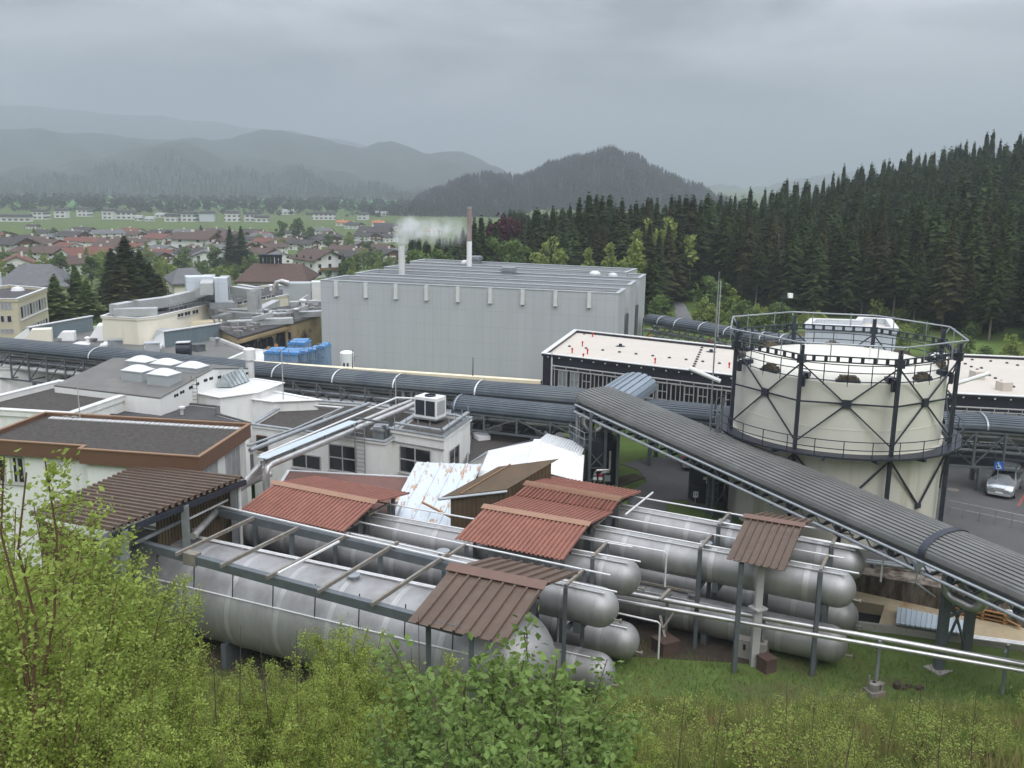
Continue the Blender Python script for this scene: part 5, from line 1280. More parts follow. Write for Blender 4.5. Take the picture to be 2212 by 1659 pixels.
for r in range(3):
    z1 = 7.3 - r * 2.9
    m = MB(); w.slab(m, .8, L - .3, z1 - 1.75, z1 - 1.6, .003, .12); part('sill_band', m, 'white_paint', t)
    for i in range(9): w.window(t, 1.0 + i * (L - 1.5) / 9, 1.0 + (i + .72) * (L - 1.5) / 9, z1 - 1.5, z1, 1, 1, glass='glass_pale' if (i + r) % 3 else 'glass', sill=False)
w = Wall(op[0], op[1])
for x0, y0, x1, y1 in ((1, 682, 10, 696), (15, 682, 26, 696), (-14, 682, -4, 696), (1, 654, 26, 668), (1, 711, 30, 720)): w.winpx(t, x0, y0, x1, y1, nx=1 if x1 - x0 < 15 else 3, ny=1, glass='glass' if y0 == 682 else 'blind', sill=False)
p = at(38, 626, 8.2); part('skylight_dome', MB().lathe((p.x, p.y, 8.1), [(.9, 0), (.7, .4), (.01, .6)], 14), 'sky_dome', t)
p = at(1, 640, 6); single('green_post', 'pale green post at the very left edge behind the office', 'post', MB().tube([(p.x, p.y, 0), (p.x, p.y, hz(1, 588, p.y).z)], .4, 10), 'clad_pale')

# ================================================================== black tanks, platform, yard things
p = at(1300, 1050, YZ); c = Vector((p.x, p.y + 1.1, 0))
t = thing('black_tank', 'upright black tank under the upper end of the gallery with pipework in front', 'tank', (c.x, c.y, YZ))
part('shell', MB().lathe((c.x, c.y, YZ - .1), [(1.15, 0), (1.15, 3.4), (.9, 3.6), (.01, 3.65)], 28), 'black_clad', t)
m = MB()
for dx in (-.95, .15, 1.05):
    m.bar((c.x + dx, c.y - 1.2, YZ), (c.x + dx, c.y - 1.2, 8.0), .2, .2)
m.bar((c.x - .9, c.y - 1.2, 5.0), (c.x, c.y - 1.2, 4.0), .07, .07); m.bar((c.x, c.y - 1.2, 5.0), (c.x - .9, c.y - 1.2, 4.0), .07, .07); m.bar((c.x - 1.0, c.y - 1.3, 3.0), (c.x + .6, c.y - 1.3, 3.0), .12, .12); m.bar((c.x - .9, c.y - 1.25, 3.9), (c.x + .1, c.y - 1.25, 3.9), .1, .08)
part('support_frame', m, 'grey_paint', t)
for dx, z0 in ((-.55, 3.3), (-.15, 3.15)):
    part('valve_pipe', MB().tube([(c.x + dx, c.y - 1.35, 2.9), (c.x + dx, c.y - 1.35, z0 + .3), (c.x + dx + .12, c.y - 1.35, z0 + .45), (c.x + .45, c.y - 1.35, z0 + .5), (c.x + .5, c.y - 1.35, z0 + .7), (c.x + .5, c.y - 1.35, 5.2)], .08, 8), 'silver_pipe', t)
    part('valve', MB().box((c.x + dx, c.y - 1.42, 3.1), (.26, .2, .16)), 'white_paint', t); part('valve', MB().box((c.x + dx, c.y - 1.42, 3.35), (.24, .2, .14)), 'lamp_red' if dx > -.3 else 'galv', t)
part('junction_box', MB().box((c.x + .35, c.y - 1.45, 3.0), (.4, .2, .42)), 'galv', t)
FP = [at(1229, 946, 5.4), at(1262, 964, 5.4), at(1332, 958, 5.4), at(1315, 932, 5.4), at(1245, 925, 5.4)]
t = thing('platform', 'grey railed steel platform around the pipe bend above the black tank', 'platform', (c.x, c.y, 5.2))
part('deck', MB().prism([p.xy for p in FP], 5.1, 5.4), 'grey_paint', t)
m = MB()
for i in range(5):
    a, b = FP[i], FP[(i + 1) % 5]
    for z in (.5, 1.0): m.tube([a + Vector((0, 0, z)), b + Vector((0, 0, z))], .03, 5)
    for k in range(3): q = a.lerp(b, k / 3); m.tube([q, q + Vector((0, 0, 1.0))], .03, 5)
part('railing', m, 'galv', t)
o = (FP[1] + FP[3]) / 2
part('pipe_bend', MB().tube([o + Vector((-.9, 0, 2.0)), o + Vector((-.95, 0, 1.2)), o + Vector((-.6, 0, .7)), o + Vector((-.1, 0, .5)), o + Vector((.35, 0, .8)), o + Vector((.45, 0, 1.4)), o + Vector((.45, 0, 2.6))], .26, 14), 'silver_pipe', t)
part('pipe', MB().tube([o + Vector((-1.3, -.3, .2)), o + Vector((-1.3, -.3, 1.7)), o + Vector((-1.0, -.3, 1.9)), o + Vector((-.6, -.3, 1.9))], .1, 10), 'silver_pipe', t)
part('box', MB().box(o + Vector((.9, .2, .05)), (.5, .5, 1.6)), 'galv', t)
p = at(1530, 1106, 1.9); c = Vector((p.x, p.y + 1.15, 0))
t = thing('black_tank', 'upright black tank under the middle of the gallery beside the gas holder', 'tank', (c.x, c.y, 1.9))
part('shell', MB().lathe((c.x, c.y, 1.5), [(1.22, 0), (1.22, 4.2), (1.0, 4.4), (.01, 4.45)], 28), 'black_clad', t)
m = MB()
for z in (2.4, 3.6, 4.8): m.lathe((c.x, c.y, z), [(1.23, 0), (1.25, .02), (1.25, .06), (1.23, .08)], 28)
part('hoop', m, 'dark_steel', t)
for dx, dz, w_, h_ in ((.02, 4.25, .55, .2), (.05, 4.0, .2, .2)): part('label_plate', MB().box((c.x + dx - .25, c.y - 1.26, dz), (w_, .03, h_)), 'white_paint', t)
p = at(1500, 1112, 1.9); t = thing('sign_post', 'small white sign on a thin post left of the black tank beneath the gallery', 'sign', (p.x, p.y, 1.8))
part('pole', MB().tube([(p.x, p.y, 1.6), (p.x, p.y, 3.6)], .035, 6), 'galv', t); part('plate', MB().box((p.x, p.y - .05, 3.15), (.34, .03, .42)), 'white_paint', t)
m = MB(); m.box((p.x - .08, p.y - .068, 3.3), (.05, .004, .18)).box((p.x + .06, p.y - .068, 3.3), (.05, .004, .18)); part('lettering', m, 'dark_steel', t)
m = MB(); a, b = at(1490, 1090, 2.7), at(1600, 1120, 2.5); m.bar(a, b, .3, .32); m.bar(b, at(1700, 1137, 2.4), .3, .32)
for k in (.1, .9): q = a.lerp(b, k); m.bar((q.x, q.y, 1.2), (q.x, q.y, q.z), .2, .2)
single('kerb_beam', 'low grey steel beam between the gallery legs and the gas holder', 'beam', m, 'grey_paint')

# minivan
def minivan(name, lab, c, rz, colour='car_silver'):
    t = thing(name, lab, 'minivan', c, None, rz)   # local: nose to -y
    def loft(sec):
        m = MB(); n = len(sec[0]); v = [p for s in sec for p in s]
        m.add(v, [(i * n + j, i * n + j + 1, (i + 1) * n + j + 1, (i + 1) * n + j) for i in range(len(sec) - 1) for j in range(n - 1)])
        m.add(sec[0], [tuple(range(n))]); m.add(sec[-1], [tuple(range(n))[::-1]]); return m
    def sec(y, zb, zm, zt, wb, wt):
        h = [(wb * .92, zb), (wb, zb + .12), (wb, zm - .1), (wb * .97, zm), (wt, zt - .07), (wt * .9, zt), (wt * .45, zt + .02)]
        return [(-x, y, z) for x, z in h] + [(x, y, z) for x, z in h[::-1]]
    S = [(-2.42, .35, .62, .70, .72, .66), (-2.36, .28, .74, .80, .86, .78), (-2.1, .24, .92, .97, .95, .86), (-1.6, .22, 1.0, 1.06, .98, .88), (-1.25, .22, 1.04, 1.12, .985, .86),
         (-.35, .22, 1.06, 1.66, .99, .74), (.3, .22, 1.06, 1.74, .99, .77), (1.5, .22, 1.06, 1.74, .99, .77), (2.1, .24, 1.06, 1.66, .98, .74), (2.38, .3, 1.0, 1.1, .93, .84), (2.43, .36, .9, .95, .86, .8)]
    lpart('body', loft([sec(*s) for s in S]), colour, t, smooth=50)
    g = MB(); g.add([(-.80, -1.17, 1.17), (.80, -1.17, 1.17), (.68, -.42, 1.655), (-.68, -.42, 1.655)], [(0, 1, 2, 3)]); lpart('windscreen', g, 'glass', t)
    for s in (-1, 1):
        for y0, y1 in ((-.75, .05), (.15, 1.05), (1.15, 1.95)):
            k = .12 if y0 > -.5 else .45
            g = MB(); g.add([(s * .965, y0, 1.12), (s * .965, y1, 1.12), (s * .805, y1 - .05, 1.60), (s * .805, y0 + k, 1.60)], [(0, 1, 2, 3)]); lpart('side_window', g, 'glass', t)
        h = MB(); h.add([(s * .48, -2.34, .72), (s * .86, -2.27, .74), (s * .90, -2.02, .92), (s * .52, -2.2, .88), (s * .48, -2.39, .7), (s * .87, -2.31, .72), (s * .92, -2.04, .94), (s * .52, -2.24, .9)], [(4, 5, 6, 7), (0, 1, 5, 4), (1, 2, 6, 5), (2, 3, 7, 6), (3, 0, 4, 7)]); lpart('headlight', h, 'lamp_clear', t)
        lpart('tail_light', MB().box((s * .86, 2.38, .75), (.16, .16, .5)), 'lamp_red', t)
        lpart('mirror', MB().box((s * 1.08, -.85, 1.1), (.22, .12, .17)), colour, t)
        lpart('roof_rail', MB().tube([(s * .68, .0, 1.74), (s * .68, .05, 1.81), (s * .68, 1.7, 1.81), (s * .68, 1.8, 1.72)], .025, 6), 'dark_steel', t)
        for y in (-1.5, 1.5):
            wl = lpart('wheel', MB().lathe((s * .80, y, .33), [(.2, .0), (.33, .02), (.33, .2), (.2, .215)], 22, axis=(s, 0, 0)), 'tyre', t)
            lpart('rim', MB().lathe((s * .80, y, .33), [(.01, .18), (.06, .19), (.2, .21), (.21, .18)], 14, axis=(s, 0, 0)), 'galv', wl)
    g = MB()
    for i in range(4): g.box((0, -2.41, .62 + i * .05), (.8 - i * .04, .05, .03))
    lpart('grille', g, 'frame_grey', t); lpart('number_plate', MB().box((0, -2.435, .42), (.5, .02, .11)), 'white_paint', t); lpart('bumper', MB().box((0, -2.38, .28), (1.5, .14, .16)), 'clad_edge', t)
    g = MB(); g.add([(-.7, 2.16, 1.58), (.7, 2.16, 1.58), (.76, 2.38, 1.12), (-.76, 2.38, 1.12)], [(0, 1, 2, 3)]); lpart('rear_window', g, 'glass', t)
    return t
p = at(2172, 1081, YZ); minivan('parked_minivan', 'silver minivan with roof rails parked at the right edge facing the camera', (p.x + .9, p.y + 2.1, YZ), rad(-35)).scale = (.95, .93, 1.02)
p = at(1503, 1019, YZ); minivan('parked_minivan', 'silver car mostly hidden behind the black tank, red tail light showing', (p.x + .45, p.y + 2.0, YZ), rad(165))
p = at(2160, 1060, YZ); p.y = 65.2; t = thing('parking_sign', 'blue disabled parking sign with white wheelchair symbol above the silver minivan', 'sign', (p.x, p.y, YZ))
zc = hz(2158, 1006, p.y).z; q = hz(2158, 1006, p.y)
part('pole', MB().tube([(q.x, q.y + .05, YZ), (q.x, q.y + .05, zc + .35)], .035, 6), 'galv', t)
part('plate', MB().box((q.x, q.y, zc - .3), (.6, .03, .6), -.4), 'sign_blue', t)
m = MB(); ux = Vector((math.cos(-.4), math.sin(-.4), 0)); ny = Vector((math.sin(-.4), -math.cos(-.4), 0)); o = Vector((q.x, q.y, zc)) + ny * .03
def s_(x, z): return o + ux * x + Vector((0, 0, z))
m.lathe(s_(-.06, .19), [(.01, .01), (.05, .01), (.05, 0)], 10, axis=ny); m.bar(s_(-.06, .12), s_(-.03, -.03), .02, .06); m.bar(s_(-.03, -.03), s_(.1, -.04), .02, .06); m.bar(s_(.1, -.04), s_(.16, -.19), .02, .05); m.bar(s_(-.05, .06), s_(.08, .05), .02, .04)
for i in range(12):
    a, b = 2.2 + i * .35, 2.2 + (i + 1) * .35
    if b < 6.3: m.bar(s_(-.03 + .14 * math.cos(a), -.1 + .14 * math.sin(a)), s_(-.03 + .14 * math.cos(b), -.1 + .14 * math.sin(b)), .02, .035)
part('wheelchair_symbol', m, 'white_paint', t)
for z, lab in ((1095, 'upper'),):
    m = MB(); a, b = at(2048, 1112, YZ + .02), at(2330, 1172, YZ + .02)
    for dz in (.55, 1.0): m.tube([a + Vector((0, 0, dz)), b + Vector((0, 0, dz))], .03, 6)
    for k in range(9): q = a.lerp(b, k / 8); m.tube([q, q + Vector((0, 0, 1.0))], .03, 6)
    single('guard_rail', 'thin grey guard rail along the yard below the minivan', 'railing', m, 'galv')
# basin: retaining wall, slab, pit, sheet, pallets
wa, wb = at(1846, 1239, YZ), at(2300, 1320, YZ); d = (wb - wa).normalized(); n = Vector((-d.y, d.x, 0))
if n.y < 0: n = -n
wa2 = wa - d * 6
t = thing('retaining_wall', 'stained concrete retaining wall along the yard edge above the ochre slab', 'wall', (wa.x, wa.y, 0))
part('wall', MB().prism([wa2.xy, wb.xy, (wb + n * 2.2).xy, (wa2 + n * 2.2).xy], -.3, YZ + .06), 'stain_wall', t)
SZ = .85
s0 = wa2 - n * .02; s1 = wb - n * .02
f0, f1 = at(1846, 1341, SZ), at(2300, 1402, SZ); f0 = f0 - (f1 - f0).normalized() * 1.0
fn = Vector(((f1 - f0).y, -(f1 - f0).x)).normalized()
if fn.dot((s0 - f0).xy) < 0: fn = -fn
def zs(p): return SZ + .24 * max(0, (p.xy - f0.xy).dot(fn))
def ats(px, py):
    z = 1.0
    for _ in range(12): z = zs(at(px, py, z))
    return at(px, py, z)
h = [ats(1858, 1299), ats(1911, 1308), ats(1899, 1346), ats(1846, 1336)]
t = thing('concrete_slab', 'ochre stained concrete slab with a dark open pit beside the tank ends', 'slab', (f0.x, f0.y, 0))
def slabp(name, P, mt, up=0): part(name, MB().prism([p.xy for p in P], -.2, [zs(p) + up for p in P]), mt, t)
sm1 = s1.lerp(f1, .12); sm0 = s0.lerp(f0, .45)
slabp('slab', [s0, s1, sm1, h[1], h[0], sm0], 'ochre_slab')
slabp('slab', [sm1, f1, h[2], h[1]], 'ochre_slab', -.004)
part('kerb', MB().prism([(f0 - n * .22).xy, (f1 - n * .22).xy, (f1 - n * .003).xy, (f0 - n * .003).xy], -.2, SZ + .04), 'concrete', t)
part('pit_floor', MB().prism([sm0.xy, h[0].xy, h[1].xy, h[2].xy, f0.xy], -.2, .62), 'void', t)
a0, a1, a2, a3 = [p + Vector((0, 0, .3)) for p in (ats(1938, 1322), ats(2086, 1352), ats(2078, 1380), ats(1934, 1357))]
single('sheet_stack', 'stack of pale blue corrugated metal sheets lying on the ochre slab', 'sheets', MB().sheet(a0, a1, a2, a3, 13, .06, 'rib').sheet(a0 - Vector((0, 0, .12)), a1 - Vector((0, 0, .12)), a2 - Vector((0, 0, .06)), a3 - Vector((0, 0, .06)), 13, .05, 'rib'), 'pale_sheet')
p0, p1 = ats(2066, 1326), ats(2178, 1350); d2 = (p1 - p0).normalized(); n2 = Vector((-d2.y, d2.x, 0)); m = MB(); L = (p1 - p0).length
for lv in range(3):
    for k in range(4): a = p0 + n2 * (.28 * k) + Vector((0, 0, .12 + lv * .22)); m.bar(a + d2 * random.uniform(-.1, .1), a + d2 * (L + random.uniform(-.15, .15)), .16, .04)
    for k in range(3): a = p0 + d2 * (L * (.08 + .42 * k)) + Vector((0, 0, .03 + lv * .22)); m.bar(a - n2 * .1, a + n2 * .95, .14, .14)
m.bar(p1 + Vector((-.1, 0, .3)), p1 + d2 * .5 + Vector((0, -.2, .12)), .14, .04)
single('pallet_stack', 'stack of orange brown wooden pallets on the ochre slab', 'pallets', m, 'wood')
m = MB(); a, b = at(1870, 1215, YZ + .3), at(2040, 1236, YZ + .3)
for o in (0, .35): m.tube([a + n * o, b + n * o], .1, 8)
for k in (.1, .8): q = a.lerp(b, k); m.bar((q.x, q.y, YZ - .1), (q.x, q.y, YZ + .3), .1, .5)
single('ground_pipes', 'two thin pipes on low stands along the top of the retaining wall', 'pipes', m, 'galv')
m = MB(); a, b = at(2085, 1372, SZ + .3), at(2320, 1403, SZ + .3)
for o in (0, .25, .5): m.tube([a - n * o * .6, b - n * o * .6], .07, 8)
single('slab_pipes', 'three thin pipes along the slab edge at the right', 'pipes', m, 'silver_pipe')
q = at(2170, 1400, 0); single('pipe_stub', 'white pipe stub sticking out near the pallets at the right edge', 'pipe', MB().tube([at(2155, 1318, 2.2), at(2230, 1326, 2.2)], .09, 8), 'white_pipe')
p = at(1640 + 20, 1300, 0)

CL = ['small grey box', 'low white vent', 'short silver stack', 'square pale hatch', 'grey junction box', 'mushroom vent']
for i, (px, py, z) in enumerate(((352, 668, AZ - .3), (376, 660, AZ - .3), (398, 655, AZ - .3), (300, 670, AZ - .3), (420, 652, AZ - .3), (540, 636, 6.3), (565, 632, 6.3), (585, 628, 6.3), (500, 640, 6.3), (610, 625, 6.3), (530, 700, 6.2), (575, 690, 6.2), (610, 684, 6.2), (655, 668, 6.2), (640, 690, 6.2), (330, 760, HZ - .3), (430, 758, HZ - .3), (470, 748, HZ - .3), (250, 752, HZ - .3), (190, 745, HZ - .3))):
    p = at(px, py, z); k = i % 6; m = MB(); s = random.uniform(.7, 1.3); place = ('on the cream plant roof', 'on the plant wing roof', 'on the half demolished roof', 'on the saw tooth hall roof')[0 if z > 7 else 1 if z > 6.25 else 2 if z > 6 else 3]
    rank = ('first', 'second', 'third', 'fourth', 'fifth')[i % 5]
    if k in (0, 3, 4): m.box((p.x, p.y, z), (1.2 * s, 1.0 * s, .8 * s), random.uniform(0, 1)).box((p.x, p.y, z + .803 * s), (1.35 * s, 1.1 * s, .08), .3)
    else: m.lathe((p.x, p.y, z), [(.25 * s, 0), (.25 * s, 1.0 * s), (.45 * s, 1.05 * s), (.45 * s, 1.2 * s), (.01, 1.35 * s)], 12)
    single('roof_fitting', CL[k] + ' ' + place + ', ' + rank + ' from the left', 'roof fitting', m, ('galv', 'white_paint', 'silver_pipe', 'clad_edge', 'grey_paint', 'galv')[k])
for px0, py0, px1, py1, z, lab in ((366, 676, 452, 655, AZ, 'thin steel guard rail along the cream plant roof edge'), (452, 668, 520, 652, 6.6, 'thin steel guard rail on the plant wing roof edge')):
    a, b = at(px0, py0, z), at(px1, py1, z); m = MB()
    for dz in (.5, 1.0): m.tube([a + Vector((0, 0, dz)), b + Vector((0, 0, dz))], .04, 5)
    for k in range(10): q = a.lerp(b, k / 9); m.tube([q, q + Vector((0, 0, 1))], .04, 5)
    single('guard_rail', lab, 'railing', m, 'galv')
# ================================================================== ground and sheets
def axis_vals(segs):
    o = []
    for a, b, s in segs:
        x = a
        while x < b - 1e-6: o.append(x); x += s
    o.append(segs[-1][1]); return o
xs = axis_vals([(-9000, -1500, 1500), (-1500, -300, 100), (-300, -60, 12), (-60, 60, 1.2), (60, 300, 10), (300, 1500, 100), (1500, 9000, 1500)])
ys = axis_vals([(-60, 0, 6), (0, 60, 1.0), (60, 150, 4), (150, 400, 10), (400, 1600, 60), (1600, 12000, 800)])
m = MB(); m.v = [(x, y, gz(x, y)) for y in ys for x in xs]; nx = len(xs)
m.f = [(j * nx + i, j * nx + i + 1, (j + 1) * nx + i + 1, (j + 1) * nx + i) for j in range(len(ys) - 1) for i in range(nx - 1)]; m.m = [0] * len(m.f)
o = single('ground', '', '', m, 'ground_cover', kind='structure'); 
yard = xy([(1338, 1002), (1420, 987), (1560, 985), (1700, 980), (2330, 985), (2330, 1318), (2250, 1308), (1861, 1236), (1700, 1165), (1585, 1098), (1500, 1082), (1456, 1079), (1440, 1088), (1441, 1102), (1402, 1110), (1350, 1106), (1368, 1058), (1398, 1041), (1378, 1014)], YZ + .04)
single('asphalt_yard', '', '', MB().prism(yard, YZ + .03, YZ + .04), 'asphalt', kind='structure')
U1, U4 = T['U1'], T['U4']
bed = [(TB['s0'] - TB['d'] * 3 + TB['n'] * 3).xy, (TB['e'] - TB['d'] * 2 + TB['n'] * 1).xy, (T['L2']['e'] - T['L2']['d'] * 3).xy, (T['L3']['e'] - T['L3']['d'] * 4 + T['L3']['n'] * 1.5).xy, (U4['e'] - U4['d'] * 3 - U4['n'] * 1).xy, (U4['s0'] - U4['n'] * 1 - U4['d'] * 16).xy]
single('gravel_bed', '', '', MB().prism(bed, -.2, .02), 'soil', kind='structure')
single('factory_ground', '', '', MB().prism([(-95, 72), (-12, 68), (6, 70), (4, 84), (-27, 94.5), (-34, 100), (-34, 130), (-95, 130)], YZ - .5, YZ + .03), 'asphalt', kind='structure')
single('gravel_patch', '', '', MB().prism(xy([(1338, 1052), (1366, 1040), (1395, 1032), (1372, 1022), (1338, 1030)], YZ + .06), YZ + .02, YZ + .06), 'soil', kind='structure')
p = at(2059, 1057, YZ + .06); single('manhole_cover', 'round rusty manhole cover in the asphalt left of the silver minivan', 'manhole', MB().lathe((p.x, p.y, YZ + .042), [(.01, .012), (.4, .012), (.42, 0)], 20), 'galv_rust')
a, b = at(2196, 1092, YZ + .045), at(2222, 1048, YZ + .045); single('parking_line', '', '', MB().prism([(a.x, a.y), (a.x + .25, a.y), (b.x + .25, b.y), (b.x, b.y)], YZ + .041, YZ + .046), 'line_red', kind='structure')
def ribbon(name, left, right, mt, lift=.06, sub=6):
    m = MB(); k = 0
    def samp(P):
        out = []
        for i in range(len(P) - 1):
            for s in range(sub): out.append((P[i][0] + (P[i + 1][0] - P[i][0]) * s / sub, P[i][1] + (P[i + 1][1] - P[i][1]) * s / sub))
        return out + [P[-1]]
    A = [atg(*p) for p in samp(left)]; B = [atg(*p) for p in samp(right)]
    for a, b in zip(A, B):
        for f in (0, .5, 1):
            q = a.lerp(b, f); m.v.append((q.x, q.y, max(gz(q.x, q.y), q.z) + lift))
    n = len(A); m.f = [(i * 3 + j, i * 3 + j + 1, i * 3 + j + 4, i * 3 + j + 3) for i in range(n - 1) for j in range(2)]; m.m = [0] * len(m.f)
    single(name, '', '', m, mt, kind='structure')
ribbon('forest_path', [(1462, 700), (1455, 660), (1450, 628)], [(1500, 700), (1480, 660), (1458, 628)], 'road_far', .15)
ribbon('village_road', [(560, 581), (620, 584), (690, 590)], [(560, 587), (620, 591), (690, 597)], 'road_far', .3)

# ================================================================== trees
def spruce_arrays(H, R, seed, base=.12, whorls=30, per=9, sprays=4, droop=.35, pw=.85):
    r = np.random.default_rng(seed); V = []; 
    zs = np.linspace(base, .985, whorls)
    for z in zs:
        z += r.uniform(-.012, .012); L0 = R * ((1 - z) / (1 - base)) ** .78 * (.75 if z < base + .12 else 1)
        for k in range(per):
            a = r.uniform(0, 2 * np.pi); zj = min(.99, z + r.uniform(-.5, .5) / whorls); L = R * ((1 - zj) / (1 - base)) ** pw * (.8 if zj < base + .1 else 1) * r.uniform(.62, 1.1) + .1; zz = zj * H
            ca, sa = np.cos(a), np.sin(a)
            for s in range(sprays):
                t0 = (s + .15) / sprays * L; t1 = t0 + L / sprays * r.uniform(1.1, 1.7)
                w = (.30 + .34 * L * (1 - .5 * s / sprays)) * r.uniform(.6, 1.2)
                d0 = -droop * t0 * t0 / max(R, .1) * .6 - droop * t0 * .4 + (t0 / R) * .1; d1 = -droop * t1 * .75 + .12 * (s == sprays - 1)
                o = r.uniform(-.22, .22, 3); hang = r.uniform(.1, .45) * (L0 / R + .3)
                p0 = (ca * t0, sa * t0, zz + d0 * 1.0); px, py = -sa, ca
                V.append((p0[0] + px * w * .5, p0[1] + py * w * .5, p0[2] - hang * .5 + o[0] * .4))
                V.append((ca * t1 + o[0] * .5, sa * t1 + o[1] * .5, zz + d1 + o[2] * .3))
                V.append((p0[0] - px * w * .5, p0[1] - py * w * .5, p0[2] - hang + o[1] * .4))
                if sprays > 2:
                    w2 = w * .8; tt = t1 * .93; V.append((ca * tt + px * w2 * .6, sa * tt + py * w2 * .6, zz + d1 - hang * .3)); V.append((ca * tt - px * w2 * .6, sa * tt - py * w2 * .6, zz + d1 - hang * .6)); V.append((p0[0], p0[1], p0[2] - hang * .2))
    for k in range(90 if sprays > 2 else 24):   # inner boughs that close the crown
        zj = r.uniform(base + .02, .93); a = r.uniform(0, 6.28); q = R * ((1 - zj) / (1 - base)) ** pw * .68; w = .45 * q + .25
        for t_ in (0, 1):
            V.append((np.cos(a) * q * .3 - np.sin(a) * w, np.sin(a) * q * .3 + np.cos(a) * w, zj * H + r.uniform(-.2, .4))); V.append((np.cos(a) * q * .3 + np.sin(a) * w, np.sin(a) * q * .3 - np.cos(a) * w, zj * H)); V.append((np.cos(a) * q, np.sin(a) * q, zj * H - r.uniform(.8, 1.8) * (1 if t_ else -.5)))
    V = np.array(V); return V, np.arange(len(V)).reshape(-1, 3)
def trunk_mb(H, r0, lean=.0, n=7):
    return MB().tube([(0, 0, -.6), (lean * .3, 0, H * .4), (lean, 0, H * .97)], [r0, r0 * .7, r0 * .12], n)
def make_spruce(name, label, H, R, seed, mt, group, base=.12, **k):
    t = thing(name, label, 'tree', (0, 0, 0), group); lpart('trunk', trunk_mb(H, H * .012), 'bark_pale' if base > .25 else 'bark', t)
    v, f = spruce_arrays(H, R, seed, base, **k); npobj('crown', v, f, [mt], t); return t
def leaf_cloud(r, cent, rad_, n, size, flat=.8):
    """n leaf quads round the clump centres"""
    k = len(cent); idx = r.integers(0, k, n); d = r.normal(size=(n, 3)); d /= np.linalg.norm(d, axis=1)[:, None]
    p = cent[idx] + d * (rad_[idx] * r.uniform(.35, 1.0, n) ** .6)[:, None]
    a = r.normal(size=(n, 3)); a[:, 2] *= flat; a /= np.linalg.norm(a, axis=1)[:, None]; b = np.cross(a, r.normal(size=(n, 3))); b /= np.linalg.norm(b, axis=1)[:, None]
    s = size * r.uniform(.6, 1.3, n)[:, None]; w = s * .55
    v = np.stack([p - a * s, p + b * w, p + a * s, p - b * w], 1).reshape(-1, 3); return v, np.arange(4 * n).reshape(-1, 4)
def make_leafy(name, label, H, R, seed, mt, group, n=1500, size=.34, shape=1.0, bark='bark', trunk_h=.22):
    t = thing(name, label, 'tree', (0, 0, 0), group); r = np.random.default_rng(seed)
    m = MB().tube([(0, 0, -.6), (r.uniform(-.2, .2), 0, H * .35), (r.uniform(-.3, .3), r.uniform(-.3, .3), H * .85)], [H * .022, H * .015, H * .004], 7)
    k = 34; c = []
    for i in range(k):
        z = r.uniform(trunk_h, .96); a = r.uniform(0, 6.28); q = np.sin(np.pi * min(1, (z - trunk_h * .6) / (1.05 - trunk_h * .6))) ** .7 * R * r.uniform(.3, 1.0)
        if shape > 1: q *= (1.15 - z) * 1.3
        c.append((np.cos(a) * q, np.sin(a) * q, z * H))
        m.tube([(0, 0, z * H * .62), (c[-1][0] * .55, c[-1][1] * .55, z * H * .86), c[-1]], [H * .006, H * .004, H * .0015], 4)
    lpart('trunk', m, bark, t); c = np.array(c); v, f = leaf_cloud(r, c, r.uniform(.16, .34, k) * R + .15, n, size); npobj('crown', v, f, [mt], t); return t
def put(proto, x, y, H, Hp, label=None, group=None, rz=None, z=None, wide=1.0):
    used = proto.get('used', 0)
    o = copy_tree(proto) if used else proto
    proto['used'] = 1
    s = H / Hp; o.location = (x, y, (gz(x, y) if z is None else z) - .05); o.rotation_euler.z = random.uniform(0, 6.28) if rz is None else rz; o.scale = (s * wide, s * wide, s)
    if o is not proto and 'used' in o: del o['used']
    if label: o['label'] = label
    if group: o['group'] = group
    return o

FG = 'spruces at the forest edge'; FL = 'tall dark spruce among the others of the hillside forest'
SP = [make_spruce('spruce_tree', FL, 20, 4.0, 11 + i, ('spruce', 'spruce', 'spruce_brown', 'spruce', 'spruce_light', 'spruce_brown')[i], FG, base=(.06, .26, .10, .34, .14, .2)[i], whorls=34, per=11, pw=(.85, .8, .7, .85, .6, 1.0)[i]) for i in range(6)]
cand = []
for iu in range(-26, 56):
    for isx in range(0, 42):
        u = iu * 3.3 + random.uniform(-1.5, 1.5); s = isx * 3.9 + random.uniform(-1.8, 1.8) + 1.5 * math.sin(iu * .7)
        x = 34 + .645 * u + .764 * s; y = 180 - .764 * u + .645 * s
        if not (-.05 * y < x < .60 * y + 4): continue
        if (x < 36 and s < 14 and u < 8) or (u < -16 and random.random() < .3): continue
        H = random.triangular(9, 19, 14) * (.8 if random.random() < .15 else 1)
        if u < 10: H *= .92
        cand.append((s + random.uniform(-2, 2), x, y, H))
cand.sort()
for k in range(14):   # rows closing the gap behind the warehouse
    pass
left_rows = []
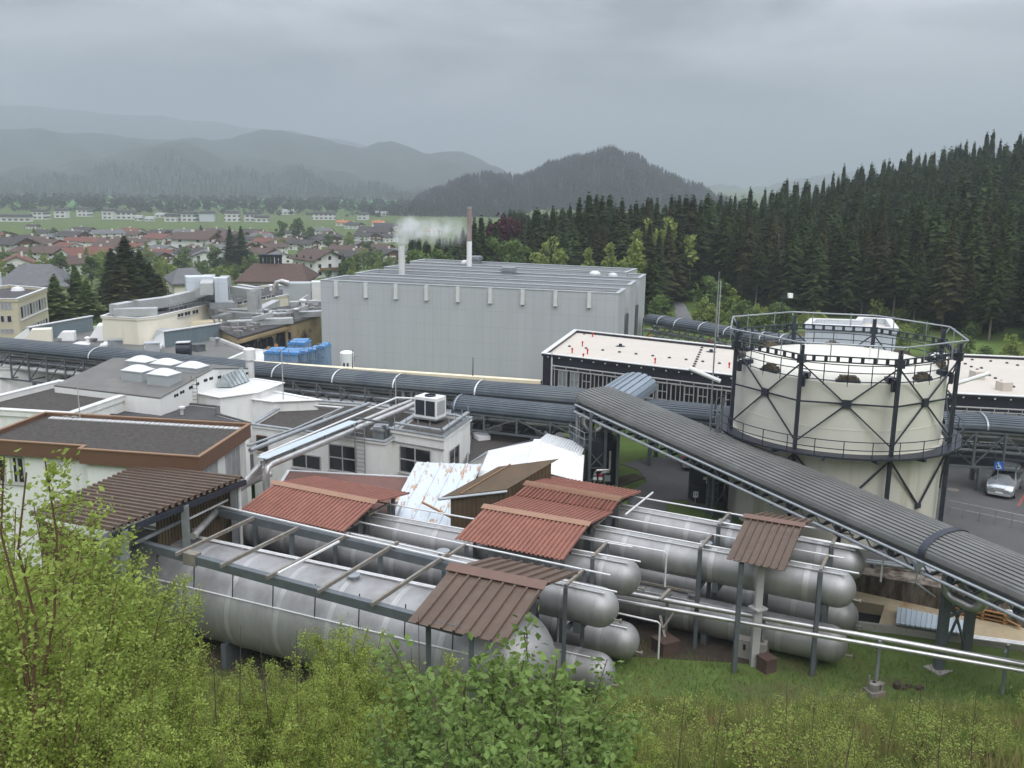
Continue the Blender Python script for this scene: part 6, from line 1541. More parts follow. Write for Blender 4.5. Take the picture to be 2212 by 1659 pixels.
for px, top, Y in [(905, 512, 215), (925, 522, 190), (945, 515, 200), (965, 518, 195), (985, 505, 205), (1000, 490, 215), (1025, 468, 185), (1040, 462, 190), (1058, 470, 200), (1070, 478, 185), (1112, 478, 205), (1128, 482, 195), (1143, 470, 210), (1160, 446, 200), (1178, 465, 205), (1195, 442, 190), (1215, 446, 205), (1232, 438, 215), (1252, 424, 200), (1273, 412, 195), (1290, 418, 210), (1302, 420, 190), (1318, 418, 200),
                   (1345, 425, 190), (1362, 440, 205), (1375, 432, 200), (1400, 424, 195), (1420, 426, 205), (1438, 440, 215), (1452, 418, 205), (1468, 420, 200), (1483, 419, 195), (1150, 500, 178), (1200, 490, 176), (1236, 480, 180), (1290, 470, 178), (1262, 455, 185), (1330, 455, 180), (1180, 505, 182), (1390, 470, 185), (1220, 500, 172), (1405, 475, 168), (1425, 500, 160), (1412, 540, 150), (1498, 418, 190), (1515, 430, 185), (1530, 415, 195), (1446, 480, 175), (1470, 470, 178), (1010, 500, 230), (1086, 500, 220), (1100, 505, 190), (1350, 480, 175), (1305, 490, 172)]:
    q = hz(px, top, Y); g = gz(q.x, Y); left_rows.append((q.x, Y, q.z - g))
for i, (x, y, H) in enumerate(left_rows):
    put(SP[(i * 7) % 6 if i % 3 else 0], x, y, H, 20, 'dark spruce in the row of trees behind the warehouse and pink roof', 'spruces behind the warehouse', wide=random.uniform(1.05, 1.4))
n_ind = 235
for s, x, y, H in cand[:n_ind]: put(SP[random.randrange(6)], x, y, H, 20, FL, FG, wide=random.uniform(.85, 1.2))
def mass(name, label, items, protos, mt):
    VV = []; FF = []; o = 0
    for x, y, z, H, R in items:
        v, f, Hp, Rp = protos[random.randrange(len(protos))]; a = random.uniform(0, 6.28); c, s = math.cos(a), math.sin(a); w = v.copy()
        w[:, 0] = (v[:, 0] * c - v[:, 1] * s) * R / Rp + x; w[:, 1] = (v[:, 0] * s + v[:, 1] * c) * R / Rp + y; w[:, 2] = v[:, 2] * H / Hp + z
        VV.append(w); FF.append(f + o); o += len(w)
    ob = npobj(name, np.concatenate(VV), np.concatenate(FF), [mt]); tag(ob, label, 'trees', None, 'stuff'); return ob
extra = []
for _ in range(420):
    px = random.uniform(885, 1560); Y = random.uniform(225, 400); q = hz(px, random.uniform(446, 470) if px > 1090 else random.uniform(505, 525), Y); g = gz(q.x, Y)
    if q.z - g > 5: extra.append((9, q.x, Y, q.z - g))
lowp = [(*spruce_arrays(20, 2.7, 50 + i, .08, 17, 7, 3), 20, 2.7) for i in range(4)]
rest = cand[n_ind:] + extra; random.shuffle(rest); kq = int(len(rest) * .72)
mass('spruce_forest', 'deep dark spruce forest covering the hillside on the right', [(x, y, gz(x, y) - .5, H, random.uniform(3.7, 4.9) * H / 20) for s, x, y, H in rest[:kq]], lowp, 'spruce')
lowq = [(*spruce_arrays(18, 3.4, 150 + i, .08, 15, 8, 3, pw=.55), 18, 3.4) for i in range(3)]
mass('mixed_forest', 'lighter green conifers mixed into the dark hillside forest', [(x, y, gz(x, y) - .5, H * .92, random.uniform(4, 5.4) * H / 20) for s, x, y, H in rest[kq:]], lowq, 'spruce_light')

# leafy trees near the forest
LF = [make_leafy('leafy_tree', 'x', 10, 3.0, 31, 'leaf_spring', None), make_leafy('leafy_tree', 'x', 10, 2.4, 32, 'leaf_green', None), make_leafy('birch_tree', 'x', 12, 2.6, 33, 'leaf_spring', None, bark='bark_pale', shape=1.5), make_leafy('leafy_tree', 'x', 9, 3.2, 34, 'leaf_green', None, trunk_h=.12), make_leafy('leafy_tree', 'x', 10, 3.4, 35, 'leaf_maroon', None)]
HP = [10, 10, 12, 9, 10, 14]
def leafy(k, px, top, Y, lab, grp=None, wide=1.0):
    q = hz(px, top, Y); g = gz(q.x, Y); put(LF[k], q.x, Y, q.z - g, HP[k], lab, grp, wide=wide)
leafy(0, 1188, 508, 166, 'yellow green tree with a pinkish side in front of the dark spruces', wide=.8)
leafy(2, 1271, 537, 162, 'small pale birch nearest the warehouse roof domes'); leafy(2, 1318, 526, 160, 'taller pale birch right of the smallest one behind the warehouse'); leafy(2, 1379, 520, 150, 'slender pale birch before the grey roof in the trees')
leafy(0, 1406, 470, 188, 'broad light green birch crown against the dark spruces', wide=.8); leafy(0, 1458, 466, 180, 'light green birch pair left of the dense spruce edge', wide=.9); leafy(2, 1376, 498, 170, 'yellowish birch beneath the broad light green crown'); leafy(0, 1345, 550, 150, 'low light green tree behind the right end of the warehouse')
for i, (px, top, Y) in enumerate(((1535, 600, 155), (1562, 612, 150), (1585, 622, 148), (1528, 640, 140), (1605, 650, 138), (1555, 655, 136), (1640, 655, 142), (1700, 662, 138), (1680, 655, 140), (1770, 668, 132), (2090, 722, 118), (2190, 722, 114))):
    q = hz(px, top, Y); g = gz(q.x, Y); put(LF[i % 3 if i % 4 else 3], q.x, Y, max(1.8, q.z - g), HP[i % 3 if i % 4 else 3], 'fresh green young tree on the bank below the spruce forest', 'young trees on the forest bank', wide=1.1)
leafy(4, 1097, 472, 190, 'dark maroon leaved tree right of the brown chimney', wide=.8); leafy(1, 1075, 515, 175, 'olive green tree between the brown chimney and the maroon tree'); leafy(1, 1115, 520, 172, 'olive tree below the maroon one'); leafy(3, 1425, 640, 140, 'small yellow flecked tree at the foot of the spruces beside the path')
leafy(3, 905, 545, 160, 'dark green tree right of the white steaming chimney'); leafy(1, 955, 540, 170, 'olive tree behind the warehouse roof between the chimneys')
p_ = xy([(1338, 534), (1395, 534), (1420, 570), (1330, 570)], 6)
q0 = hz(1335, 535, 185); q1 = hz(1400, 535, 185)
t = thing('grey_roof_house', 'grey roofed house half hidden among the birches and spruces', 'house', ((q0.x + q1.x) / 2, 180, gz(20, 180)))
part('wall', MB().prism([(q0.x, 176), (q1.x, 176), (q1.x, 184), (q0.x, 184)], gz(20, 180) - 2, q0.z - 3.2), 'white_wall', t); part('roof', MB().prism([(q0.x - 1, 175), (q1.x + 1, 175), (q1.x + 1, 185), (q0.x - 1, 185)], q0.z - 3.18, [q0.z - 3.0, q0.z - 3.0, q0.z, q0.z]), 'tile_grey', t)
BU = [make_leafy('bush', 'leafy bush on the bank below the forest edge', 3.2, 1.7, 41, 'leaf_green', 'bushes on the forest bank', n=700, size=.2, trunk_h=.02), make_leafy('bush', 'leafy bush on the bank below the forest edge', 3.2, 1.7, 42, 'leaf_spring', 'bushes on the forest bank', n=600, size=.2, trunk_h=.02), make_leafy('bush', 'leafy bush on the bank below the forest edge', 3.2, 1.6, 43, 'leaf_weed', 'bushes on the forest bank', n=450, size=.18, trunk_h=.02)]
for i in range(120):
    u = random.uniform(-10, 130); s = random.uniform(-22, 9); x = 34 + .645 * u + .764 * s; y = 180 - .764 * u + .645 * s
    px, py = proj((x, y, gz(x, y)))
    if 1430 < px < 1520 and py > 560: continue
    if y < 84 or x > .58 * y: continue
    put(BU[random.randrange(3)], x, y, random.uniform(1.3, 3.6), 3.2)
# spruces and cedar at the left
g5 = 'dark spruces left of the plant building'
for px, top, Y, w_ in ((268, 508, 160, 2.9), (300, 540, 158, 2.6), (238, 535, 162, 2.5), (322, 565, 155, 2.4), (225, 590, 152, 2.4), (283, 560, 152, 2.8), (255, 570, 150, 2.8), (342, 590, 150, 2.2), (215, 625, 146, 2.2)):
    q = hz(px, top, Y); put(SP[0] if Y > 151 else SP[2], q.x, Y, q.z - gz(q.x, Y), 20, 'broad dark spruce in the clump left of the plant building', g5, wide=w_)
CE = make_spruce('cedar_tree', 'x', 16, 4.2, 77, 'larch', None, base=.05, whorls=22, per=11, sprays=6, droop=.12)
for px, top, Y, lab, w_ in ((115, 590, 140, 'light green layered conifer just right of the beige office', 1.0), (160, 570, 148, 'taller light green conifer between the office and the dark spruces', .9), (185, 600, 142, 'small light green conifer touching the dark spruces', .9)):
    q = hz(px, top, Y); put(CE, q.x, Y, q.z - gz(q.x, Y), 16, lab, None, wide=w_ * 2.2)
for px, top, base, lab, w_ in ((500, 488, 588, 'left of two tall dark spruces standing in the village', 1.3), (524, 487, 588, 'right of two tall dark spruces standing in the village', 1.3), (742, 548, 600, 'small dark spruce at the corner of the big white chalet', 1.2), (435, 486, 514, 'round dark conifer at the edge of the green field', 2.0)):
    b_ = atg(px, base); put(SP[0], b_.x, b_.y, hz(px, top, b_.y).z - b_.z, 20, lab, None, wide=w_ * 1.4)

# ================================================================== village
def house_proto(L, Wd, he, hr, wall, roof, wood=False, rows=2, over=.9, balcony=True):
    """gable faces -y (local); L along y is the ridge"""
    t = thing('house', 'x', 'house', (0, 0, 0), 'village houses'); m = MB(); w = Wd / 2; l = L / 2
    v = [(-w, -l, -1.5), (w, -l, -1.5), (w, -l, he), (0, -l, he + hr * .96), (-w, -l, he)]; v2 = [(x, l, z) for x, y, z in v]
    m.add(v + v2, [(0, 1, 2, 3, 4), (9, 8, 7, 6, 5), (1, 6, 7, 2), (0, 4, 9, 5)]); lpart('wall', m, wall, t, smooth=0)
    m = MB(); k = hr / w; e = over
    for s in (-1, 1):
        a = [(0, -l - e, he + hr), (s * (w + e), -l - e, he - k * e), (s * (w + e), l + e, he - k * e), (0, l + e, he + hr)]; b = [(x, y, z + .28) for x, y, z in a]
        m.add(a + b, [(4, 5, 6, 7), (3, 2, 1, 0), (0, 1, 5, 4), (1, 2, 6, 5), (2, 3, 7, 6)])
    ro = lpart('roof', m, roof, t, smooth=0); lpart('chimney', MB().box((w * .3, l * .3, he + hr * .5), (.7, .9, hr * .5 + 1.3)), 'cream_wall', ro)
    for r in range(rows):
        z = 1.0 + r * 2.7
        nn = max(2, int(Wd / 3.4))
        for i in range(nn):
            x = -w + Wd * (i + .5) / nn
            fo = lpart('window', MB().box((x, -l - .03, z), (1.15, .08, 1.3)), 'tile_dark', t); lpart('pane', MB().box((x, -l - .08, z + .1), (.9, .04, 1.1)), 'glass', fo)
        for s in (-1, 1):
            nn2 = max(2, int(L / 4.5))
            for i in range(nn2): lpart('window', MB().box((s * (w + .03), -l + L * (i + .5) / nn2, z), (.08, 1.1, 1.3)), 'glass', t)
    if wood: lpart('gable_boards', MB().add([(-w + .1, -l - .06, he - .5), (w - .1, -l - .06, he - .5), (w - .1, -l - .06, he), (0, -l - .06, he + hr * .93), (-w + .1, -l - .06, he)], [(0, 1, 2, 3, 4)]), 'wood_wall', t)
    if balcony: lpart('balcony', MB().box((0, -l - .7, 2.7), (Wd * .8, 1.3, .15)).box((0, -l - 1.32, 2.85), (Wd * .8, .08, .9)), 'wood_wall', t)
    return t
HPR = {'red': house_proto(13, 10, 5.2, 2.6, 'white_wall', 'tile_red'), 'brown': house_proto(13, 10, 5.2, 2.5, 'white_wall', 'tile_brown', True), 'dark': house_proto(14, 10, 5.0, 2.6, 'white_wall', 'tile_dark', True),
       'grey': house_proto(12, 9, 5.0, 2.2, 'white_wall', 'tile_grey', False, balcony=False), 'orange': house_proto(12, 11, 5.0, 2.2, 'cream_wall', 'tile_orange', False, balcony=False), 'big': house_proto(19, 15, 8.2, 3.0, 'white_wall', 'tile_grey', False, 3, .7), 'chalet': house_proto(15, 12.5, 6.6, 2.9, 'white_wall', 'tile_brown', False, 3, 1.3)}
HU = set()
def house(kind, px, py, rz, sc, lab):
    b = atg(px, py); p = HPR[kind]
    o = copy_tree(p) if kind in HU else p
    HU.add(kind); o.location = (b.x, b.y, b.z); o.rotation_euler.z = rad(rz); o.scale = (sc, sc, sc * (1 if kind == 'chalet' else .85 if py > 570 else .72)); o['label'] = lab
    return o
HL = [('red', 40, 592, 25, 1.0, 'white house with red roof and balcony, nearest above the beige office'), ('dark', 22, 548, 70, 1.35, 'large dark grey roofed farmhouse at the left edge of the village'),
      ('red', 172, 573, -30, 1.05, 'white gabled house with bright red roof behind the light green conifers'), ('brown', 160, 592, -35, .95, 'brown roofed white house with wooden balcony above the conifers'), ('red', 208, 536, 75, .95, 'red roofed house below the three storey white block'),
      ('brown', 106, 542, 70, 1.0, 'long brown roofed house left of the village centre'), ('red', 148, 545, 60, .8, 'low red roofed house between two brown roofs at the left'), ('dark', 160, 524, 65, 1.1, 'dark brown roofed house left of the three storey white block'),
      ('big', 232, 523, -50, .85, 'white three storey house with grey roof at the green field'), ('grey', 124, 522, 60, .8, 'small white house with pale roof at the left field edge'), ('brown', 246, 541, 70, 1.0, 'brown roofed house right under the three storey white block'),
      ('red', 222, 562, 70, 1.0, 'maroon roofed house hidden behind the dark spruces'), ('brown', 115, 566, 75, 1.15, 'wide brown roofed house behind the red gabled one'), ('red', 348, 530, 62, 1.1, 'red roofed double house right of the dark spruces'), ('grey', 352, 552, 55, .9, 'white house with grey roof just right of the spruce tops'),
      ('grey', 402, 514, 80, 1.0, 'low white house with hip like grey roof by the green field'), ('brown', 460, 511, -35, .95, 'red brown gabled house left of the two tall village spruces'), ('dark', 486, 511, -20, .8, 'small dark gabled house behind the two tall village spruces'), ('brown', 425, 538, 80, 1.5, 'long low brown roofed building with orange wood wall'),
      ('brown', 470, 537, 80, 1.2, 'second part of the long orange wooden building'), ('grey', 394, 550, 10, .6, 'small white cube like house in the middle of the village'), ('dark', 424, 564, 70, 1.0, 'dark roofed house below the orange wooden building'), ('grey', 444, 573, 15, 1.0, 'narrow white gabled house left of the two tall spruces'),
      ('grey', 472, 567, 25, .95, 'white gabled house with slate roof close to the two tall spruces'), ('dark', 330, 570, 65, .9, 'dark roofed house right of the spruce clump'), ('chalet', 690, 596, 42, 1.0, 'big white chalet with brown roof and wooden upper balcony'), ('brown', 568, 562, 60, .95, 'brown roofed house with balcony right of the two tall spruces'),
      ('grey', 606, 568, 25, .9, 'white gabled house left of the big chalet'), ('brown', 618, 537, 60, 1.0, 'red brown roofed white house in the village centre'), ('red', 578, 535, 75, .9, 'low bright red roofed house in the village centre'), ('grey', 568, 524, 80, 1.0, 'grey roofed house between the tall spruces and the red roofs'),
      ('dark', 705, 532, 35, 1.15, 'dark wooden gable house above the big chalet'), ('grey', 768, 542, 40, .95, 'slate roofed white house right of the round green tree'), ('dark', 792, 544, -5, .95, 'white gabled house with arched door and dark roof'), ('dark', 812, 516, 78, 1.35, 'long dark roofed house above the steaming chimney'),
      ('dark', 838, 566, 30, 1.05, 'white three storey house with dark roof left of the white chimney'), ('orange', 743, 488, 70, .85, 'orange roofed house on the far meadow, left of two'), ('orange', 820, 488, 70, .85, 'orange roofed house on the far meadow, right of two'), ('dark', 833, 500, 75, 1.1, 'dark roofed house under the right orange roof'),
      ('brown', 742, 553, 70, .9, 'dark brown roofed house just above the chalet roof'), ('dark', 768, 572, 60, .9, 'low dark roofed house right of the chalet'), ('orange', 936, 508, 10, .9, 'white house with orange roof seen through the steam'), ('dark', 656, 540, 70, .95, 'dark roofed house between the red brown house and the chalet'),
      ('dark', 766, 494, 60, .9, 'small dark house beside the far meadow lane'), ('brown', 60, 560, 60, .9, 'brown roofed house between the farmhouse and the red roofs'), ('grey', 700, 508, 70, .9, 'grey roofed house at the tall bushes by the field'), ('brown', 520, 545, 70, .9, 'brown roofed house right behind the two tall spruces'), ('dark', 545, 512, 75, .9, 'dark roofed house at the field right of the tall spruces'),
      ('dark', 790, 520, 60, .9, 'dark roofed house left of the long dark one'), ('dark', 100, 512, 80, .8, 'dark wooden barn in the green field at the left'), ('dark', 180, 508, 80, .9, 'row of dark barns left of the three storey white block'), ('dark', 72, 494, 80, .55, 'tiny dark field hut alone in the green meadow')]
for h in HL: house(h[0], h[1], h[2], h[3], h[4] * .9, h[5])
hp_ = [atg(h[1], h[2]) for h in HL]; nh = 0
for _ in range(400):
    px, py = random.uniform(-10, 870), random.uniform(511, 572); b = atg(px, py)
    if any((b.xy - q.xy).length < 15 for q in hp_) or 590 < px < 750 and py > 545 or nh >= 38: continue
    hp_.append(b); nh += 1; o = house(random.choice(('brown', 'dark', 'grey', 'red', 'brown', 'dark')), px, py, random.choice((-30, 20, 60, 75, 85)), random.uniform(.7, .9), 'small gabled house in the crowd of village roofs'); o['group'] = 'small houses in the village crowd'
panelled('apartment_wall', (.66, .66, .64), (.66, .66, .64), 3, 3)
def apt_mat():
    m = mat('apartment_wall', (.62, .62, .60), .8, 0, .05, .3); nt = m.node_tree; N = nt.nodes; L = nt.links; b = N['Principled BSDF']
    tc = N.new('ShaderNodeTexCoord'); sp = N.new('ShaderNodeSeparateXYZ'); L.new(tc.outputs['Object'], sp.inputs[0]); cb = N.new('ShaderNodeCombineXYZ'); L.new(sp.outputs[0], cb.inputs[0]); L.new(sp.outputs[2], cb.inputs[1])
    br = N.new('ShaderNodeTexBrick'); L.new(cb.outputs[0], br.inputs[0]); br.inputs['Scale'].default_value = 1; br.inputs['Brick Width'].default_value = 4; br.inputs['Row Height'].default_value = 3; br.inputs['Mortar Size'].default_value = .85; br.offset = 0
    for s in ('Color1', 'Color2'): br.inputs[s].default_value = (.10, .11, .12, 1)
    br.inputs['Mortar'].default_value = (.66, .66, .64, 1); L.new(br.outputs['Color'], b.inputs['Base Color'])
apt_mat()
for px, py, w, h, lab in ((28, 479, 66, 12, 'long pale industrial hall at the far left below the mountain'), (81, 474, 28, 17, 'white apartment block, first right of the long hall'), (130, 471, 24, 16, 'white apartment block half hidden by trees'), (177, 468, 24, 15, 'white apartment block left of the long school building'), (232, 474, 24, 18, 'white end block of the long school building'), (262, 474, 56, 15, 'long white two storey school like building at the far field edge'),
                          (298, 477, 12, 8, 'tiny white house right of the long school building'), (322, 478, 18, 7, 'low white house in the far tree line'), (368, 479, 26, 13, 'pair of white gables at the far field edge'), (404, 479, 30, 17, 'white far apartment block left of the bluish one'), (447, 479, 30, 18, 'pale blue far apartment block'), (501, 479, 30, 18, 'white far apartment block right of the bluish one'), (540, 479, 26, 16, 'last white apartment block of the far row'),
                          (565, 480, 30, 11, 'low white far hall left of the tall bushes'), (699, 475, 48, 13, 'long white far hall with pale roof beyond the green meadow'), (782, 475, 20, 12, 'white far house with two small towers'), (825, 466, 26, 7, 'white strip of a far hall near the wooded hill'), (620, 464, 22, 8, 'small white far building above the bushes'), (345, 470, 20, 7, 'faint pale far house under the mountain')):
    b_ = atg(px, py); dist = b_.y; k = dist / F; W_, H_ = w * k, h * k * 1.2
    t = thing('apartment_block' if h > 12 else 'far_building', lab, 'building', (b_.x, b_.y, b_.z), 'far buildings along the field'); t.rotation_euler.z = random.uniform(-.1, .25)
    lpart('wall', MB().box((0, 5, -1), (W_, 10, H_ - .6)), 'clad_pale' if 'bluish' not in lab and 'blue' in lab else 'apartment_wall', t); lpart('roof', MB().box((0, 5, H_ - 1.59), (W_ + 1, 11, .5)).prism([(-W_ / 2, 1), (W_ / 2, 1), (W_ / 2, 9), (-W_ / 2, 9)], H_ - 1.08, H_ + .4), 'tile_grey' if h > 9 else 'rib_white', t)
VG = 'leafy trees in the village'; VL = 'leafy spring tree among the village houses'
cnt = 0
VP = [(rn[0], rn[1]) for rn in [(random.uniform(-10, 870), random.uniform(514, 618)) for _ in range(240)]]
spots = hp_
for px, py in VP:
    b_ = atg(px, py)
    if any((b_.xy - s.xy).length < 7 for s in spots): continue
    if 590 < px < 750 and 555 < py: continue
    if 130 < px < 480 and 505 < py < 512 and random.random() < .8: continue
    k = random.choice((0, 0, 1, 1, 3, 2)); put(LF[k], b_.x, b_.y, random.choice((random.uniform(2.5, 4.5), random.uniform(4, 7))) + (1.5 if py > 585 else 0), HP[k], VL, VG, wide=random.uniform(.9, 1.3)); cnt += 1
for px, top, base, k, lab in ((610, 478, 530, 1, 'tall round green tree clump left at the field edge'), (645, 472, 530, 1, 'tallest green tree clump at the field edge'), (672, 490, 530, 1, 'lower green tree right of the tall clump'), (752, 505, 545, 0, 'round light green tree above the chalet'), (786, 533, 582, 0, 'broad yellow green tree right of the chalet'), (820, 540, 575, 1, 'small green tree left of the white three storey house'), (95, 552, 600, 0, 'yellow green tree in front of the village at the left'), (365, 560, 625, 0, 'bright yellow green tree between the spruce clump and the slate roof'), (400, 565, 600, 1, 'olive tree above the slate hip roof'), (508, 570, 612, 0, 'bright green tree left of the columned hall'), (470, 575, 605, 0, 'low light green tree above the plant ducts'), (345, 560, 610, 2, 'pale birch beside the dark spruce clump'), (710, 585, 602, 3, 'small bush like tree before the chalet'), (555, 560, 600, 3, 'olive tree left of the chimney row')):
    b_ = atg(px, base); put(LF[k], b_.x, b_.y, max(3, hz(px, top, b_.y).z - b_.z), HP[k], lab, None, wide=1.15)

# ================================================================== hills and mountains
def ridge(name, pts, Yr, Yf, rough, z0=-16, nx=150, nt=26, seed=0):
    r = np.random.default_rng(seed); X = np.array([p[0] for p in pts], float); Yp = np.array([p[1] for p in pts], float)
    px = np.linspace(X[0], X[-1], nx); py = np.interp(px, X, Yp)
    nz = lambda n: np.convolve(r.normal(size=n + 12), np.ones(5) / 5, 'same')[6:-6]
    V = np.zeros((nt * 2, nx, 3)); k1 = nz(nx) * rough
    for i in range(nx):
        q = hz(px[i], py[i], Yr); zr = q.z + k1[i] * .35
        ph = [r.uniform(0, 6.28) for _ in range(3)]
        for j in range(nt * 2):
            if j < nt: t = j / (nt - 1); y = Yf + (Yr - Yf) * t; z = z0 + (zr - z0) * (math.sin(t * math.pi / 2) ** 1.25)
            else: t = (j - nt + 1) / nt; y = Yr + (Yr - Yf) * .8 * t; z = zr + (z0 - 20 - zr) * t ** 1.4
            w = math.sin(math.pi * min(1, j / nt)) if j < nt else 0
            V[j, i] = (q.x * (y / Yr), y + w * rough * 1.5 * math.sin(i * .35 + j * .2), z + w * rough * (math.sin(i * .55 + j * .35) + .7 * math.sin(i * .23 - j * .5 + 1)) * .8)
    idx = np.arange(nt * 2 * nx).reshape(nt * 2, nx); f = np.stack([idx[:-1, :-1], idx[:-1, 1:], idx[1:, 1:], idx[1:, :-1]], -1).reshape(-1, 4)
    o = npobj(name, V.reshape(-1, 3), f, ['hill_ground']); o['kind'] = 'structure'; o.data.polygons.foreach_set('use_smooth', [True] * len(f)); return V
def cover(name, label, V, n, nt, H, R, mt, jmax=None, proto=None):
    items = []; ny, nx = nt, V.shape[1]
    for _ in range(n):
        i = random.uniform(0, nx - 1.01); j = random.uniform(0, (jmax or ny) - 1.01); a, b = int(i), int(j); fi, fj = i - a, j - b
        p = (V[b, a] * (1 - fi) + V[b, a + 1] * fi) * (1 - fj) + (V[b + 1, a] * (1 - fi) + V[b + 1, a + 1] * fi) * fj
        h = random.uniform(*H); items.append((p[0], p[1], p[2] - h * .12, h, h * R * random.uniform(.8, 1.2)))
    return mass(name, label, items, proto or vlow, mt)
vlow = [(*spruce_arrays(20, 3.2, 70 + i, .05, 7, 6, 1), 20, 3.2) for i in range(4)]
hill = [(780, 478), (868, 466), (905, 436), (945, 416), (1010, 391), (1060, 386), (1090, 388), (1125, 391), (1155, 378), (1185, 366), (1225, 354), (1260, 346), (1290, 336), (1312, 332), (1338, 336), (1362, 346), (1385, 356), (1410, 368), (1440, 384), (1470, 398), (1500, 410), (1530, 424), (1640, 470)]
V = ridge('wooded_hill', hill, 1450, 1000, 6, seed=3)
cover('hill_wood', 'mixed wood covering the round hill behind the chimney', V, 7500, 26, (9, 15), .27, 'wood_mass', jmax=27)
pl = [(*leaf_cloud(np.random.default_rng(90 + i), np.array([[0, 0, 4.], [1.2, .5, 5.5], [-1, .4, 5], [0, -1, 7]]), np.array([2.6, 2, 2, 1.8]), 40, 1.1), 9, 3.2) for i in range(3)]
A_ = ridge('mountain', [(-700, 420), (-300, 392), (0, 372), (160, 352), (260, 332), (330, 314), (370, 304), (400, 306), (430, 320), (480, 345), (560, 352), (640, 350), (720, 368), (860, 405), (1000, 440), (1120, 470)], 2700, 1700, 12, seed=5)
cover('mountain_wood', 'dark wood at the foot of the mist covered mountain on the left', A_, 3200, 14, (12, 19), .27, 'wood_mass', jmax=12)
ridge('mountain', [(-900, 250), (-400, 262), (-100, 272), (80, 282), (200, 292), (300, 300), (420, 304), (480, 298), (560, 285), (610, 284), (680, 298), (740, 314), (780, 318), (815, 308), (845, 310), (880, 324), (915, 334), (960, 331), (1000, 333), (1040, 346), (1075, 362), (1110, 385), (1180, 420)], 3500, 2400, 14, seed=6)
ridge('mountain', [(-900, 205), (-400, 212), (-100, 222), (100, 234), (300, 250), (470, 266), (620, 284), (760, 308), (900, 345)], 6000, 4600, 16, seed=7)
ridge('mountain', [(1080, 400), (1130, 374), (1165, 361), (1200, 366), (1260, 390)], 3800, 3000, 8, seed=9)
ridge('mountain', [(1440, 420), (1500, 404), (1545, 399), (1580, 402), (1615, 410), (1660, 403), (1710, 389), (1760, 380), (1840, 372), (1950, 380), (2200, 395)], 5200, 4200, 12, seed=10)
belt = []
for _ in range(900):
    px = random.uniform(-60, 900); y = random.uniform(1010, 1500); x = hz(px, 460, y).x; belt.append((x, y, gz(x, y) - .5, random.uniform(6, 13), random.uniform(3, 6)))
for _ in range(110):
    px = random.uniform(-40, 880); y = random.uniform(930, 1010); x = hz(px, 470, y).x; belt.append((x, y, gz(x, y) - .5, random.uniform(4, 8), random.uniform(2.5, 4.5)))
vq = [(v, f, H, R) for v, f, H, R in pl]
mass('tree_belt', 'belt of small trees between the far buildings and the mountain foot', belt, vq, 'wood_mass')

# ================================================================== foreground shrubs
def shrub(name, label, group, H, seed, mt, stems=9, twigs=16, leaves=4200, size=.06, spread=1.5, bark='bark_warm', aspect=.62, up=.35, cat='shrub'):
    r = np.random.default_rng(seed); t = thing(name, label, cat, (0, 0, 0), group); m = MB(); segs = []
    for s in range(stems):
        a = r.uniform(0, 6.28); sp = spread * r.uniform(.2, 1.0); h = H * r.uniform(.62, 1.0)
        P = [np.array([np.cos(a) * .15, np.sin(a) * .15, -.4])]
        for k in range(1, 7):
            q = k / 6; P.append(np.array([np.cos(a) * sp * q ** 1.3 + r.normal() * .05, np.sin(a) * sp * q ** 1.3 + r.normal() * .05, h * q]))
        m.tube([tuple(p) for p in P], [.022 * H / 5 * (1 - .8 * k / 6) + .004 for k in range(7)], 5, cap=False)
        for w in range(twigs):
            q = r.uniform(.34, .98); i = min(5, int(q * 6)); b = P[i] + (P[i + 1] - P[i]) * (q * 6 - i); a2 = a + r.uniform(-1.7, 1.7); L = H * r.uniform(.10, .22) * (1.15 - q * .7)
            d = np.array([np.cos(a2), np.sin(a2), r.uniform(.3, 1.1)]); d /= np.linalg.norm(d); e = b + d * L + np.array([0, 0, -.06 * L])
            m.tube([tuple(b), tuple((b + e) / 2 + np.array([0, 0, .04 * L])), tuple(e)], [.006 * H / 5 + .002, .004, .0022], 3, cap=False); segs.append((b, e))
        segs.append((P[-3], P[-1]))
    lpart('branches', m, bark, t)
    S = np.array([s[0] for s in segs]); E_ = np.array([s[1] for s in segs]); k = r.integers(0, len(segs), leaves); q = r.uniform(.12, 1.04, leaves)[:, None]
    p = S[k] + (E_[k] - S[k]) * q + r.normal(size=(leaves, 3)) * size * .9
    a = r.normal(size=(leaves, 3)); a[:, 2] = a[:, 2] * .6 + up; a /= np.linalg.norm(a, axis=1)[:, None]; b = np.cross(a, r.normal(size=(leaves, 3))); b /= np.linalg.norm(b, axis=1)[:, None]; c = np.cross(a, b)
    s = size * r.uniform(.5, 1.25, leaves)[:, None]; w = s * aspect
    v = np.stack([p, p + a * s * .45 + b * w * .5 + c * s * .12, p + a * s, p + a * s * .45 - b * w * .5 + c * s * .12], 1).reshape(-1, 3); o = np.arange(leaves)[:, None] * 4
    f = np.concatenate([o + np.array([[0, 1, 2]]), o + np.array([[0, 2, 3]])], 0); npobj('leaves', v, f, [mt], t); return t
BG = 'birch shrubs on the slope'; BL = 'tall birch shrub with small bright leaves on the near left slope'
SB = [shrub('birch_shrub', BL, BG, 6.0, 201 + i, 'leaf_birch', stems=15, twigs=17, leaves=11000, size=.09, spread=1.5) for i in range(3)]
CB = [shrub('leafy_bush', 'leafy bush with large fresh leaves in the near foreground centre', 'near leafy bushes', 3.4, 221 + i, 'leaf_bush', stems=12, twigs=15, leaves=2300, size=.125, spread=1.0, bark='bark', aspect=.6, up=.5) for i in range(2)]
SPARSE = shrub('birch_shrub', 'sparse young birch reaching up in front of the brown edged building at the left edge', None, 6.0, 260, 'leaf_birch', stems=3, twigs=20, leaves=1500, size=.085, spread=.6)
